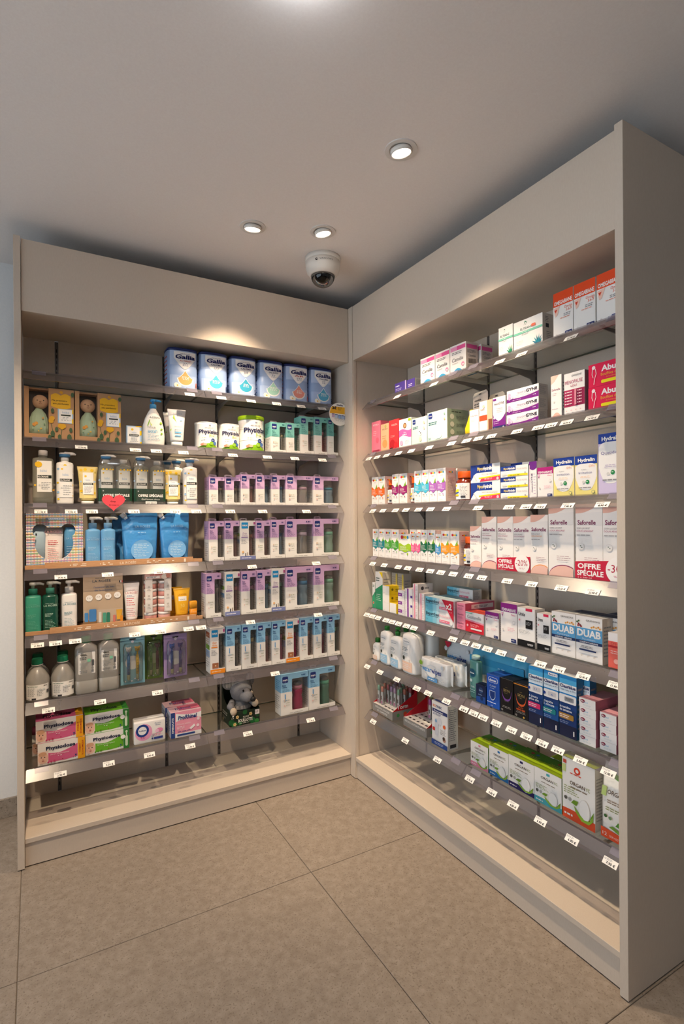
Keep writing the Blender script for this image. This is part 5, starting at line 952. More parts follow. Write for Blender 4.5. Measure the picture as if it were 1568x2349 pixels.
# ---- top shelf
def f(P): P.r(0, 0, 1, 1, '#4a3a8c'); P.l(.08, .62, .5, .76, 1, '#e8e4f2', .6); P.l(.08, .25, .7, .5, 2, '#b9b0dc', .4); P.r(.9, 0, 1, 1, '#b9a9d6')
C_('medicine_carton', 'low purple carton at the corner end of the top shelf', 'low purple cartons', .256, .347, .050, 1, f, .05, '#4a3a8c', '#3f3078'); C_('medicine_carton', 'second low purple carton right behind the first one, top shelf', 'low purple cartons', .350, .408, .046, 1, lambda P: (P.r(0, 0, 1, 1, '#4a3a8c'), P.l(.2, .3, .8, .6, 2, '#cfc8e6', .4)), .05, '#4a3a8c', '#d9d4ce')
def f(P):
    P.r(0, 0, 1, 1, '#f3efec'); P.r(.03, .80, .97, .94, '#e35a9a'); P.r(.03, .80, .45, .94, '#ef9cc4'); P.l(.12, .66, .9, .76, 2, '#6a6a70', .4); P.t(.48, .42, .13, 'Camilia', '#55555c', w=.70, it=.2); P.l(.15, .33, .6, .38, 1, '#c9c4c0'); P.s(.12, .86, 12, lambda u: .0 + .16 * math.sin((u - .12) / .74 * PI), lambda u: .0, '#3aa0cf'); P.c(.82, .26, .09, '#e87aa8', 12); P.c(.84, .24, .05, '#f3efec', 10)
sf = lambda P: (P.r(.05, .78, .95, .92, '#d9569a'), P.l(.1, .62, .9, .74, 3, '#6a6a70', .4), P.t(.5, .50, .08, 'Camilia', '#55555c', w=.6, it=.2), [P.r(.2 + k * .05, .26, .225 + k * .05, .42, '#33333a') for k in range(12)], P.l(.1, .1, .8, .2, 2, '#77777c', .4))
CL = [('white teething carton with pink band, left of three, top shelf', .449, .546, .114), ('white teething carton with pink band, middle of three, top shelf', .548, .639, .113), ('white teething carton with pink band, right of three, side print showing', .641, .733, .114)]
for lb, a, b_, h in CL: C_('teething_carton', lb, 'pink banded teething cartons', a, b_, h, 1, f, .062, '#f3efec', '#cdbfb8', sidefn=sf)
C_('teething_carton', 'pink banded teething carton standing behind the right one of three', 'pink banded teething cartons', .650, .740, .112, 1, f, .062, '#f3efec', '#cdbfb8', sidefn=sf, d=.175)
def elt(gc, sub):
    def f(P):
        P.r(0, 0, 1, 1, '#f0efec'); P.c(.42, .885, .045, '#1f7a58', 12); P.c(.42, .87, .03, '#f0efec', 10); P.l(.36, .81, .50, .835, 1, '#9aa8a0'); P.t(.45, .665, .075, 'ELTEANS', '#4a5a56', w=.62 if not sub else .40); P.r(0, .555, 1, .62, '#7fd0b4'); P.l(.3, .575, .65, .60, 1, '#f0efec'); P.l(.3, .49, .6, .53, 1, '#a9b0ac'); P.l(.12, .20, .4, .36, 3, '#c9ceca', .25)
        if sub: P.rr(.64, .67, .78, .76, .02, '#ef7a5e')
        for k in range(6):
            a = math.radians(30 + 24 * k); bx, bz = .86, .02; P.p([(bx, bz), (bx + .05 * math.cos(a + .5), bz + .10 * math.sin(a + .5)), (min(.995, bx + (.30 if not sub else .22) * math.cos(a)), bz + .34 * math.sin(a)), (min(.995, bx + .05 * math.cos(a - .5)), bz + .10 * math.sin(a - .5))], gc[k % 2])
    return f
C_('capsule_carton', 'small white carton with green leaf, left of the wide one', 'white cartons with leaf', .902, .969, .108, 1, elt(('#2f9a70', '#1f7f5c'), 0), .06); C_('capsule_carton', 'wide white carton with teal leaf and mint stripe, top shelf', 'white cartons with leaf', .972, 1.096, .104, 1, elt(('#1f8fa0', '#2a7a94'), 1), .06, side='#c4bcb4', sidefn=lambda P: (P.r(.25, .55, .5, .68, '#33333a'), P.l(.2, .72, .5, .92, 4, '#55555a', .4), P.l(.3, .15, .8, .45, 5, '#77777c', .3)))
def f(P):
    P.r(0, 0, 1, 1, '#efedea'); P.s(0, 1, 1, lambda u: 1, lambda u: .695 , '#ef4f1f'); P.t(.5, .725, .085, 'OMEGABIANE', '#f8f2ee', w=.90, b=.03); P.t(.77, .60, .062, 'Oméga', '#e86a48', w=.40); P.t(.80, .53, .062, '3-6-9', '#e86a48', w=.28); P.p([(.03, .66), (.36, .69), (.22, .50), (.12, .47)], '#f4c9b8'); P.p([(.08, .62), (.22, .63), (.14, .55)], '#dc3f1c'); P.l(.55, .43, .98, .50, 2, '#8a8a8e', .4); P.l(.38, .39, .98, .42, 1, '#e89a84'); P.rr(.62, .02, .97, .09, .02, '#1f2f6a'); P.t(.80, .033, .035, 'PiLeJe', '#f2f2f2', w=.26, b=.02); P.c(.2, .06, .05, '#dcd8d4', 8)
for lb, a, b_ in (('white carton with orange top, leftmost of three on the top shelf', 1.138, 1.212), ('white carton with orange top, middle of three on the top shelf', 1.214, 1.289), ('white carton with orange top, cut off by the near side panel', 1.2925, 1.372)): C_('capsule_carton', lb, 'orange topped cartons', a, b_, .146, 1, f, .07, top='#e04a1c')

# ---- second shelf
def flat(bg, *ops):
    def f(P):
        P.r(0, 0, 1, 1, bg)
        for o in ops: getattr(P, o[0])(*o[1:])
    return f
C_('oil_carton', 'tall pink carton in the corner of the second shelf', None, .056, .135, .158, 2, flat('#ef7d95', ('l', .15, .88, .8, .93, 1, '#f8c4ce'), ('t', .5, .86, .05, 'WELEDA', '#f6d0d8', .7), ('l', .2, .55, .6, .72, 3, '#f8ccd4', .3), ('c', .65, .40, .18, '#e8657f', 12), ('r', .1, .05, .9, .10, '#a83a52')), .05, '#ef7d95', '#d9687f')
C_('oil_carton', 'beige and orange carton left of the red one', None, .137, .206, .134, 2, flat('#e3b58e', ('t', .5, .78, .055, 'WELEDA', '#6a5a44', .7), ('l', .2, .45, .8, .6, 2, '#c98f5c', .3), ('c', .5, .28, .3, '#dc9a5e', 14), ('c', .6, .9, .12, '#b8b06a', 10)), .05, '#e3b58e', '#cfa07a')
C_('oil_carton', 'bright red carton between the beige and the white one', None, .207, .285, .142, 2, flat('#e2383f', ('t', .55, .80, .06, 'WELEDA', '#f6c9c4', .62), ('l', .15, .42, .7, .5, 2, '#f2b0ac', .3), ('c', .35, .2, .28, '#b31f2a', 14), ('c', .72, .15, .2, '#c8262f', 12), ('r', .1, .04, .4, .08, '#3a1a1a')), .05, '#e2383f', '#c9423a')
C_('supplement_carton', 'white carton with magenta band and round brown badge', None, .288, .380, .132, 2, flat('#f1eeec', ('s', 0, 1, 10, lambda u: .62 + .04 * math.sin(u * 6), lambda u: .38 + .05 * math.sin(u * 5), '#ea5fa8'), ('c', .48, .76, .14, '#7a4f30', 14), ('c', .48, .76, .09, '#c99a6a', 12), ('t', .5, .50, .05, 'Bio', '#f8e4f0', .2), ('l', .3, .42, .75, .48, 1, '#f8e4f0'), ('c', .2, .18, .13, '#f0a8cc', 12), ('l', .5, .12, .9, .26, 3, '#d99ac0', .3), ('r', .78, .90, .98, .98, '#9ac31c')), .05)
mam = lambda P: (P.rr(.06, .78, .26, .96, .05, '#24357c'), P.t(.16, .85, .05, 'mam', '#f4f4fa', .15))
C_('nursing_pad_carton', 'mint carton with a soft toy picture, left of the larger mint one', 'mint nursing cartons', .384, .491, .120, 2, lambda P: (P.r(0, 0, 1, 1, '#bfdcd2'), P.r(.66, 0, 1, 1, '#f0ede6'), mam(P), P.l(.08, .60, .5, .70, 2, '#3f6a78', .45), P.c(.56, .45, .13, '#f1efec', 14), P.c(.52, .48, .03, '#22262a', 8), P.c(.60, .42, .03, '#22262a', 8), P.c(.57, .2, .09, '#e9cdb4', 12), P.c(.82, .78, .06, '#e9c9a8', 10), P.c(.82, .58, .06, '#e9d4b8', 10)), .06, '#bfdcd2', '#9fb8a8')
C_('nursing_pad_carton', 'large mint carton with white pads, its instructions side showing', 'mint nursing cartons', .493, .621, .128, 2, lambda P: (P.r(0, 0, 1, 1, '#bfdcd2'), P.r(.78, 0, 1, 1, '#f0ede6'), mam(P), P.l(.08, .56, .6, .68, 2, '#3f6a78', .45), P.c(.48, .24, .19, '#f2f0ee', 16, .16), P.c(.60, .22, .14, '#fbfaf8', 14), P.t(.12, .08, .08, '30', '#3f6a78', .12), P.c(.88, .85, .04, '#8ab0a0', 8), P.c(.88, .68, .04, '#e9b48a', 8)), .115, '#bfdcd2', '#8fa088', sidefn=lambda P: (P.l(.2, .88, .8, .94, 1, '#4a5648'), [(P.c(.22, v, .10, '#c9ccb8', 12), P.l(.42, v - .07, .92, v + .05, 3, '#5a6656', .3)) for v in (.75, .5, .25)]))
# medical cards and the yellow bulb behind
GREYC = M('#b5aea6', .5)
for i, (u, d) in enumerate(((.742, .165), (.790, .205), (.835, .235), (.872, .262))):
    r = thing('hanging_card', ['grey medical hang card with black print above the yellow bulb', 'second grey hang card behind the printed one', 'third grey hang card in the queue, mostly hidden', 'rearmost grey hang card in the queue'][i], 'hang card', 'grey hang cards'); b = MB(); w = .095; h = .178 - .012 * i
    b.prism([(-w / 2, 0), (w / 2, 0), (w / 2, h - .01), (w / 2 - .01, h), (-w / 2 + .01, h), (-w / 2, h - .01)], 0, .0008, GREYC); obj('card', b, r); P = Print(w, h, front_of()); P.r(.04, .02, .96, .92, '#b5aea6'); P.t(.35, .80, .045, 'medela', '#2a2a2e', w=.45, b=.03); P.l(.1, .66, .8, .76, 2, '#4a4a4e', .45); P.r(.42, .93, .58, .955, '#4a443e'); P.s(.05, .5, 4, .5, .3, '#e3c23a'); obj('printed_front', P.mb, r); place(r, 'R', u, d, 2, 0, math.radians(-8))
r = thing('syringe_bulb', 'yellow plastic bulb beside the large mint carton', 'bulb'); b = MB(); b.loft([(.002, .012, .012, 2, 0, .018), (.012, .019, .018, 2, 0, .018), (.030, .020, .018, 2, 0, .018), (.055, .013, .012, 2, .004, .018), (.085, .008, .008, 2, .010, .018), (.092, .005, .005, 2, .012, .018)], M('#efc51c', .35), 20); obj('bulb', b, r); b = MB(); b.lathe([(.0095, .0922), (.0095, .099), (.006, .101)], M('#d9ad14', .4), .012, .018, 14); obj('collar', b, r); place(r, 'R', .727, .105, 2)
C_('care_carton', 'small white carton with burgundy script beside the yellow bulb', None, .750, .799, .093, 2, flat('#f2efec', ('t', .5, .72, .07, 'Saforelle', '#8a2a5a', .78), ('l', .15, .5, .7, .62, 2, '#c9b4bc', .3), ('s', .1, .98, 10, lambda u: .10 * math.sin((u - .1) * 3.4), 0.0, '#e9b9ac')), .05)
C_('belly_band_carton', 'carton picturing a bare belly with a white band', None, .803, .869, .117, 2, flat('#f0e2d8', ('r', .0, .62, .62, .98, '#f4f0ec'), ('r', .0, .36, .62, .55, '#b8502c'), ('s', 0, .68, 8, lambda u: .62 + .03 * math.sin(u * 8), lambda u: .54, '#efe9e4'), ('s', .62, 1, 8, 1.0, 0.0, '#f0b99c'), ('s', .0, .62, 8, lambda u: .36, lambda u: .0, '#f6f2ee'), ('s', .72, 1, 6, .38, 0.0, '#7a4a34'), ('c', .35, .82, .10, '#f2c9b4', 12), ('l', .1, .7, .5, .76, 1, '#c9a494')), .05)
def f(P): P.r(0, 0, 1, 1, '#f2efee'); P.s(0, 1, 12, lambda u: .42 - .22 * math.sin(u * PI) + .06, 0.0, '#7a2488'); P.s(.04, .96, 12, lambda u: .46 - .2 * math.sin(u * PI), lambda u: .44 - .22 * math.sin(u * PI) + .06, '#efe6f0'); P.t(.50, .76, .075, 'mucoGYNE', '#55405c', w=.78, b=.01); P.rr(.03, .90, .28, .96, .02, '#7a2488'); P.l(.3, .52, .9, .68, 3, '#c0b6c2', .25); P.c(.12, .36, .07, '#e3d3e8', 10); P.r(0, 0, 1, .10, '#24286a'); P.l(.1, .16, .6, .28, 2, '#c9a9d2', .3); P.c(.18, .05, .03, '#e8e8f0', 8); P.c(.85, .05, .05, '#e8e8f0', 8)
C_('gel_carton', 'upright white and purple gel carton left of the stack of three', None, .872, .933, .118, 2, f, .045)
def f(P): P.r(0, 0, 1, 1, '#f2efee'); P.s(0, 1, 14, lambda u: .30 + .26 * (u - .35) ** 2 * 2 - .06, 0.0, '#7a2488'); P.s(.0, 1, 14, lambda u: .36 + .26 * (u - .35) ** 2 * 2, lambda u: .30 + .26 * (u - .35) ** 2 * 2, '#e4d4ea'); P.t(.34, .56, .24, 'muco', '#a58ab0', w=.27, al='l'); P.t(.62, .56, .24, 'GYNE', '#2a1f3a', w=.34, al='l', b=.03); P.l(.3, .44, .8, .50, 1, '#a9a0ac', .4); P.c(.09, .58, .055, '#cdb4d6', 12); P.c(.16, .40, .05, '#dcc9e2', 12); P.c(.10, .32, .045, '#bfa0cc', 12); P.l(.2, .06, .55, .12, 1, '#d9c4e0'); P.l(.84, .16, .97, .24, 1, '#efe6f2', .6)
for k, nm in enumerate(('bottom', 'middle', 'top')): C_('gel_carton', 'long white and purple gel carton, %s of the stack of three' % nm, 'stacked purple gel cartons', .937 + .001 * k, 1.077 + .001 * k, .0425, 2, f, .045, side='#bdb6b2', dz=.0430 * k)
C_('care_carton', 'narrow white carton with pale pink corner beside the menopause carton', None, 1.127, 1.168, .138, 2, flat('#f2efec', ('p', [(0, 1), (.75, 1), (.35, .86), (0, .80)], '#f0cdbd'), ('t', .48, .64, .055, 'Saforelle', '#8a2a5a', .82), ('l', .15, .52, .6, .60, 2, '#c9b4bc', .3), ('c', .3, .38, .09, '#e4e0da', 10), ('l', .1, .2, .8, .23, 1, '#d9c4c4'), ('s', .05, .98, 10, lambda u: .12 * math.sin((u - .05) * 3.2), 0.0, '#eeb9a8')), .045)
def f(P):
    P.r(0, 0, 1, 1, '#f2efed'); P.r(0, .20, 1, .60, '#9a1f4e'); P.r(.0, .20, .55, .60, '#b02a58'); P.t(.62, .90, .045, 'GRANIONS', '#44484e', w=.48); P.t(.48, .74, .085, 'MÉNOPAUSE', '#b3486c', w=.86); P.t(.48, .66, .055, '6-EN-1', '#b3486c', w=.30); [P.l(.05, v, .5, v + .05, 1, '#f4d4de', .5) for v in (.52, .45, .38, .31, .24)]; [P.l(.68, v, .95, v + .05, 1, '#f4d4de', .5) for v in (.52, .45, .38, .31, .24)]
    P.s(.54, .64, 6, .58, .22, '#d88a9c'); [P.c(.15 + .23 * k, .10, .03, '#e9c4cc', 8) for k in range(4)]
C_('capsule_carton', 'white carton with a burgundy middle reading ménopause', None, 1.177, 1.251, .133, 2, f, .06, side='#8f8488')
def f(P):
    P.r(0, 0, 1, 1, '#e3174e'); P.t(.70, .62, .24, 'Abufène', '#f8f4f2', w=.74, b=.035); P.t(.68, .42, .13, 'Bouffées de chaleur', '#f2a23a', w=.72, b=.015); P.t(.62, .31, .07, 'de la ménopause', '#f2a23a', w=.34); P.rr(.33, .10, 1, .24, .03, '#f2e21c'); P.c(.14, .84, .045, '#f4dfe4', 12); P.tube_ = None
    for (a, b_) in (((.11, .80), (.10, .55)), ((.10, .55), (.13, .40)), ((.19, .78), (.21, .55)), ((.21, .55), (.17, .35)), ((.17, .35), (.15, .10))): P.p([(a[0] - .008, a[1]), (b_[0] - .008, b_[1]), (b_[0] + .008, b_[1]), (a[0] + .008, a[1])], '#f4dfe4')
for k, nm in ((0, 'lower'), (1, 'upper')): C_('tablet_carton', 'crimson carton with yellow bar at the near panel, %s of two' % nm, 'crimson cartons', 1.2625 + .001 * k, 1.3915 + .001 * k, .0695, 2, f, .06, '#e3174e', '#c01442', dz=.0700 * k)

# ---- kids' syrup cartons, third and fourth shelves
DOT = ['#d3213f', '#f0a81c', '#e8d21c', '#3aa0cf', '#4fae4a']
def kid(c, leaf=True, wide=False):
    def f(P):
        P.r(0, 0, 1, 1, '#f4f1ee')
        for k in range(4): P.c(.26 + .16 * k, .885, .10 if k == 0 else .075, DOT[k], 12)
        P.l(.3, .79, .72, .82, 1, '#b9b6b4', .5, 2, 'c'); P.s(0, 1, 14, lambda u: .60 + .045 * math.sin(u * 9 + .6), lambda u: .33 + .035 * math.sin(u * 9), c)
        P.l(.12, .38, .85, .54, 4, '#f6f2ee', .28, 3)
        if leaf: P.p([(.60, .60), (.72, .66), (.86, .74), (.84, .62), (.74, .57)], '#7fb53a'); P.p([(.55, .585), (.9, .60), (.9, .585)], '#5f9a2a')
        P.c(.72, .24, .06, c, 10); P.l(.2, .22, .55, .27, 1, '#8a8a8e', .5); P.l(.3, .06, .7, .10, 1, '#c9c6c4', .4, 2, 'c')
    return f
def kside(P): [P.c(.32 + .1 * k, .88, .06, DOT[k], 10) for k in range(4)]; P.l(.15, .15, .85, .76, 12, '#c4a9a4', .3)
def kids(lst, k, grp):
    for (c, nm, u0, u1, h, lf) in lst: C_('syrup_carton', nm, grp, u0, u1, h, k, kid(c, lf), .056, '#f4f1ee', '#e6d0c9', sidefn=kside)
kids([('#ef6a22', 'white syrup carton with orange wave, in the corner of the third shelf', .053, .111, .139, 1), ('#ef6a22', 'white syrup carton with orange wave, left of the amber jar', .112, .168, .138, 1), ('#9a1f6e', 'white syrup carton with plum wave, left of two', .229, .283, .141, 1), ('#9a1f6e', 'white syrup carton with plum wave, right of two', .286, .347, .140, 1),
      ('#45b4d6', 'white syrup carton with sky blue wave, left of two', .399, .450, .143, 1), ('#45b4d6', 'white syrup carton with sky blue wave, right of two', .451, .502, .143, 1), ('#a565b9', 'white syrup carton with violet wave, left of two', .503, .554, .142, 1), ('#a565b9', 'white syrup carton with violet wave, right of two', .555, .609, .142, 1)], 3, 'syrup cartons on the third shelf')
C_('syrup_carton', 'violet syrup carton behind the front violet pair', 'syrup cartons on the third shelf', .556, .611, .141, 3, kid('#a565b9'), .056, '#f4f1ee', '#e6d0c9', sidefn=kside, d=.162)
kids([('#17838f', 'white syrup carton with teal wave, in the corner of the fourth shelf', .059, .111, .138, 1), ('#17838f', 'white syrup carton with teal wave, second in the fourth shelf', .112, .164, .138, 1), ('#4aa53a', 'white syrup carton with leaf green wave, left of two', .165, .221, .137, 1), ('#4aa53a', 'white syrup carton with leaf green wave, right of two', .222, .279, .137, 1), ('#a3cb2c', 'wide syrup carton with lime wave and yellow corner', .280, .373, .117, 0),
      ('#ef5f95', 'small syrup carton with pink wave, left of two', .374, .406, .123, 0), ('#ef5f95', 'small syrup carton with pink wave, right of two', .407, .440, .123, 0), ('#14674a', 'white syrup carton with dark green wave, left of two', .441, .490, .139, 1), ('#14674a', 'white syrup carton with dark green wave, right of two', .491, .540, .139, 1), ('#4a9ad6', 'small syrup carton with blue wave between green and orange ones', .541, .577, .124, 1), ('#f39a1f', 'white syrup carton with amber wave, left of two', .578, .632, .137, 1), ('#f39a1f', 'white syrup carton with amber wave, right of two', .633, .687, .137, 1)], 4, 'syrup cartons on the fourth shelf')
for u0, lb in ((.283, 'white syrup carton standing behind the lime one, left'), (.337, 'white syrup carton standing behind the lime one, right')): C_('syrup_carton', lb, 'syrup cartons on the fourth shelf', u0, u0 + .052, .138, 4, kid('#4aa53a'), .05, '#f4f1ee', '#d9cfc4', sidefn=kside, d=.162)
AMB = clear('amber_plastic', (.42, .12, .03, 1), '#8a2f12', .65, .1, .3)
def gummy(u, d, k, R, h, lb):
    r = thing('gummy_jar', lb, 'jar', 'amber gummy jars'); b = MB(); b.lathe([(R * .93, 0), (R, .005), (R, h * .62), (R * .9, h * .70), (R * .74, h * .74), (R * .74, h * .77)], AMB, 0, R, 28); obj('jar', b, r); b = MB(); b.lathe([(R * .82, h * .772), (R * .83, h * .79), (R * .83, h * .985), (R * .78, h)], M('#f0641c', .4), 0, R, 28); obj('lid', b, r)
    P = Print(2 * R, h, curved(R, R, 2, R), nx=16, base=.0006); P.r(.06, .07, .94, .60, '#f0edea'); [P.c(.16 + .08 * q, .53, .05, DOT[q], 9) for q in range(3)]; P.s(.07, .5, 8, lambda u: .36 + .12 * (u - .07), lambda u: .28 + .1 * (u - .07), '#efd21c'); P.s(.07, .5, 8, lambda u: .28 + .1 * (u - .07), lambda u: .24 + .1 * (u - .07), '#2a58a8'); P.s(.07, .5, 8, lambda u: .235, lambda u: .18, '#e8c21c'); P.l(.56, .20, .9, .56, 8, '#8a8a90', .35); P.r(.62, .12, .82, .19, '#33333a'); P.l(.1, .42, .36, .48, 1, '#33408a'); obj('label', P.mb, r); place(r, 'R', u, d, k)
gummy(.195, .104, 3, .025, .118, 'amber gummy jar with orange lid between orange and plum cartons'); gummy(.374, .106, 3, .024, .118, 'amber gummy jar with orange lid between plum and blue cartons'); gummy(.678, .108, 3, .042, .122, 'large amber gummy jar beside the blue topped cartons'); gummy(.682, .205, 3, .042, .120, 'large amber gummy jar behind the front large one')
gummy(.7155, .108, 4, .026, .116, 'amber gummy jar on the fourth shelf beside pink cornered cartons')

# ---- third shelf, right half
def myc(small):
    def f(P):
        P.r(0, 0, 1, 1, '#f2f0ee'); P.s(0, .74, 10, 1.0, lambda u: .55 if u > .16 else .10 + 2.6 * u, '#1d3a8c') if not small else P.r(0, .58, .56, 1, '#1d3a8c')
        P.t(.44 if not small else .28, .68, .20, 'Myco', '#f0d878', w=.20 if not small else .16, al='r', b=.02); P.t(.445 if not small else .285, .68, .20, 'Hydralin', '#f6f4f2', w=.30 if not small else .25, al='l', b=.035)
        if not small: P.p([(.28, .27), (1, .36), (1, .29), (.30, .20)], '#f2d21c'); P.p([(.32, .04), (1, .09), (1, .29), (.38, .20)], '#e8385c'); P.t(.66, .40, .10, 'MYCOSE VAGINALE', '#a9a6a4', w=.52); P.c(.93, .16, .04, '#f2c4cc', 10); P.p([(.10, .40), (.13, .44), (.24, .14), (.21, .12)], '#d6d2ce'); P.l(.1, .08, .24, .13, 1, '#9a9a9e'); P.l(.5, .13, .82, .22, 2, '#f8dce2', .4)
        else: P.r(.26, .05, .98, .24, '#f0da2c'); P.t(.78, .62, .14, 'MYCOSE VAGINALE', '#b9b6b4', w=.36); P.rr(.06, .16, .24, .36, .03, '#dcd8d4'); P.c(.90, .30, .025, '#a9a6b0', 8); P.l(.35, .10, .8, .18, 1, '#8a7a1c')
    return f
for k, nm in ((0, 'lower'), (1, 'upper')): C_('cream_carton', 'long blue and white carton with red band, %s of two' % nm, 'long blue cartons with red band', .754, .905, .0675, 3, myc(0), .055, side='#d3cfcb', dz=.0680 * k)
for k, nm in ((0, 'bottom'), (1, 'middle'), (2, 'top')): C_('cream_carton', 'slim blue and white carton with yellow band, %s of three' % nm, 'slim blue cartons with yellow band', .907, 1.033, .0390, 3, myc(1), .05, side='#23366f', dz=.0395 * k)
C_('cream_carton', 'long blue and white carton behind the slim stack', 'long blue cartons with red band', .860, .985, .066, 3, myc(0), .05, side='#d3cfcb', dz=.068, d=.162); C_('cream_carton', 'long blue and white carton under the rear one', 'long blue cartons with red band', .860, .985, .0675, 3, myc(0), .05, side='#d3cfcb', d=.162)
C_('gel_carton', 'upright white gel carton with purple top and sideways lettering', None, 1.036, 1.068, .125, 3, lambda P: (P.r(0, 0, 1, 1, '#f2efee'), P.s(0, 1, 8, 1.0, lambda u: .82 - .06 * math.sin(u * PI), '#6f2a8c'), P.t(.45, .42, .20, 'mucoGYNE', '#5a3a68', w=.52, rot=True, b=.02), P.l(.6, .1, .9, .7, 8, '#c0a9c9', .2), P.r(0, .1, .1, .9, '#e6c9d8')), .05, side='#dcd0d6')
def fem(c='#8a1f82'):
    def f(P): P.r(0, 0, 1, 1, '#f2eeec'); P.s(0, 1, 6, 1.0, .78, c); P.t(.5, .80, .075, 'FEMINABIANE', '#f6eef4', w=.86, b=.02); P.t(.78, .70, .045, 'Meno', '#e86a9a', w=.26); P.p([(.04, .74), (.18, .76), (.10, .62)], '#e9a9c4'); P.c(.10, .68, .03, '#7a2a7a', 8); P.c(.82, .54, .08, '#dcd6d2', 12); P.c(.82, .54, .06, '#f2eeec', 12); P.l(.45, .30, .92, .40, 3, '#e9a9b9', .3); P.c(.16, .32, .05, '#dcd6d2', 10); P.rr(.66, .03, .96, .12, .02, '#1f2f6a'); P.l(.7, .055, .92, .10, 1, '#f2f2f2')
    return f
C_('capsule_carton', 'white carton with magenta top tucked left of the yellow bottomed cartons', None, 1.070, 1.134, .101, 3, fem('#b3207c'), .06)
def hyd(c, t1, t2, tall):
    def f(P):
        P.r(0, 0, 1, 1, c); P.s(0, 1, 10, 1.0, .78 if not tall else .84, '#1b3f9a'); 
        P.s(.02, .98, 18, lambda u: (.80 if not tall else .86) - .30 * max(0, abs(u - .5) - .30) ** 1.0 * 0 - .10 * (abs(u - .5) * 2) ** 5, lambda u: .13 + .38 * (abs(u - .5) * 2) ** 3 if not tall else .18 + .3 * (abs(u - .5) * 2) ** 3, '#f4f2f0')
        P.t(.52, .85 if not tall else .885, .085 if not tall else .065, 'Hydralin', '#f6f4f2', w=.76, b=.035); 
        if t2: P.t(.76, .70, .06, t2, '#efa86a', w=.24)
        P.t(.48, .545 if not tall else .66, .062 if not tall else .05, t1, '#8a8ab0' if not tall else '#6a5a9a', w=.60 if not tall else .74); P.l(.3, .64, .6, .67, 1, '#c9c6c4'); P.c(.58, .34 if not tall else .36, .085, '#1f8a4a', 14); P.l(.52, .33 if not tall else .35, .64, .36 if not tall else .375, 1, '#d9ecd9', .8); P.c(.40, .34, .06, '#dcdad6', 10); P.l(.25, .44, .75, .50, 2, '#efc49a' if not tall else '#b9a9c9', .3, 2, 'c'); P.l(.15, .18 if not tall else .22, .78, .22 if not tall else .26, 1, '#8a8a90', .5, 2, 'c'); P.c(.84, .09 if not tall else .07, .07, '#6a8a8a' if not tall else '#7a84b0', 12); P.c(.84, .09 if not tall else .07, .055, c, 12)
    return f
C_('wash_carton', 'white and yellow wash carton with blue top, left of two', 'yellow bottomed wash cartons', 1.1345, 1.212, .125, 3, hyd('#f4e48a', 'Irritation', 'GYN', 0), .05, top='#1b3f9a'); C_('wash_carton', 'white and yellow wash carton with blue top, right of two', 'yellow bottomed wash cartons', 1.2145, 1.291, .124, 3, hyd('#f4e48a', 'Irritation', 'GYN', 0), .05, top='#1b3f9a'); C_('wash_carton', 'tall white and lilac wash carton with blue top at the near panel', None, 1.2945, 1.375, .182, 3, hyd('#d6c9ea', 'Quotidien', '', 1), .055, top='#1b3f9a')

# ---- fourth shelf, pink cornered wash cartons
def saf(line2='DOUX APAISANT', c2='#b3688a', arc='#8a2a5a', big=0):
    def f(P):
        P.r(0, 0, 1, 1, '#f1eeeb'); P.s(0, .88, 14, 1.0, lambda u: .875 + .125 * (u / .88) ** 2.2, '#e3b5a6'); P.s(0, 1, 4, lambda u: .875 if u < .01 else .875 + .02 * u, .72, '#e9e7e6'); P.t(.42 if big else .48, .725, .062, 'Saforelle', '#7a1f52', w=.68 if big else .84, b=.025); P.t(.05, .665, .024, 'SOIN LAVANT', '#9a9498', w=.50, al='l'); P.t(.05, .628, .024, line2, c2, w=.62, al='l'); P.l(.05, .57, .70, .60, 1, '#b9b4b4', .5); P.c(.22, .43, .12, '#e3e0dc', 16); P.c(.22, .43, .105, '#f1eeeb', 16); P.c(.20, .44, .028, '#5a6a5a', 8, .016); P.c(.25, .42, .028, '#5a6a5a', 8, .016)
        P.l(.35, .22, .95, .30, 3, '#b9a0a8', .3); P.s(.03, .99, 16, lambda u: .165 * math.sqrt(max(0, 1 - ((u - .62) / .60) ** 2)) + .0, 0.0, arc); P.s(.03, .99, 16, lambda u: max(0, .165 * math.sqrt(max(0, 1 - ((u - .62) / .60) ** 2)) - .012), 0.0, '#edc0b2')
    return f
C_('wash_carton', 'small white wash carton with pink corner beside the amber jar', 'pink cornered wash cartons', .748, .809, .158, 4, saf(arc='#d99a9c'), .045, top='#e3c4b6')
C_('wash_carton', 'medium pink cornered wash carton left of the 20 percent pack', 'pink cornered wash cartons', .811, .886, .195, 4, saf(), .05, top='#e3c4b6')
def banner(P, txt, sub, wide):
    P.p([(0, 0), (1, 0), (1, 1), (0, .80)], '#c81f3f'); P.t(.26, .50, .24, 'OFFRE', '#f8f4f2', w=.42, b=.035); P.t(.28, .17, .24, 'SPÉCIALE', '#f8f4f2', w=.48, b=.03); P.t(.05, .04, .07, sub, '#f6d4d8', w=.22 if not wide else .26, al='l'); P.c(.775, .52, .215, '#f4f2f0', 26); P.t(.765, .42, .36, txt, '#b32444', w=.34); P.l(.68, .20, .87, .30, 2, '#d98a9c', .4, 2, 'c')
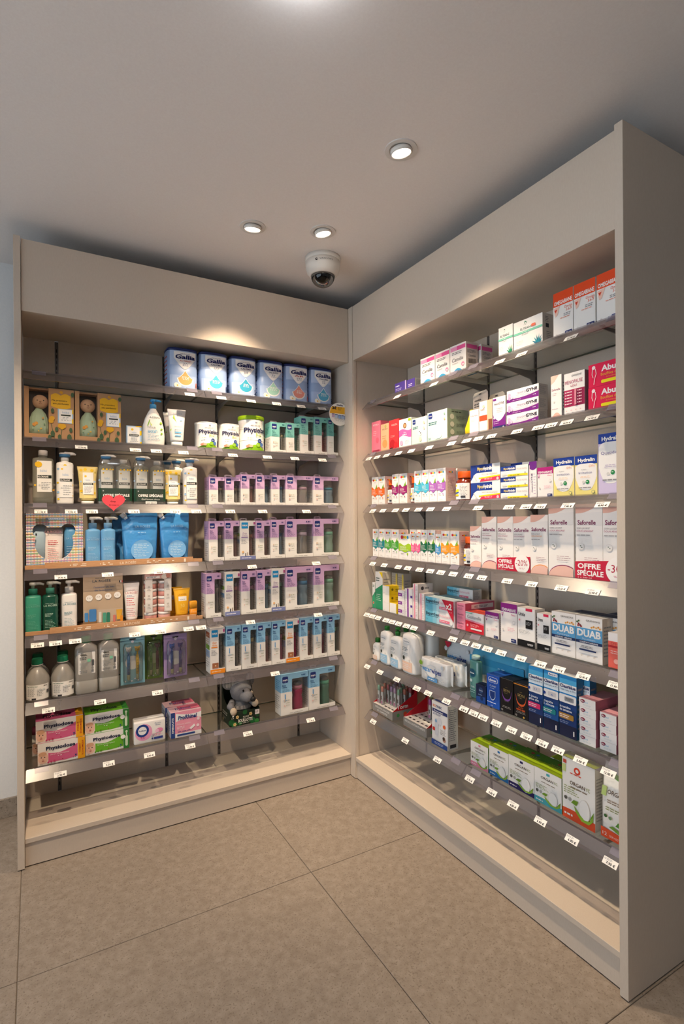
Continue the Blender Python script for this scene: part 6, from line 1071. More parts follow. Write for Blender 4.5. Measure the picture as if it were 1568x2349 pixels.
def saf_twin(u0, um, u1, h, txt, sub, lb, wide):
    r = thing('wash_twin_pack', lb, 'twin pack', 'pink cornered wash twin packs'); uc = (u0 + u1) / 2
    for a, b_ in ((u0, um), (um, u1)): carton('', '', '', '', b_ - a - .001, h, .05, '#f1eeeb', saf(big=wide), top='#e3c4b6', root=r, x=(a + b_) / 2 - uc)
    w = u1 - u0 - .001; hb = h * .285; b = MB(); b.box(-w / 2 - .0004, w / 2 + .0004, -.0034, -.0028, .001, hb, M('#c81f3f'))
    b = MB(); b.prism([(-w / 2 - .0004, .002), (w / 2 + .0004, .002), (w / 2 + .0004, hb), (-w / 2 - .0004, hb * .80)], -.0040, -.0034, M('#c81f3f')); bn = obj('offer_banner', b, r); P = Print(w, hb, front_of(-.0040)); banner(P, txt, sub, wide); obj('lettering', P.mb, bn); place(r, 'R', uc, .102, 4)
saf_twin(.8875, .962, 1.039, .195, '-20%', '2 x 250 ml', 'twin pack of wash cartons with red banner reading minus 20%', 0)
C_('wash_carton', 'pink cornered wash carton with orange print right of the 20 percent pack', 'pink cornered wash cartons', 1.040, 1.112, .200, 4, saf('ULTRA HYDRATANT', '#ef9a4a', '#ef9a4a'), .05, top='#e3c4b6'); C_('wash_carton', 'large pink cornered wash carton left of the 30 percent pack', 'pink cornered wash cartons', 1.1135, 1.209, .232, 4, saf(big=1), .06, top='#e3c4b6')
saf_twin(1.2135, 1.306, 1.400, .232, '-30%', '2 x 500 ml', 'large twin pack with red banner at the near panel', 1)

# ---- fifth shelf
def f(P): P.r(0, 0, 1, 1, '#f0eeea'); P.s(0, 1, 8, lambda u: .45 + .2 * u, 0.0, '#2f9a6e'); P.l(.15, .80, .85, .92, 2, '#3a6a58', .4); P.c(.45, .2, .25, '#f2d9c4', 12); P.c(.45, .2, .2, '#d9584a', 12)
C_('drops_carton', 'short white and green carton in the corner of the fifth shelf', 'green and white cartons', .052, .078, .128, 5, f, .05, side='#2f9a6e', top='#e6e2da')
def f(P): P.r(0, 0, 1, 1, '#f0eeea'); P.s(0, 1, 10, lambda u: .52 + .16 * u, 0.0, '#2a9468'); P.p([(.55, 1), (1, 1), (1, .84)], '#f0d41c'); P.l(.1, .74, .7, .86, 2, '#3a5a50', .45); P.l(.15, .22, .8, .42, 4, '#bfe0ce', .3); P.c(.8, .3, .06, '#1f6a48', 10); P.c(.8, .55, .06, '#1f6a48', 10)
C_('drops_carton', 'tall white and green carton with yellow corner, fifth shelf', 'green and white cartons', .080, .144, .184, 5, f, .05, side='#cfc9c0', top='#e6e2da')
for i, u in enumerate((.150, .200)): C_('leaflet_carton', ['grey printed carton behind the tall green one, left', 'grey printed carton behind the tall green one, right'][i], 'grey printed cartons', u, u + .048, .182, 5, lambda P: (P.r(0, 0, 1, 1, '#a8a49c'), P.l(.08, .1, .92, .92, 14, '#8a867e', .4), P.r(.7, .3, .98, .98, '#c9b85a')), .045, '#a8a49c', '#b5b0a8', d=.150)
for k in range(3): C_('ointment_carton', 'white fronted yellow carton, %s of three beside the green ones' % ('bottom', 'middle', 'top')[k], 'white fronted yellow cartons', .152, .208, .0405, 5, lambda P: (P.r(0, 0, 1, 1, '#f2f0ea'), P.l(.1, .1, .4, .2, 1, '#d9d4c4')), .12, '#f2f0ea', '#e8c81c', '#e3c21c', d=.094, dz=.041 * k, sidefn=lambda P: (P.c(.15, .6, .05, '#7a6a1c', 10), P.l(.3, .3, .9, .7, 2, '#8a7a1c', .4)))
C_('ointment_carton', 'white fronted yellow carton standing alone right of the stack', 'white fronted yellow cartons', .211, .266, .046, 5, lambda P: (P.r(0, 0, 1, 1, '#f2f0ea'), P.r(.93, 0, 1, 1, '#e8c81c')), .10, '#f2f0ea', '#e8c81c', '#e3c21c', d=.094)
def pu(P): P.r(0, 0, 1, 1, '#f0ecec'); P.r(.0, .30, .62, .70, '#8a3f9a'); P.l(.05, .42, .55, .58, 1, '#e6d4ea'); P.l(.7, .2, .95, .8, 3, '#b99ac0', .3)
def pv(P): P.r(0, 0, 1, 1, '#f0ecec'); P.r(.30, 0, .50, 1, '#8a3f9a'); P.r(.72, .06, .98, .3, '#5a3f9a'); P.l(.05, .3, .26, .8, 3, '#b9a9c0', .3)
for k in range(3): C_('tablet_carton', 'small white and purple carton, left column, %s of three' % ('bottom', 'middle', 'top')[k], 'small white and purple cartons', .278, .329, .0375, 5, pu, .10, side='#e2d9da', d=.094, dz=.038 * k)
for k in range(3): C_('tablet_carton', 'small white and purple carton, right column, %s of three' % ('bottom', 'middle', 'top')[k], 'small white and purple cartons', .331, .389, .0425, 5, pv, .10, side='#e2d9da', d=.094, dz=.043 * k)
def pk(P): P.r(0, 0, 1, 1, '#f2eded'); P.r(.22, 0, .48, 1, '#ef9ab0'); P.l(.55, .2, .95, .85, 4, '#b5a9aa', .3); P.r(.0, .0, .1, .5, '#f4c9d2')
for k in range(4): C_('tablet_carton', 'small white carton with pink stripe, left column, %s of four' % ('bottom', 'second', 'third', 'top')[k], 'small pink striped cartons', .391, .4265, .0385, 5, pk, .085, side='#dcd4d2', d=.094, dz=.039 * k, sidefn=lambda P: (P.c(.3, .5, .1, '#3a3a40', 8), P.l(.45, .3, .8, .7, 1, '#77777c')))
for k in range(3): C_('tablet_carton', 'small white carton with pink stripe, right column, %s of three' % ('bottom', 'middle', 'top')[k], 'small pink striped cartons', .428, .4645, .0385, 5, pk, .085, side='#dcd4d2', d=.100, dz=.039 * k)
def f(P):
    P.r(0, 0, 1, 1, '#f1efee'); P.s(0, .5, 10, 1.0, 0.0, '#b9dbe8'); P.r(0, 0, .26, 1, '#6cc0da'); P.r(.26, 0, .40, 1, '#8ccde2'); P.t(.025, .60, .24, 'Bepanthen', '#2c4454', w=.46, al='l', b=.025); P.r(.02, .50, .46, .53, '#3a5a6a'); P.t(.49, .60, .24, 'Pommade', '#efb4c0', w=.40, al='l'); P.r(.50, .20, .93, .40, '#ef7a94'); P.l(.52, .25, .85, .35, 1, '#f8dce2'); P.c(.90, .30, .05, '#f4f2f0', 10); P.l(.03, .2, .12, .32, 2, '#4a7a90', .4)
PKB = []
r = thing('ointment_duo', 'two stacked blue and white ointment cartons joined by a red x2 triangle', 'duo pack')
for k in range(2): carton('', '', '', '', .184, .054, .05, '#f1efee', f, side='#d9b4bc', top='#cfe3e9', root=r, z=.0545 * k)
P = Print(.184, .1085, front_of(-.0030)); P.p([(.60, .99), (.985, .99), (.985, .20)], '#c9203c'); P.t(.83, .66, .22, 'x2', '#f8f4f2', w=.20, b=.03); P.l(.86, .53, .95, .58, 1, '#f6d4d8'); obj('offer_triangle', P.mb, r); place(r, 'R', .5595, .104, 5)
for i in range(2):
    for k in range(2 + i): C_('ointment_carton', 'blue and white ointment carton behind the red triangle pair, %s' % (('front lower', 'front upper'), ('rear lower', 'rear middle', 'rear top'))[i][k], 'blue and white ointment cartons', .480, .640, .054 if i == 0 else .048, 5, f, .05, side='#dcdcd8', top='#a9d0dc', d=.160 + .056 * i, dz=(.0545 if i == 0 else .0485) * k)
def f(P): P.r(0, 0, 1, 1, '#ee8ea6'); P.t(.45, .62, .20, 'Bepanthen', '#8a3a54', w=.7, b=.01); P.l(.1, .2, .8, .5, 3, '#b3506a', .3)
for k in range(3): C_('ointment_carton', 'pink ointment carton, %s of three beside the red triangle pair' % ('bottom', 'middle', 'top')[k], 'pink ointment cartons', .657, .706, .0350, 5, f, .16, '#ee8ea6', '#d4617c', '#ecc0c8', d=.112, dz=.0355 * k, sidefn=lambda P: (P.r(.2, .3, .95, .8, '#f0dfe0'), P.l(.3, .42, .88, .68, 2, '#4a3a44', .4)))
C_('tablet_carton', 'red and white carton with pink band right of the pink ointment', None, .709, .809, .078, 5, lambda P: (P.r(0, 0, 1, 1, '#f2eeec'), P.s(0, 1, 12, lambda u: .56 - .10 * u, 0.0, '#dc2a3c'), P.s(0, 1, 12, lambda u: .64 - .10 * u, lambda u: .56 - .10 * u, '#f29aae'), P.t(.48, .68, .17, 'Gestarelle', '#77777c', w=.76), P.c(.12, .42, .10, '#dc2a3c', 14), P.c(.12, .32, .05, '#f4b4bc', 10), P.r(.3, .14, .9, .22, '#f2eeec'), P.l(.28, .28, .8, .44, 3, '#f4a9b0', .4), P.r(.02, .92, .4, .97, '#8ac4b4')), .07, side='#dcd4d0', top='#d8503c', d=.110)
C_('capsule_carton', 'small white carton with purple top beside the red one', 'purple topped cartons', .822, .890, .096, 5, fem(), .06, side='#dcd4d2', d=.104); C_('capsule_carton', 'tall white carton with purple top beside the black footed pair', 'purple topped cartons', .903, .979, .140, 5, fem(), .06, side='#dcd4d2')
def uri(nm):
    def f(P): P.r(0, 0, 1, 1, '#f0eeec'); P.r(0, 0, 1, .17, '#141416'); P.r(.48, .93, .86, 1, '#d8264e'); P.t(.06, .79, .09, nm, '#2a2a2e', w=.38, al='l', b=.02); P.r(.48, .48, .88, .70, '#141416'); P.l(.53, .57, .84, .66, 3, '#d9d9d9', .35); P.c(.12, .68, .05, '#e58a94', 10); P.l(.08, .34, .85, .44, 3, '#a9a9ac', .3); P.t(.76, .055, .05, 'NUTREOV', '#f0f0f0', w=.32, b=.02)
    return f
C_('tablet_carton', 'white carton with black foot, larger of two beside the berry cartons', 'black footed cartons', .981, 1.056, .134, 5, uri('Uritis'), .05, side='#dedad6', top='#e2dedb'); C_('tablet_carton', 'white carton with black foot, smaller of two beside the berry cartons', 'black footed cartons', 1.058, 1.113, .124, 5, uri('Uricare'), .05, side='#dedad6', top='#e2dedb', d=.108)
def f(P):
    P.r(0, 0, 1, 1, '#f2efec'); P.r(0, .46, 1, .74, '#5fa6d6'); P.r(0, .395, 1, .46, '#1c2f5c'); P.t(.5, .555, .155, 'DUAB', '#f8f6f4', w=.90, b=.04); P.t(.5, .485, .035, 'Phytothérapie', '#dcecf6', w=.5); P.t(.5, .410, .035, 'CONFORT URINAIRE', '#f0f0f4', w=.70, b=.02); P.t(.66, .90, .04, 'GRANIONS', '#4a4e54', w=.52)
    for q, (u, v, c) in enumerate(((.06, .86, '#2f5a30'), (.12, .82, '#8a1f2a'), (.18, .79, '#6a1420'), (.10, .78, '#a02a34'), (.22, .77, '#8a1f2a'), (.62, .78, '#e0a24a'), (.70, .80, '#d9963c'), (.80, .79, '#e8b45e'), (.88, .81, '#d08a34'), (.94, .78, '#e0a24a'), (.14, .89, '#3f6a3a'))): P.c(u, v, .035, c, 8)
    P.l(.2, .30, .7, .36, 2, '#6a6e74', .35, 2, 'c'); P.r(.16, .24, .80, .275, '#1c2f5c'); [P.c(.25 + .24 * k, .13, .035, '#dcd6d0', 10) for k in range(3)]
for i, (a, b_) in enumerate(((1.114, 1.204), (1.205, 1.296))): C_('capsule_carton', 'white and blue carton with berries, %s one of the front pair' % ('left', 'right')[i], 'berry cartons', a, b_, .139, 5, f, .05, side='#c9bfb4', top='#c9c9cc', d=.112)
for i, (a, b_, d_) in enumerate(((1.150, 1.240, .165), (1.242, 1.334, .165), (1.242, 1.334, .218))): C_('capsule_carton', 'berry carton behind the front pair, %s' % ('left', 'right', 'rearmost right')[i], 'berry cartons', a, b_, .138, 5, f, .05, side='#c9bfb4', top='#27355e', d=d_)
C_('capsule_carton', 'white and coral carton cut off by the near panel, fifth shelf', None, 1.312, 1.398, .104, 5, lambda P: (P.r(0, 0, 1, 1, '#f2eeec'), P.s(0, 1, 6, .76, 0.0, '#ec6a5c'), P.r(0, .58, 1, .64, '#b8252c'), P.t(.5, .66, .075, 'CYS-CONTROL', '#c9343a', .8), P.t(.75, .83, .07, 'ARKO', '#4a4a4e', .3), P.c(.70, .26, .16, '#d98a3a', 14), P.c(.3, .20, .09, '#f2b0a4', 12), P.l(.1, .4, .6, .52, 2, '#f8d4cc', .3)), .05, d=.115)

# ---- sixth shelf
def uria(u, d, w, h, dp, lb, pump=False, tint='#9cc6e4', behind=False):
    r = bottle('baby_lotion_bottle', lb, 'bottle', 'white bottles with green caps', w, dp, h, '#f0efec', 3.4, None if behind else (lambda P: (P.c(.45, .80, .30, '#e2e6e8', 18, .13), P.c(.45, .80, .27, '#f4f3f1', 18, .11), P.t(.45, .785, .03, 'URIDERM', '#8a98a4', w=.42, b=.01), P.l(.12, .55, .62, .66, 3, '#6a7a84', .4), P.l(.12, .45, .7, .52, 2, '#a9b4ba', .35), P.c(.26, .38, .09, '#26332c', 14), P.r(.12, .06, .82, .30, tint), P.l(.18, .12, .76, .26, 3, '#f0f0f0', .3), P.c(.68, .35, .05, '#d9d4cc', 10))), .022, .011, .004)
    b = MB(); z = h + .0043
    b.lathe([(.0125, z), (.0125, z + .018), (.0115, z + .0195)], M('#1d6a26', .4), 0, dp / 2, 18); obj('green_cap', b, r)
    if pump: b = MB(); b.lathe([(.005, z + .0196), (.005, z + .026), (.012, z + .028), (.012, z + .036), (.010, z + .038)], M('#1d6a26', .4), 0, dp / 2, 16); b.tube([(0, dp / 2, z + .033), (.022, dp / 2 - .006, z + .033)], [.006, .004], M('#1d6a26', .4), 8); obj('green_pump', b, r)
    place(r, 'R', u, d, 6)
uria(.083, .092, .052, .085, .034, 'small white bottle with green cap in the corner of the sixth shelf', tint='#e6c9b4'); uria(.163, .090, .078, .158, .042, 'white lotion bottle with green screw cap, second from the corner'); uria(.250, .090, .082, .148, .044, 'white lotion bottle with green pump, third from the corner', True); uria(.246, .140, .080, .160, .044, 'white lotion bottle with green cap behind the green pump', behind=True)
uria(.352, .088, .100, .182, .070, 'big white lotion bottle with pale pink label beside the wipes', tint='#ecc9b4'); uria(.362, .170, .100, .182, .070, 'big white lotion bottle standing behind the front one', behind=True)
def wipes(u, d, w, h, dp, lb, grey, yaw=0.0, dz=0):
    r = thing('wipes_pack', lb, 'wipes pack', 'soft packs of wipes'); c = '#efeeec' if not grey else '#d3d8dc'; b = MB(); n = 26; rnd = random.Random(int(u * 999)); e = 5
    b.loft([(0, w * .47, dp * .40, e, 0, dp / 2), (.006, w * .49, dp * .47, e, 0, dp / 2), (h * .3, w * .5, dp * .5, e, 0, dp / 2), (h * .7, w * .5, dp * .5, e, 0, dp / 2), (h - .006, w * .49, dp * .46, e, 0, dp / 2), (h, w * .47, dp * .38, e, 0, dp / 2)], foil(c), n)
    b.v = [(x + (rnd.random() - .5) * .004, y + (rnd.random() - .5) * .003, z) for x, y, z in b.v]; obj('soft_pack', b, r)
    for sx in (-1, 1): q = MB(); q.prism([(sx * w * .495, .01), (sx * w * .495 + sx * .012, .004), (sx * w * .495 + sx * .012, h - .004), (sx * w * .495, h - .01)][::sx], dp * .5, dp * .5 + .001, M(c, .25, 0, .5)); obj('crimped_end', q, r)
    P = Print(w, h, front_of(-.0040)); P.c(.48, .52, .20, '#dfe6ec', 22, .15); P.c(.48, .52, .18, c, 22, .135); P.t(.48, .46, .24, 'water', '#3f8fd0', w=.34, al='r', b=.02); P.t(.485, .46, .24, 'wipes', '#1f3f8c', w=.34, al='l', b=.02); P.rr(.34, .08, .70, .25, .02, '#5f97cc'); P.l(.38, .12, .66, .21, 1, '#e6eef6'); P.c(.10, .78, .06, '#8ab83a' if not grey else '#c9d0d6', 12); P.c(.88, .84, .05, '#d3dae0', 12); P.l(.08, .55, .16, .64, 1, '#5a8a4a'); P.l(.80, .2, .94, .34, 2, '#b4c4d2', .3)
    if grey: P.s(.06, .30, 10, lambda u: .98, lambda u: .98 - .16 * math.sin((u - .06) / .24 * PI), '#b8203c')
    obj('printed_front', P.mb, r); q = MB(); q.rr_ = None; q.bbox(-w * .18, w * .18, dp * .25, dp * .75, h - .0015, h + .004, M('#e6e6e4', .35), .002); obj('resealable_lid', q, r)
    place(r, 'R', u, d, 6, dz, yaw)
wipes(.516, .100, .180, .094, .048, 'white soft pack of wipes, front one of two', False); wipes(.545, .152, .180, .096, .044, 'white soft pack of wipes behind the front one', False); wipes(.532, .228, .175, .158, .090, 'tall grey multipack of wipes at the back with red corner', True)
# nappy pack
r = thing('nappy_pack', 'large sky blue pack with cloud and flying baby picture', 'pack'); w, h, dp = .290, .188, .10; b = MB(); BL = foil('#56b4dc', .3)
b.loft([(0, w * .49, dp * .46, 6, 0, dp / 2), (.008, w * .5, dp * .5, 6, 0, dp / 2), (h * .8, w * .5, dp * .5, 6, 0, dp / 2), (h * .94, w * .49, dp * .34, 5, 0, dp / 2), (h, w * .485, dp * .05, 4, 0, dp / 2)], BL, 32); b.v = [(x, y + random.Random(int(x * 9999 + z * 777)).uniform(-.001, .001), z) for x, y, z in b.v]; obj('soft_pack', b, r)
P = Print(w, h * .80, front_of(-.002)); P.s(0.02, .98, 16, lambda u: .50 + .06 * abs(math.sin(u * 14)), 0.02, '#eceeee'); P.s(.02, .98, 16, lambda u: .98, lambda u: .80, '#3a9ac8'); P.c(.44, .56, .06, '#e0a98a', 14); P.c(.38, .46, .065, '#e6b498', 14); P.c(.47, .60, .04, '#a8553a', 10); P.s(.60, .80, 8, lambda u: .66 - .2 * (u - .6), lambda u: .50 - .1 * (u - .6), '#e0c83a'); P.s(.63, .74, 6, .60, .50, '#e9edf0'); P.t(.46, .03, .14, 'Dodo', '#2f4a9a', w=.26, b=.03); P.l(.55, .80, .75, .85, 1, '#9fd0e6'); P.l(.1, .9, .25, .94, 1, '#9fd0e6'); P.c(.20, .66, .02, '#7fc0de', 8); P.c(.38, .6, .015, '#bfe0ee', 8); obj('printed_front', P.mb, r); place(r, 'R', .803, .176, 6)
r = bottle('gel_bottle', 'tall translucent aqua bottle in front of the sky blue pack', 'bottle', None, .052, .032, .148, '', 3, lambda P: (P.c(.42, .66, .34, '#1f6a80', 18, .34), P.c(.42, .66, .28, '#17506a', 18, .28), P.t(.42, .645, .045, 'durex', '#e6f0f2', w=.42, b=.03), P.c(.3, .46, .12, '#cfe6e4', 12), P.t(.5, .28, .05, 'GEL', '#e6f0ee', w=.4), P.l(.2, .14, .8, .25, 2, '#bfe0dc', .3)), .008, .012, .004, clear('aqua_gel_bottle', (.45, .70, .66, 1), '#6fb4ae', .45, .1, .2)); b = MB(); b.lathe([(.0175, .1523), (.0175, .163), (.015, .165)], M('#b9d9d4', .4), 0, .016, 18); obj('cap', b, r); place(r, 'R', .747, .112, 6)
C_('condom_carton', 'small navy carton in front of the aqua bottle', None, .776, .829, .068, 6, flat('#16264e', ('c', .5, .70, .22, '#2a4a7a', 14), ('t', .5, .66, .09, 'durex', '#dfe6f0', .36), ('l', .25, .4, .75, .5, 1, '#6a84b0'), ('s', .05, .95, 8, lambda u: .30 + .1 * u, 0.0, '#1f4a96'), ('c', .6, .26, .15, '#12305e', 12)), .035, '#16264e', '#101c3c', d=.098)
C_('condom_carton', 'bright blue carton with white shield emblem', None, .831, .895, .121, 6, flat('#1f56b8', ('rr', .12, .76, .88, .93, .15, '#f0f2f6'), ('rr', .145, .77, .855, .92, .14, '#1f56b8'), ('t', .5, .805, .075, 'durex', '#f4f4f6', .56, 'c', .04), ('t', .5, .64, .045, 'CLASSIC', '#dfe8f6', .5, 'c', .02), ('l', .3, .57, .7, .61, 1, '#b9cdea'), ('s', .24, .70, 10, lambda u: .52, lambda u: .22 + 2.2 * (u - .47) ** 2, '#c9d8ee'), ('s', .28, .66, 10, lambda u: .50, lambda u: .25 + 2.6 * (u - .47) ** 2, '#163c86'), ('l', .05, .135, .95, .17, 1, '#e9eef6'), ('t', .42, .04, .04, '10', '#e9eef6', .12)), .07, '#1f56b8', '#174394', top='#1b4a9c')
def skyn(c, nm):
    def f(P):
        P.r(0, 0, 1, 1, '#141214'); P.s(.12, .88, 14, lambda u: .56 - .17 * math.sqrt(max(0, 1 - ((u - .5) / .38) ** 2)) + .0 + .018 + .10 * (abs(u - .5) / .38) ** 4, lambda u: .535 - .19 * math.sqrt(max(0, 1 - ((u - .5) / .38) ** 2)) + .10 * (abs(u - .5) / .38) ** 4, c); P.t(.5, .62, .085, 'SKYN', '#b59a5c', w=.48, b=.01); P.t(.5, .735, .03, '***', '#b59a5c', w=.16); P.l(.35, .565, .65, .60, 1, '#8a7a50'); P.t(.5, .29 if nm else .33, .04, 'ELITE', '#7a6a5a' if not nm else c, w=.34)
        if nm: P.t(.5, .225, .045, 'KING SIZE', c, w=.62, b=.03)
        P.l(.15, .14, .85, .21, 2, '#b9b4ae', .25, 2, 'c'); P.t(.16, .04, .055, '10', '#c9c4be', w=.15)
        if nm: P.r(0, .955, 1, .985, '#c9822c'); P.c(.72, .06, .06, '#c9a24a', 10)
    return f
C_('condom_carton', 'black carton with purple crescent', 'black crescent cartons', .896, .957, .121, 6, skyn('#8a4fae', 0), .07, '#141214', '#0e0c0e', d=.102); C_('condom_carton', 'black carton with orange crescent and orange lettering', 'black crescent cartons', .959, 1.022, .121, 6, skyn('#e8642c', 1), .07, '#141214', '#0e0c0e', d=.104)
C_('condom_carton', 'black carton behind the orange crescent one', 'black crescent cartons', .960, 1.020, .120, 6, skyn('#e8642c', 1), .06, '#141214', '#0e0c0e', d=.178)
def clb(kind):
    def f(P):
        P.r(0, 0, 1, 1, '#1a3f7c'); P.r(0, .60, 1, 1, '#2f93d6'); P.s(0, 1, 10, lambda u: .94 - .0 * u, lambda u: .72, '#4fb0e2'); P.s(0, 1, 12, lambda u: .86, lambda u: .765, '#f4f4f4'); P.s(0, 1, 10, .79, .71, '#dcecf6'); P.r(0, 0, 1, .20, '#1b2140'); P.r(0, .20, 1, .45, '#1c3a74' if kind != 1 else '#1b5a9c')
        P.t(.5, .80, .052, 'Clearblue', '#1c2f6a', w=.92, b=.03); P.t(.52, .755, .026, 'Fiable à plus de 99 %', '#33507c', w=.88)
        P.rr(.02 if kind < 2 else .0, .555, 1, .69, .08, '#eceae8'); P.rr(.32, .585, .86, .66, .05, '#cfccd0' if kind < 2 else '#9a9aa4')
        if kind == 0: P.r(.44, .61, .47, .64, '#6a84c0'); P.r(.58, .61, .61, .64, '#6a84c0'); P.c(.06, .62, .09, '#24408c', 12)
        if kind == 1: P.r(.52, .61, .66, .618, '#6a84c0'); P.r(.58, .595, .60, .635, '#6a84c0'); P.c(.08, .62, .09, '#24408c', 12); P.rr(.35, .93, .98, .985, .06, '#eef0f4'); P.t(.66, .945, .024, 'Marque N°1', '#2a4a90', w=.5, b=.02)
        if kind == 2: P.r(.36, .60, .80, .65, '#8a8f94'); P.t(.58, .628, .018, 'Enceinte', '#33373c', w=.34); P.t(.58, .603, .018, '1-2', '#33373c', w=.12)
        T = [('6 jours', 'plus tôt', '#e8336e'), ('rapide', '1 minute', '#1f8a8c'), ('le nombre', 'de semaines', '#b98a3a')][kind]
        P.t(.06, .47, .04, T[0], '#eef2f8', w=.62, al='l', b=.02); P.t(.06, .42, .04, T[1], '#eef2f8', w=.70, al='l', b=.02); P.rr(0, .295, .86, .385, .06, T[2]); P.l(.06, .31, .75, .37, 2, '#f4e6ea', .4); P.l(.06, .22, .7, .27, 2, '#a9b9d6', .3); P.t(.88, .06 if kind else .08, .075, '1', '#f4f4f6', w=.06, b=.04)
    return f
for i, (a, b_) in enumerate(((1.026, 1.086), (1.087, 1.146), (1.147, 1.211))): C_('pregnancy_test_carton', ['blue test carton with pink pill shape', 'blue test carton with teal pill shape and white badge', 'blue test carton with gold pill shape and digital window'][i], 'blue test cartons', a, b_, .197, 6, clb(i), .032, '#1a3f7c', '#2a6a9c', top='#cfd6dc', d=.102 + .002 * i)
C_('pregnancy_test_carton', 'blue test carton behind the gold pill one', 'blue test cartons', 1.170, 1.230, .196, 6, clb(2), .032, '#1a3f7c', '#2a6a9c', top='#1f4f86', d=.145)
def f(P): P.r(0, 0, 1, 1, '#efecea'); P.c(.22, .66, .15, '#8a1f3c', 14, .10); P.t(.19, .58, .16, 'Ella', '#f4eeee', w=.17, b=.02); P.t(.42, .50, .20, 'med', '#8ac4e0', w=.24, al='c'); P.l(.25, .2, .85, .38, 2, '#c4d0d6', .35)
for k in range(5): C_('test_strip_carton', 'white carton with maroon oval, left stack, %s of five' % ('bottom', 'second', 'third', 'fourth', 'top')[k], 'white cartons with maroon oval', 1.218 + .001 * (k % 2), 1.275 + .001 * (k % 2), .0280, 6, f, .12 if k == 4 else .10, '#efecea', '#a8667a', '#b9808c', d=.107, dz=.0285 * k, sidefn=None)
for k in range(4): C_('test_strip_carton', 'white carton with maroon oval, right stack, %s of four' % ('bottom', 'second', 'third', 'top')[k], 'white cartons with maroon oval', 1.280 + .001 * (k % 2), 1.334 + .001 * (k % 2), .0280, 6, f, .10, '#efecea', '#a8667a', '#d99aa8', d=.118, dz=.0285 * k, sidefn=None)
for k in range(2): C_('plain_carton', 'plain white carton at the near panel, %s of two' % ('lower', 'upper')[k], 'plain white cartons', 1.338, 1.392, .050, 6, lambda P: (P.r(0, 0, 1, 1, '#e9e6e3'), P.l(.1, .1, .6, .3, 2, '#d0ccc8', .3)), .09, '#e9e6e3', d=.125, dz=.0505 * k)

# ---- bottom shelf
def thermo_display(u, d, lb, txt1, txt2, items):
    r = thing('thermometer_display', lb, 'display box', 'red and grey thermometer display boxes'); w, dp = .168, .150; b = MB(); RD = M('#c8202c', .5); GY = M('#8f8c88', .5); t = .0015; hf = .040
    b.box(-w / 2, w / 2, 0, t, 0, hf, GY); b.box(-w / 2, w / 2, dp - t, dp, 0, .115, RD)
    for sx in (-1, 1):
        x0 = sx * w / 2 - (t if sx > 0 else 0); x1 = x0 + t
        b.mesh([(x0, t, 0), (x0, dp, 0), (x0, dp, hf), (x0, t, hf), (x1, t, 0), (x1, dp, 0), (x1, dp, hf), (x1, t, hf)], [(0, 1, 2, 3), (7, 6, 5, 4), (0, 3, 7, 4), (1, 5, 6, 2)], GY); b.mesh([(x0, t, hf), (x0, dp, hf), (x0, dp, .115), (x1, t, hf), (x1, dp, hf), (x1, dp, .115)], [(0, 1, 2), (5, 4, 3), (0, 2, 5, 3)], RD)
    b.box(-w / 2 + t, w / 2 - t, t, dp - t, 0, .0015, GY); obj('display_tray', b, r)
    b = MB(); b.box(-w / 2 + t, w / 2 - t, t, dp - t, hf - .002, hf - .0005, M('#ece9e4', .5)); sh = obj('slotted_insert', b, r)
    sm = MB(); sm.box(-.0082, .0082, -.0045, .0045, hf - .0004, hf - .0002, M('#2a2628')); sme = sm.data('slot')
    for i in range(5):
        for j in range(4): obj('slot', sme, sh, loc=(-w / 2 + .002 + (w - .004) * (.13 + i * .18), .003 + (dp - .006) * (.13 + j * .24), 0))
    P = Print(w, hf, front_of()); P.t(.5, .60, .22, txt1, '#f2f0ee', w=.86 if not txt2 else .72, b=.01)
    if txt2: P.t(.5, .22, .22, txt2, '#f2f0ee', w=.50, b=.01)
    P.r(0, .05, .6, .08, '#c98a6a'); obj('lettering', P.mb, r); P = Print(dp, .115, right_of(w / 2, dp)); P.t(.40, .42, .16, 'Torm', '#f4f0ee', w=.44, b=.03); P.c(.22, .17, .06, '#4f9a5a', 10); P.c(.50, .18, .07, '#e8583c', 10); obj('side_lettering', P.mb, r)
    place(r, 'R', u, d, 7)
    for (i, j, cap) in items:
        t_ = thing('thermometer', THL.pop(0), 'thermometer', 'boxed stick thermometers'); x = -w / 2 + .002 + (w - .004) * (.13 + i * .18); y = .003 + (dp - .006) * (.13 + j * .24); hh = .088 + .004 * (j % 2)
        bm = MB(); bm.loft([(0, .0085, .0045, 3, 0, 0), (hh * .55, .0085, .0045, 3, 0, 0), (hh * .8, .006, .0035, 2.5, 0, 0), (hh * .9, .004, .003, 2.2, 0, 0)], M('#eceae8', .35), 14); obj('thermometer_body', bm, t_); bm = MB(); bm.loft([(hh * .72, .0092, .005, 3, 0, 0), (hh * .95, .0078, .0045, 2.6, 0, 0), (hh, .005, .003, 2.2, 0, 0)], M(cap, .35), 14); obj('coloured_cap', bm, t_)
        bm = MB(); bm.box(-.0025, .0025, -.0052, -.0044, hh * .28, hh * .48, BLACK); obj('display_window', bm, t_); bm = MB(); bm.box(-.0065, .0065, -.0050, -.0044, hh * .05, hh * .2, M('#d98ab0')); obj('button_panel', bm, t_)
        bm = MB(); bm.box(-.0105, .0105, -.0062, .0062, hh * .02, hh * 1.12, SHRINK); obj('clear_sleeve', bm, t_)
        place(t_, 'R', u + x, d + y, 7, hf + .0003)
THL = []
NM = ['first', 'second', 'third', 'fourth', 'fifth']
items0 = []; items1 = [(1, 3, '#4aa03a'), (2, 3, '#4aa03a'), (2, 2, '#c95fb0'), (3, 2, '#c95fb0'), (3, 3, '#c95fb0')]
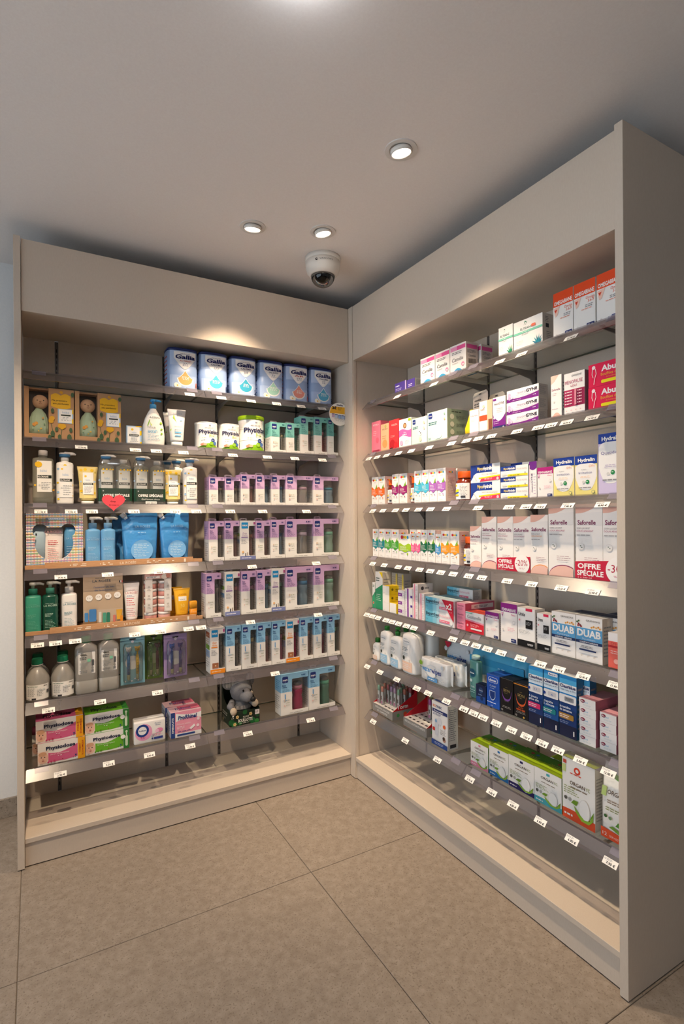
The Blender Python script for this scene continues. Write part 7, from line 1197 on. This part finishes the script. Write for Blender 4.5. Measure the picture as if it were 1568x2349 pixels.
for j in range(4):
    for i in range(5):
        if j == 0 and i in (3, 4): continue
        if j == 0 and i in (2,): continue
        items0.append((i, j, ['#9ad0b4', '#e8927c', '#e07a80', '#c9a0cc', '#d9a9cf'][(i + j) % 5])); THL.append('sleeved stick thermometer, %s across in the %s row of the fuller display' % (NM[i], ('front', 'second', 'third', 'rear')[j]))
for (i, j, c) in items1: THL.append('sleeved stick thermometer with %s cap, %s across, %s row of the emptier display' % ('green' if c == '#4aa03a' else 'pink', NM[i], ('front', 'second', 'third', 'rear')[j]))
thermo_display(.140, .095, 'red and grey display box full of thermometers in the corner', 'PRÉCISION, DOUCEUR', 'ET RAPIDITÉ', items0); thermo_display(.378, .108, 'red and grey display box with few thermometers, beside the tall carton', 'PRÉCISION, DOUCEUR ET RAPIDITÉ', '', items1)
def f(P):
    P.r(0, 0, 1, 1, '#f1efec'); P.t(.06, .87, .055, 'BIO', '#e07a2c', w=.20, al='l', b=.03); P.t(.27, .87, .055, 'SYNEX', '#26346c', w=.36, al='l', b=.03); P.r(.04, .755, .98, .83, '#26346c'); P.t(.42, .772, .035, 'Thermoflash', '#f2f2f4', w=.60, b=.02); P.l(.08, .69, .7, .74, 2, '#55608c', .4); P.rr(.20, .22, .42, .62, .08, '#dcdce0'); P.rr(.38, .50, .62, .66, .08, '#e3e3e6'); P.c(.28, .56, .07, '#8ab4d6', 12); P.c(.80, .50, .08, '#e8642c', 14); P.rr(.06, .32, .22, .40, .04, '#d8342c'); P.l(.56, .30, .92, .42, 4, '#77777c', .3); P.c(.80, .20, .09, '#b98a74', 12); P.c(.78, .235, .075, '#3a2a24', 10); P.s(0, 1, 8, lambda u: .12 - .02 * u, 0.0, '#26468c'); P.l(.2, .03, .9, .09, 2, '#c9d4ea', .3)
C_('thermometer_carton', 'tall white and navy thermometer carton beside the display box', None, .510, .611, .184, 7, f, .055, side='#e6e3df', sidefn=lambda P: (P.l(.12, .2, .88, .92, 16, '#8a8a90', .35), P.r(.2, .04, .8, .12, '#33333a'), [P.r(.12, v, .2, v + .012, '#c8342c') for v in (.3, .5, .7, .9)]), topfn=lambda P: P.r(.05, .1, .95, .5, '#26346c'))
def org(c, n, tall=0):
    def f(P):
        P.r(0, 0, 1, 1, '#f1efea'); P.s(0, 1, 10, lambda u: .14 + .03 * math.sin((1 - u) * 2.5), 0.0, c); P.l(.06, .05, .4, .10, 1, '#f2f0ec', .6); v = .80 if not tall else .70
        if tall: P.c(.47, .84, .10, '#d8442c', 16); P.c(.47, .84, .05, '#f1efea', 12); P.l(.25, .755, .7, .785, 1, '#d8442c'); P.rr(.04, .90, .14, .96, .01, '#c9503c'); P.s(0, .12, 4, .88, .76, '#c9d88a')
        else: P.rr(.46, v + .08, .58, v + .15, .02, c)
        P.t(.48, v - .11 if tall else v - .06, .075 if not tall else .06, 'ORGAN', '#4a3a30', w=.46, al='r' if 0 else 'c', b=.01); P.t(.80, v - .11 if tall else v - .06, .075 if not tall else .06, 'YC', '#7a8a3a', w=.13)
        P.l(.25, v - .17, .8, v - .13, 1, '#8a7a6a', .5, 2, 'c'); P.l(.06, .42, .55, .56, 4, '#8a9a5a', .3); P.c(.12, .34, .05, '#5a5a54', 10); P.c(.25, .34, .05, '#a9a9a4', 10); P.c(.70, .28 if not tall else .26, .17, '#e2dfda', 18, .22 if not tall else .30); P.c(.70, .28 if not tall else .26, .155, '#f4f2ee', 18, .205 if not tall else .285)
        P.p([(.30, .30), (.38, .36), (.52, .36), (.46, .28)], '#6f9a2a'); P.p([(.38, .28), (.50, .20), (.70, .12), (.86, .14), (.97, .24), (.96, .16), (.84, .08), (.62, .08), (.44, .18)], '#8ab43a'); P.p([(.84, .13), (.97, .24), (.99, .32), (.90, .22)], '#6f9a2a')
    return f
def orgtop(P): P.r(0, 0, 1, .5, '#9ab81c'); P.r(0, .5, 1, 1, '#4f8a24'); P.t(.5, .40, .22, 'ORGANYC', '#c9c84a', w=.6); P.c(.4, .75, .06, '#b8343c', 10); P.c(.6, .75, .06, '#3a6ab0', 10)
for i, (a, b_, h, c, nm, d_) in enumerate(((.739, .832, .093, '#e58aa4', 'pink', .104), (.834, .929, .107, '#1f6fae', 'blue', .106), (.931, 1.045, .112, '#241f5c', 'navy', .104), (1.047, 1.156, .115, '#4aa8b4', 'teal', .102))): C_('hygiene_carton', 'white and green hygiene carton with %s foot, bottom shelf' % nm, 'white and green hygiene cartons', a, b_, h, 7, org(c, ''), .10, '#f1efea', '#4f8a24', '#8ab02a', d=d_, topfn=orgtop)
C_('hygiene_carton', 'white and green hygiene carton behind the teal footed one', 'white and green hygiene cartons', 1.030, 1.140, .115, 7, org('#4aa8b4', ''), .10, '#f1efea', '#2f5a1c', '#2f5a1c', d=.206, topfn=orgtop)
C_('hygiene_carton', 'tall white hygiene carton with orange foot, bottom shelf', None, 1.1585, 1.275, .194, 7, org('#e0522c', '', 1), .045, '#f1efea', '#d9d3c9', '#a8bc1c', d=.102, sidefn=smallprint('#a9a49a', 14))
r = thing('hygiene_pouch', 'white and green hygiene pouch with orange foot at the near panel', 'pouch'); w, h, dp = .105, .222, .055; b = MB(); rnd = random.Random(3)
b.loft([(0, w * .46, dp * .42, 4, 0, dp / 2), (.008, w * .5, dp * .5, 4, 0, dp / 2), (h * .55, w * .5, dp * .48, 4, 0, dp / 2), (h * .80, w * .49, dp * .30, 4, 0, dp / 2), (h * .94, w * .485, dp * .05, 4, 0, dp / 2), (h, w * .48, dp * .03, 4, 0, dp / 2)], foil('#efede8'), 28); b.v = [(x + rnd.uniform(-.0015, .0015), y + rnd.uniform(-.0015, .0015), z) for x, y, z in b.v]; obj('pouch', b, r)
P = Print(w, h, lambda x, z, o: (x, -.0018 - o + (dp * .47) * max(0, (z / h - .55) / .42) ** 1.15 * (1 if z / h > .55 else 0), z)); P.s(.04, .96, 8, lambda u: .15 - .03 * u, .015, '#e0522c'); P.t(.16, .05, .045, '12', '#f4e6e0', w=.13); P.t(.50, .05, .03, 'SERVIETTES', '#f4d0c4', w=.4); P.s(.05, .95, 8, lambda u: .93 - .10 * u, lambda u: .88 - .13 * u, '#5f9a2e'); P.t(.48, .62, .055, 'ORGAN', '#4a3a30', w=.50, b=.01); P.t(.84, .62, .055, 'YC', '#7a8a3a', w=.14); P.c(.62, .76, .06, '#d8442c', 12); P.s(.06, .20, 5, .70, .58, '#b4cc7a'); P.l(.25, .50, .8, .56, 2, '#8a7a6a', .4); P.l(.2, .40, .7, .46, 2, '#7a8a4a', .35); P.c(.20, .32, .05, '#3f6a3a', 10); P.c(.34, .31, .05, '#7a9a70', 10); P.p([(.50, .24), (.58, .30), (.72, .30), (.66, .23)], '#4f8a2e'); P.p([(.3, .19), (.42, .22), (.9, .14), (.9, .11)], '#6f9a3a'); obj('printed_front', P.mb, r); place(r, 'R', 1.340, .106, 7)

# ================================================================== price tags in the rails (u, price)
TAGW, TAGH = .044, .0205
_tm = MB(); _a = math.atan2(.0335, .0375)
_ty, _tz = .0545, -.0305          # centre of the tag on the sloping rail face
_dy, _dz = .0335 / math.hypot(.0335, .0375), .0375 / math.hypot(.0335, .0375)
def tsurf(x, z, o): q = z - TAGH / 2; return (x, _ty + q * _dy - (o + .0012) * _dz, _tz + q * _dz + (o + .0012) * _dy)
_tm.face([tsurf(-TAGW / 2, 0, 0), tsurf(TAGW / 2, 0, 0), tsurf(TAGW / 2, TAGH, 0), tsurf(-TAGW / 2, TAGH, 0)], M('#f4f2ee', .5)); _tm.face([tsurf(-TAGW / 2, TAGH, -.0005), tsurf(TAGW / 2, TAGH, -.0005), tsurf(TAGW / 2, 0, -.0005), tsurf(-TAGW / 2, 0, -.0005)], M('#f4f2ee', .5))
tag_me = _tm.data('tag_card'); _pm = {}
NTH = ['first', 'second', 'third', 'fourth', 'fifth', 'sixth', 'seventh', 'eighth', 'ninth', 'tenth', '11th', '12th', '13th', '14th', '15th', '16th', '17th', '18th', '19th', '20th']
def tags(un, k, lst):
    for i, (u, pr) in enumerate(lst):
        r = thing('price_tag', 'white price tag reading %s €, %s from the left on the %s unit\'s %s shelf' % (pr, NTH[i], 'back' if un == 'L' else 'right', ORD[k]), 'price tag', 'white price tags'); obj('tag_card', tag_me, r)
        if pr not in _pm: P = Print(TAGW, TAGH, tsurf); P.t(.56, .14, .34, pr + ' €', '#1c1c20', w=.62, b=.025); P.l(.06, .62, .75, .92, 2, '#9a9a9e', .35); _pm[pr] = P.mb.data('price_print')
        obj('price_print', _pm[pr], r); place(r, un, u, 0, k)
tags('L', 1, [(-0.782, '17.90'), (-0.640, '17.90'), (-0.498, '19.90'), (-0.370, '18.90'), (-0.240, '21.90'), (-0.124, '21.90')])
tags('L', 2, [(-1.215, '19.90'), (-1.010, '18.90'), (-0.926, '11.90'), (-0.812, '11.90'), (-0.588, '9.50'), (-0.419, '21.90'), (-0.276, '17.90'), (-0.124, '13.90')])
tags('L', 3, [(-1.358, '11.90'), (-1.253, '9.90'), (-1.178, '7.50'), (-1.018, '13.90'), (-0.848, '9.50'), (-0.757, '15.90'), (-0.602, '7.90'), (-0.445, '7.90'), (-0.215, '14.90')])
tags('L', 4, [(-1.291, '29.90'), (-1.121, '11.90'), (-0.918, '20.90'), (-0.499, '7.90'), (-0.163, '15.90')])
tags('L', 5, [(-1.373, '11.90'), (-1.311, '9.90'), (-1.242, '9.90'), (-1.018, '12.90'), (-0.914, '12.90'), (-0.795, '13.90'), (-0.740, '13.90'), (-0.509, '9.90'), (-0.155, '17.90')])
tags('L', 6, [(-1.337, '3.90'), (-1.153, '6.80'), (-0.928, '4.90'), (-0.387, '7.90')])
tags('L', 7, [(-1.298, '2.90'), (-1.122, '3.20'), (-0.963, '9.90'), (-0.792, '12.90'), (-0.526, '20.90'), (-0.200, '12.90')])
tags('R', 1, [(0.338, '12.90'), (0.593, '11.90'), (0.949, '19.80'), (1.047, '26.00'), (1.237, '21.90')])
tags('R', 2, [(0.098, '7.90'), (0.171, '9.90'), (0.249, '9.90'), (0.344, '5.90'), (0.438, '7.90'), (0.560, '5.90'), (0.696, '11.90'), (0.781, '5.90'), (0.843, '13.90'), (0.908, '14.90'), (1.025, '12.90'), (1.113, '8.90'), (1.162, '10.90'), (1.220, '20.90'), (1.306, '14.90')])
tags('R', 3, [(0.130, '8.90'), (0.217, '9.90'), (0.318, '8.90'), (0.396, '9.90'), (0.485, '8.90'), (0.565, '8.90'), (0.665, '8.90'), (0.839, '8.30'), (0.987, '7.70'), (1.061, '14.90'), (1.119, '19.90'), (1.222, '7.90'), (1.337, '8.90')])
tags('R', 4, [(0.126, '8.90'), (0.225, '8.90'), (0.337, '8.90'), (0.407, '9.90'), (0.490, '6.90'), (0.561, '8.90'), (0.628, '8.90'), (0.701, '8.90'), (0.787, '4.70'), (0.856, '8.90'), (0.977, '14.90'), (1.082, '9.90'), (1.197, '13.50'), (1.305, '23.90')])
tags('R', 5, [(0.070, '8.90'), (0.119, '10.90'), (0.170, '9.90'), (0.236, '9.90'), (0.285, '10.90'), (0.336, '10.90'), (0.395, '9.90'), (0.448, '15.90'), (0.561, '19.90'), (0.696, '6.90'), (0.765, '16.90'), (0.824, '33.00'), (0.881, '23.90'), (0.947, '11.90'), (1.034, '14.90'), (1.115, '28.90'), (1.185, '14.90'), (1.271, '32.90'), (1.372, '11.90')])
tags('R', 6, [(0.070, '7.90'), (0.183, '6.90'), (0.319, '10.90'), (0.466, '4.50'), (0.541, '11.90'), (0.656, '9.70'), (0.756, '8.90'), (0.808, '2.00'), (0.857, '8.90'), (0.922, '12.90'), (0.991, '14.90'), (1.056, '7.50'), (1.119, '5.90'), (1.180, '8.90'), (1.260, '2.00'), (1.350, '13.90')])
tags('R', 7, [(0.120, '6.00'), (0.379, '4.50'), (0.598, '34.90'), (0.785, '3.70'), (0.897, '4.80'), (0.996, '4.80'), (1.111, '6.90'), (1.228, '6.90'), (1.354, '7.90')])
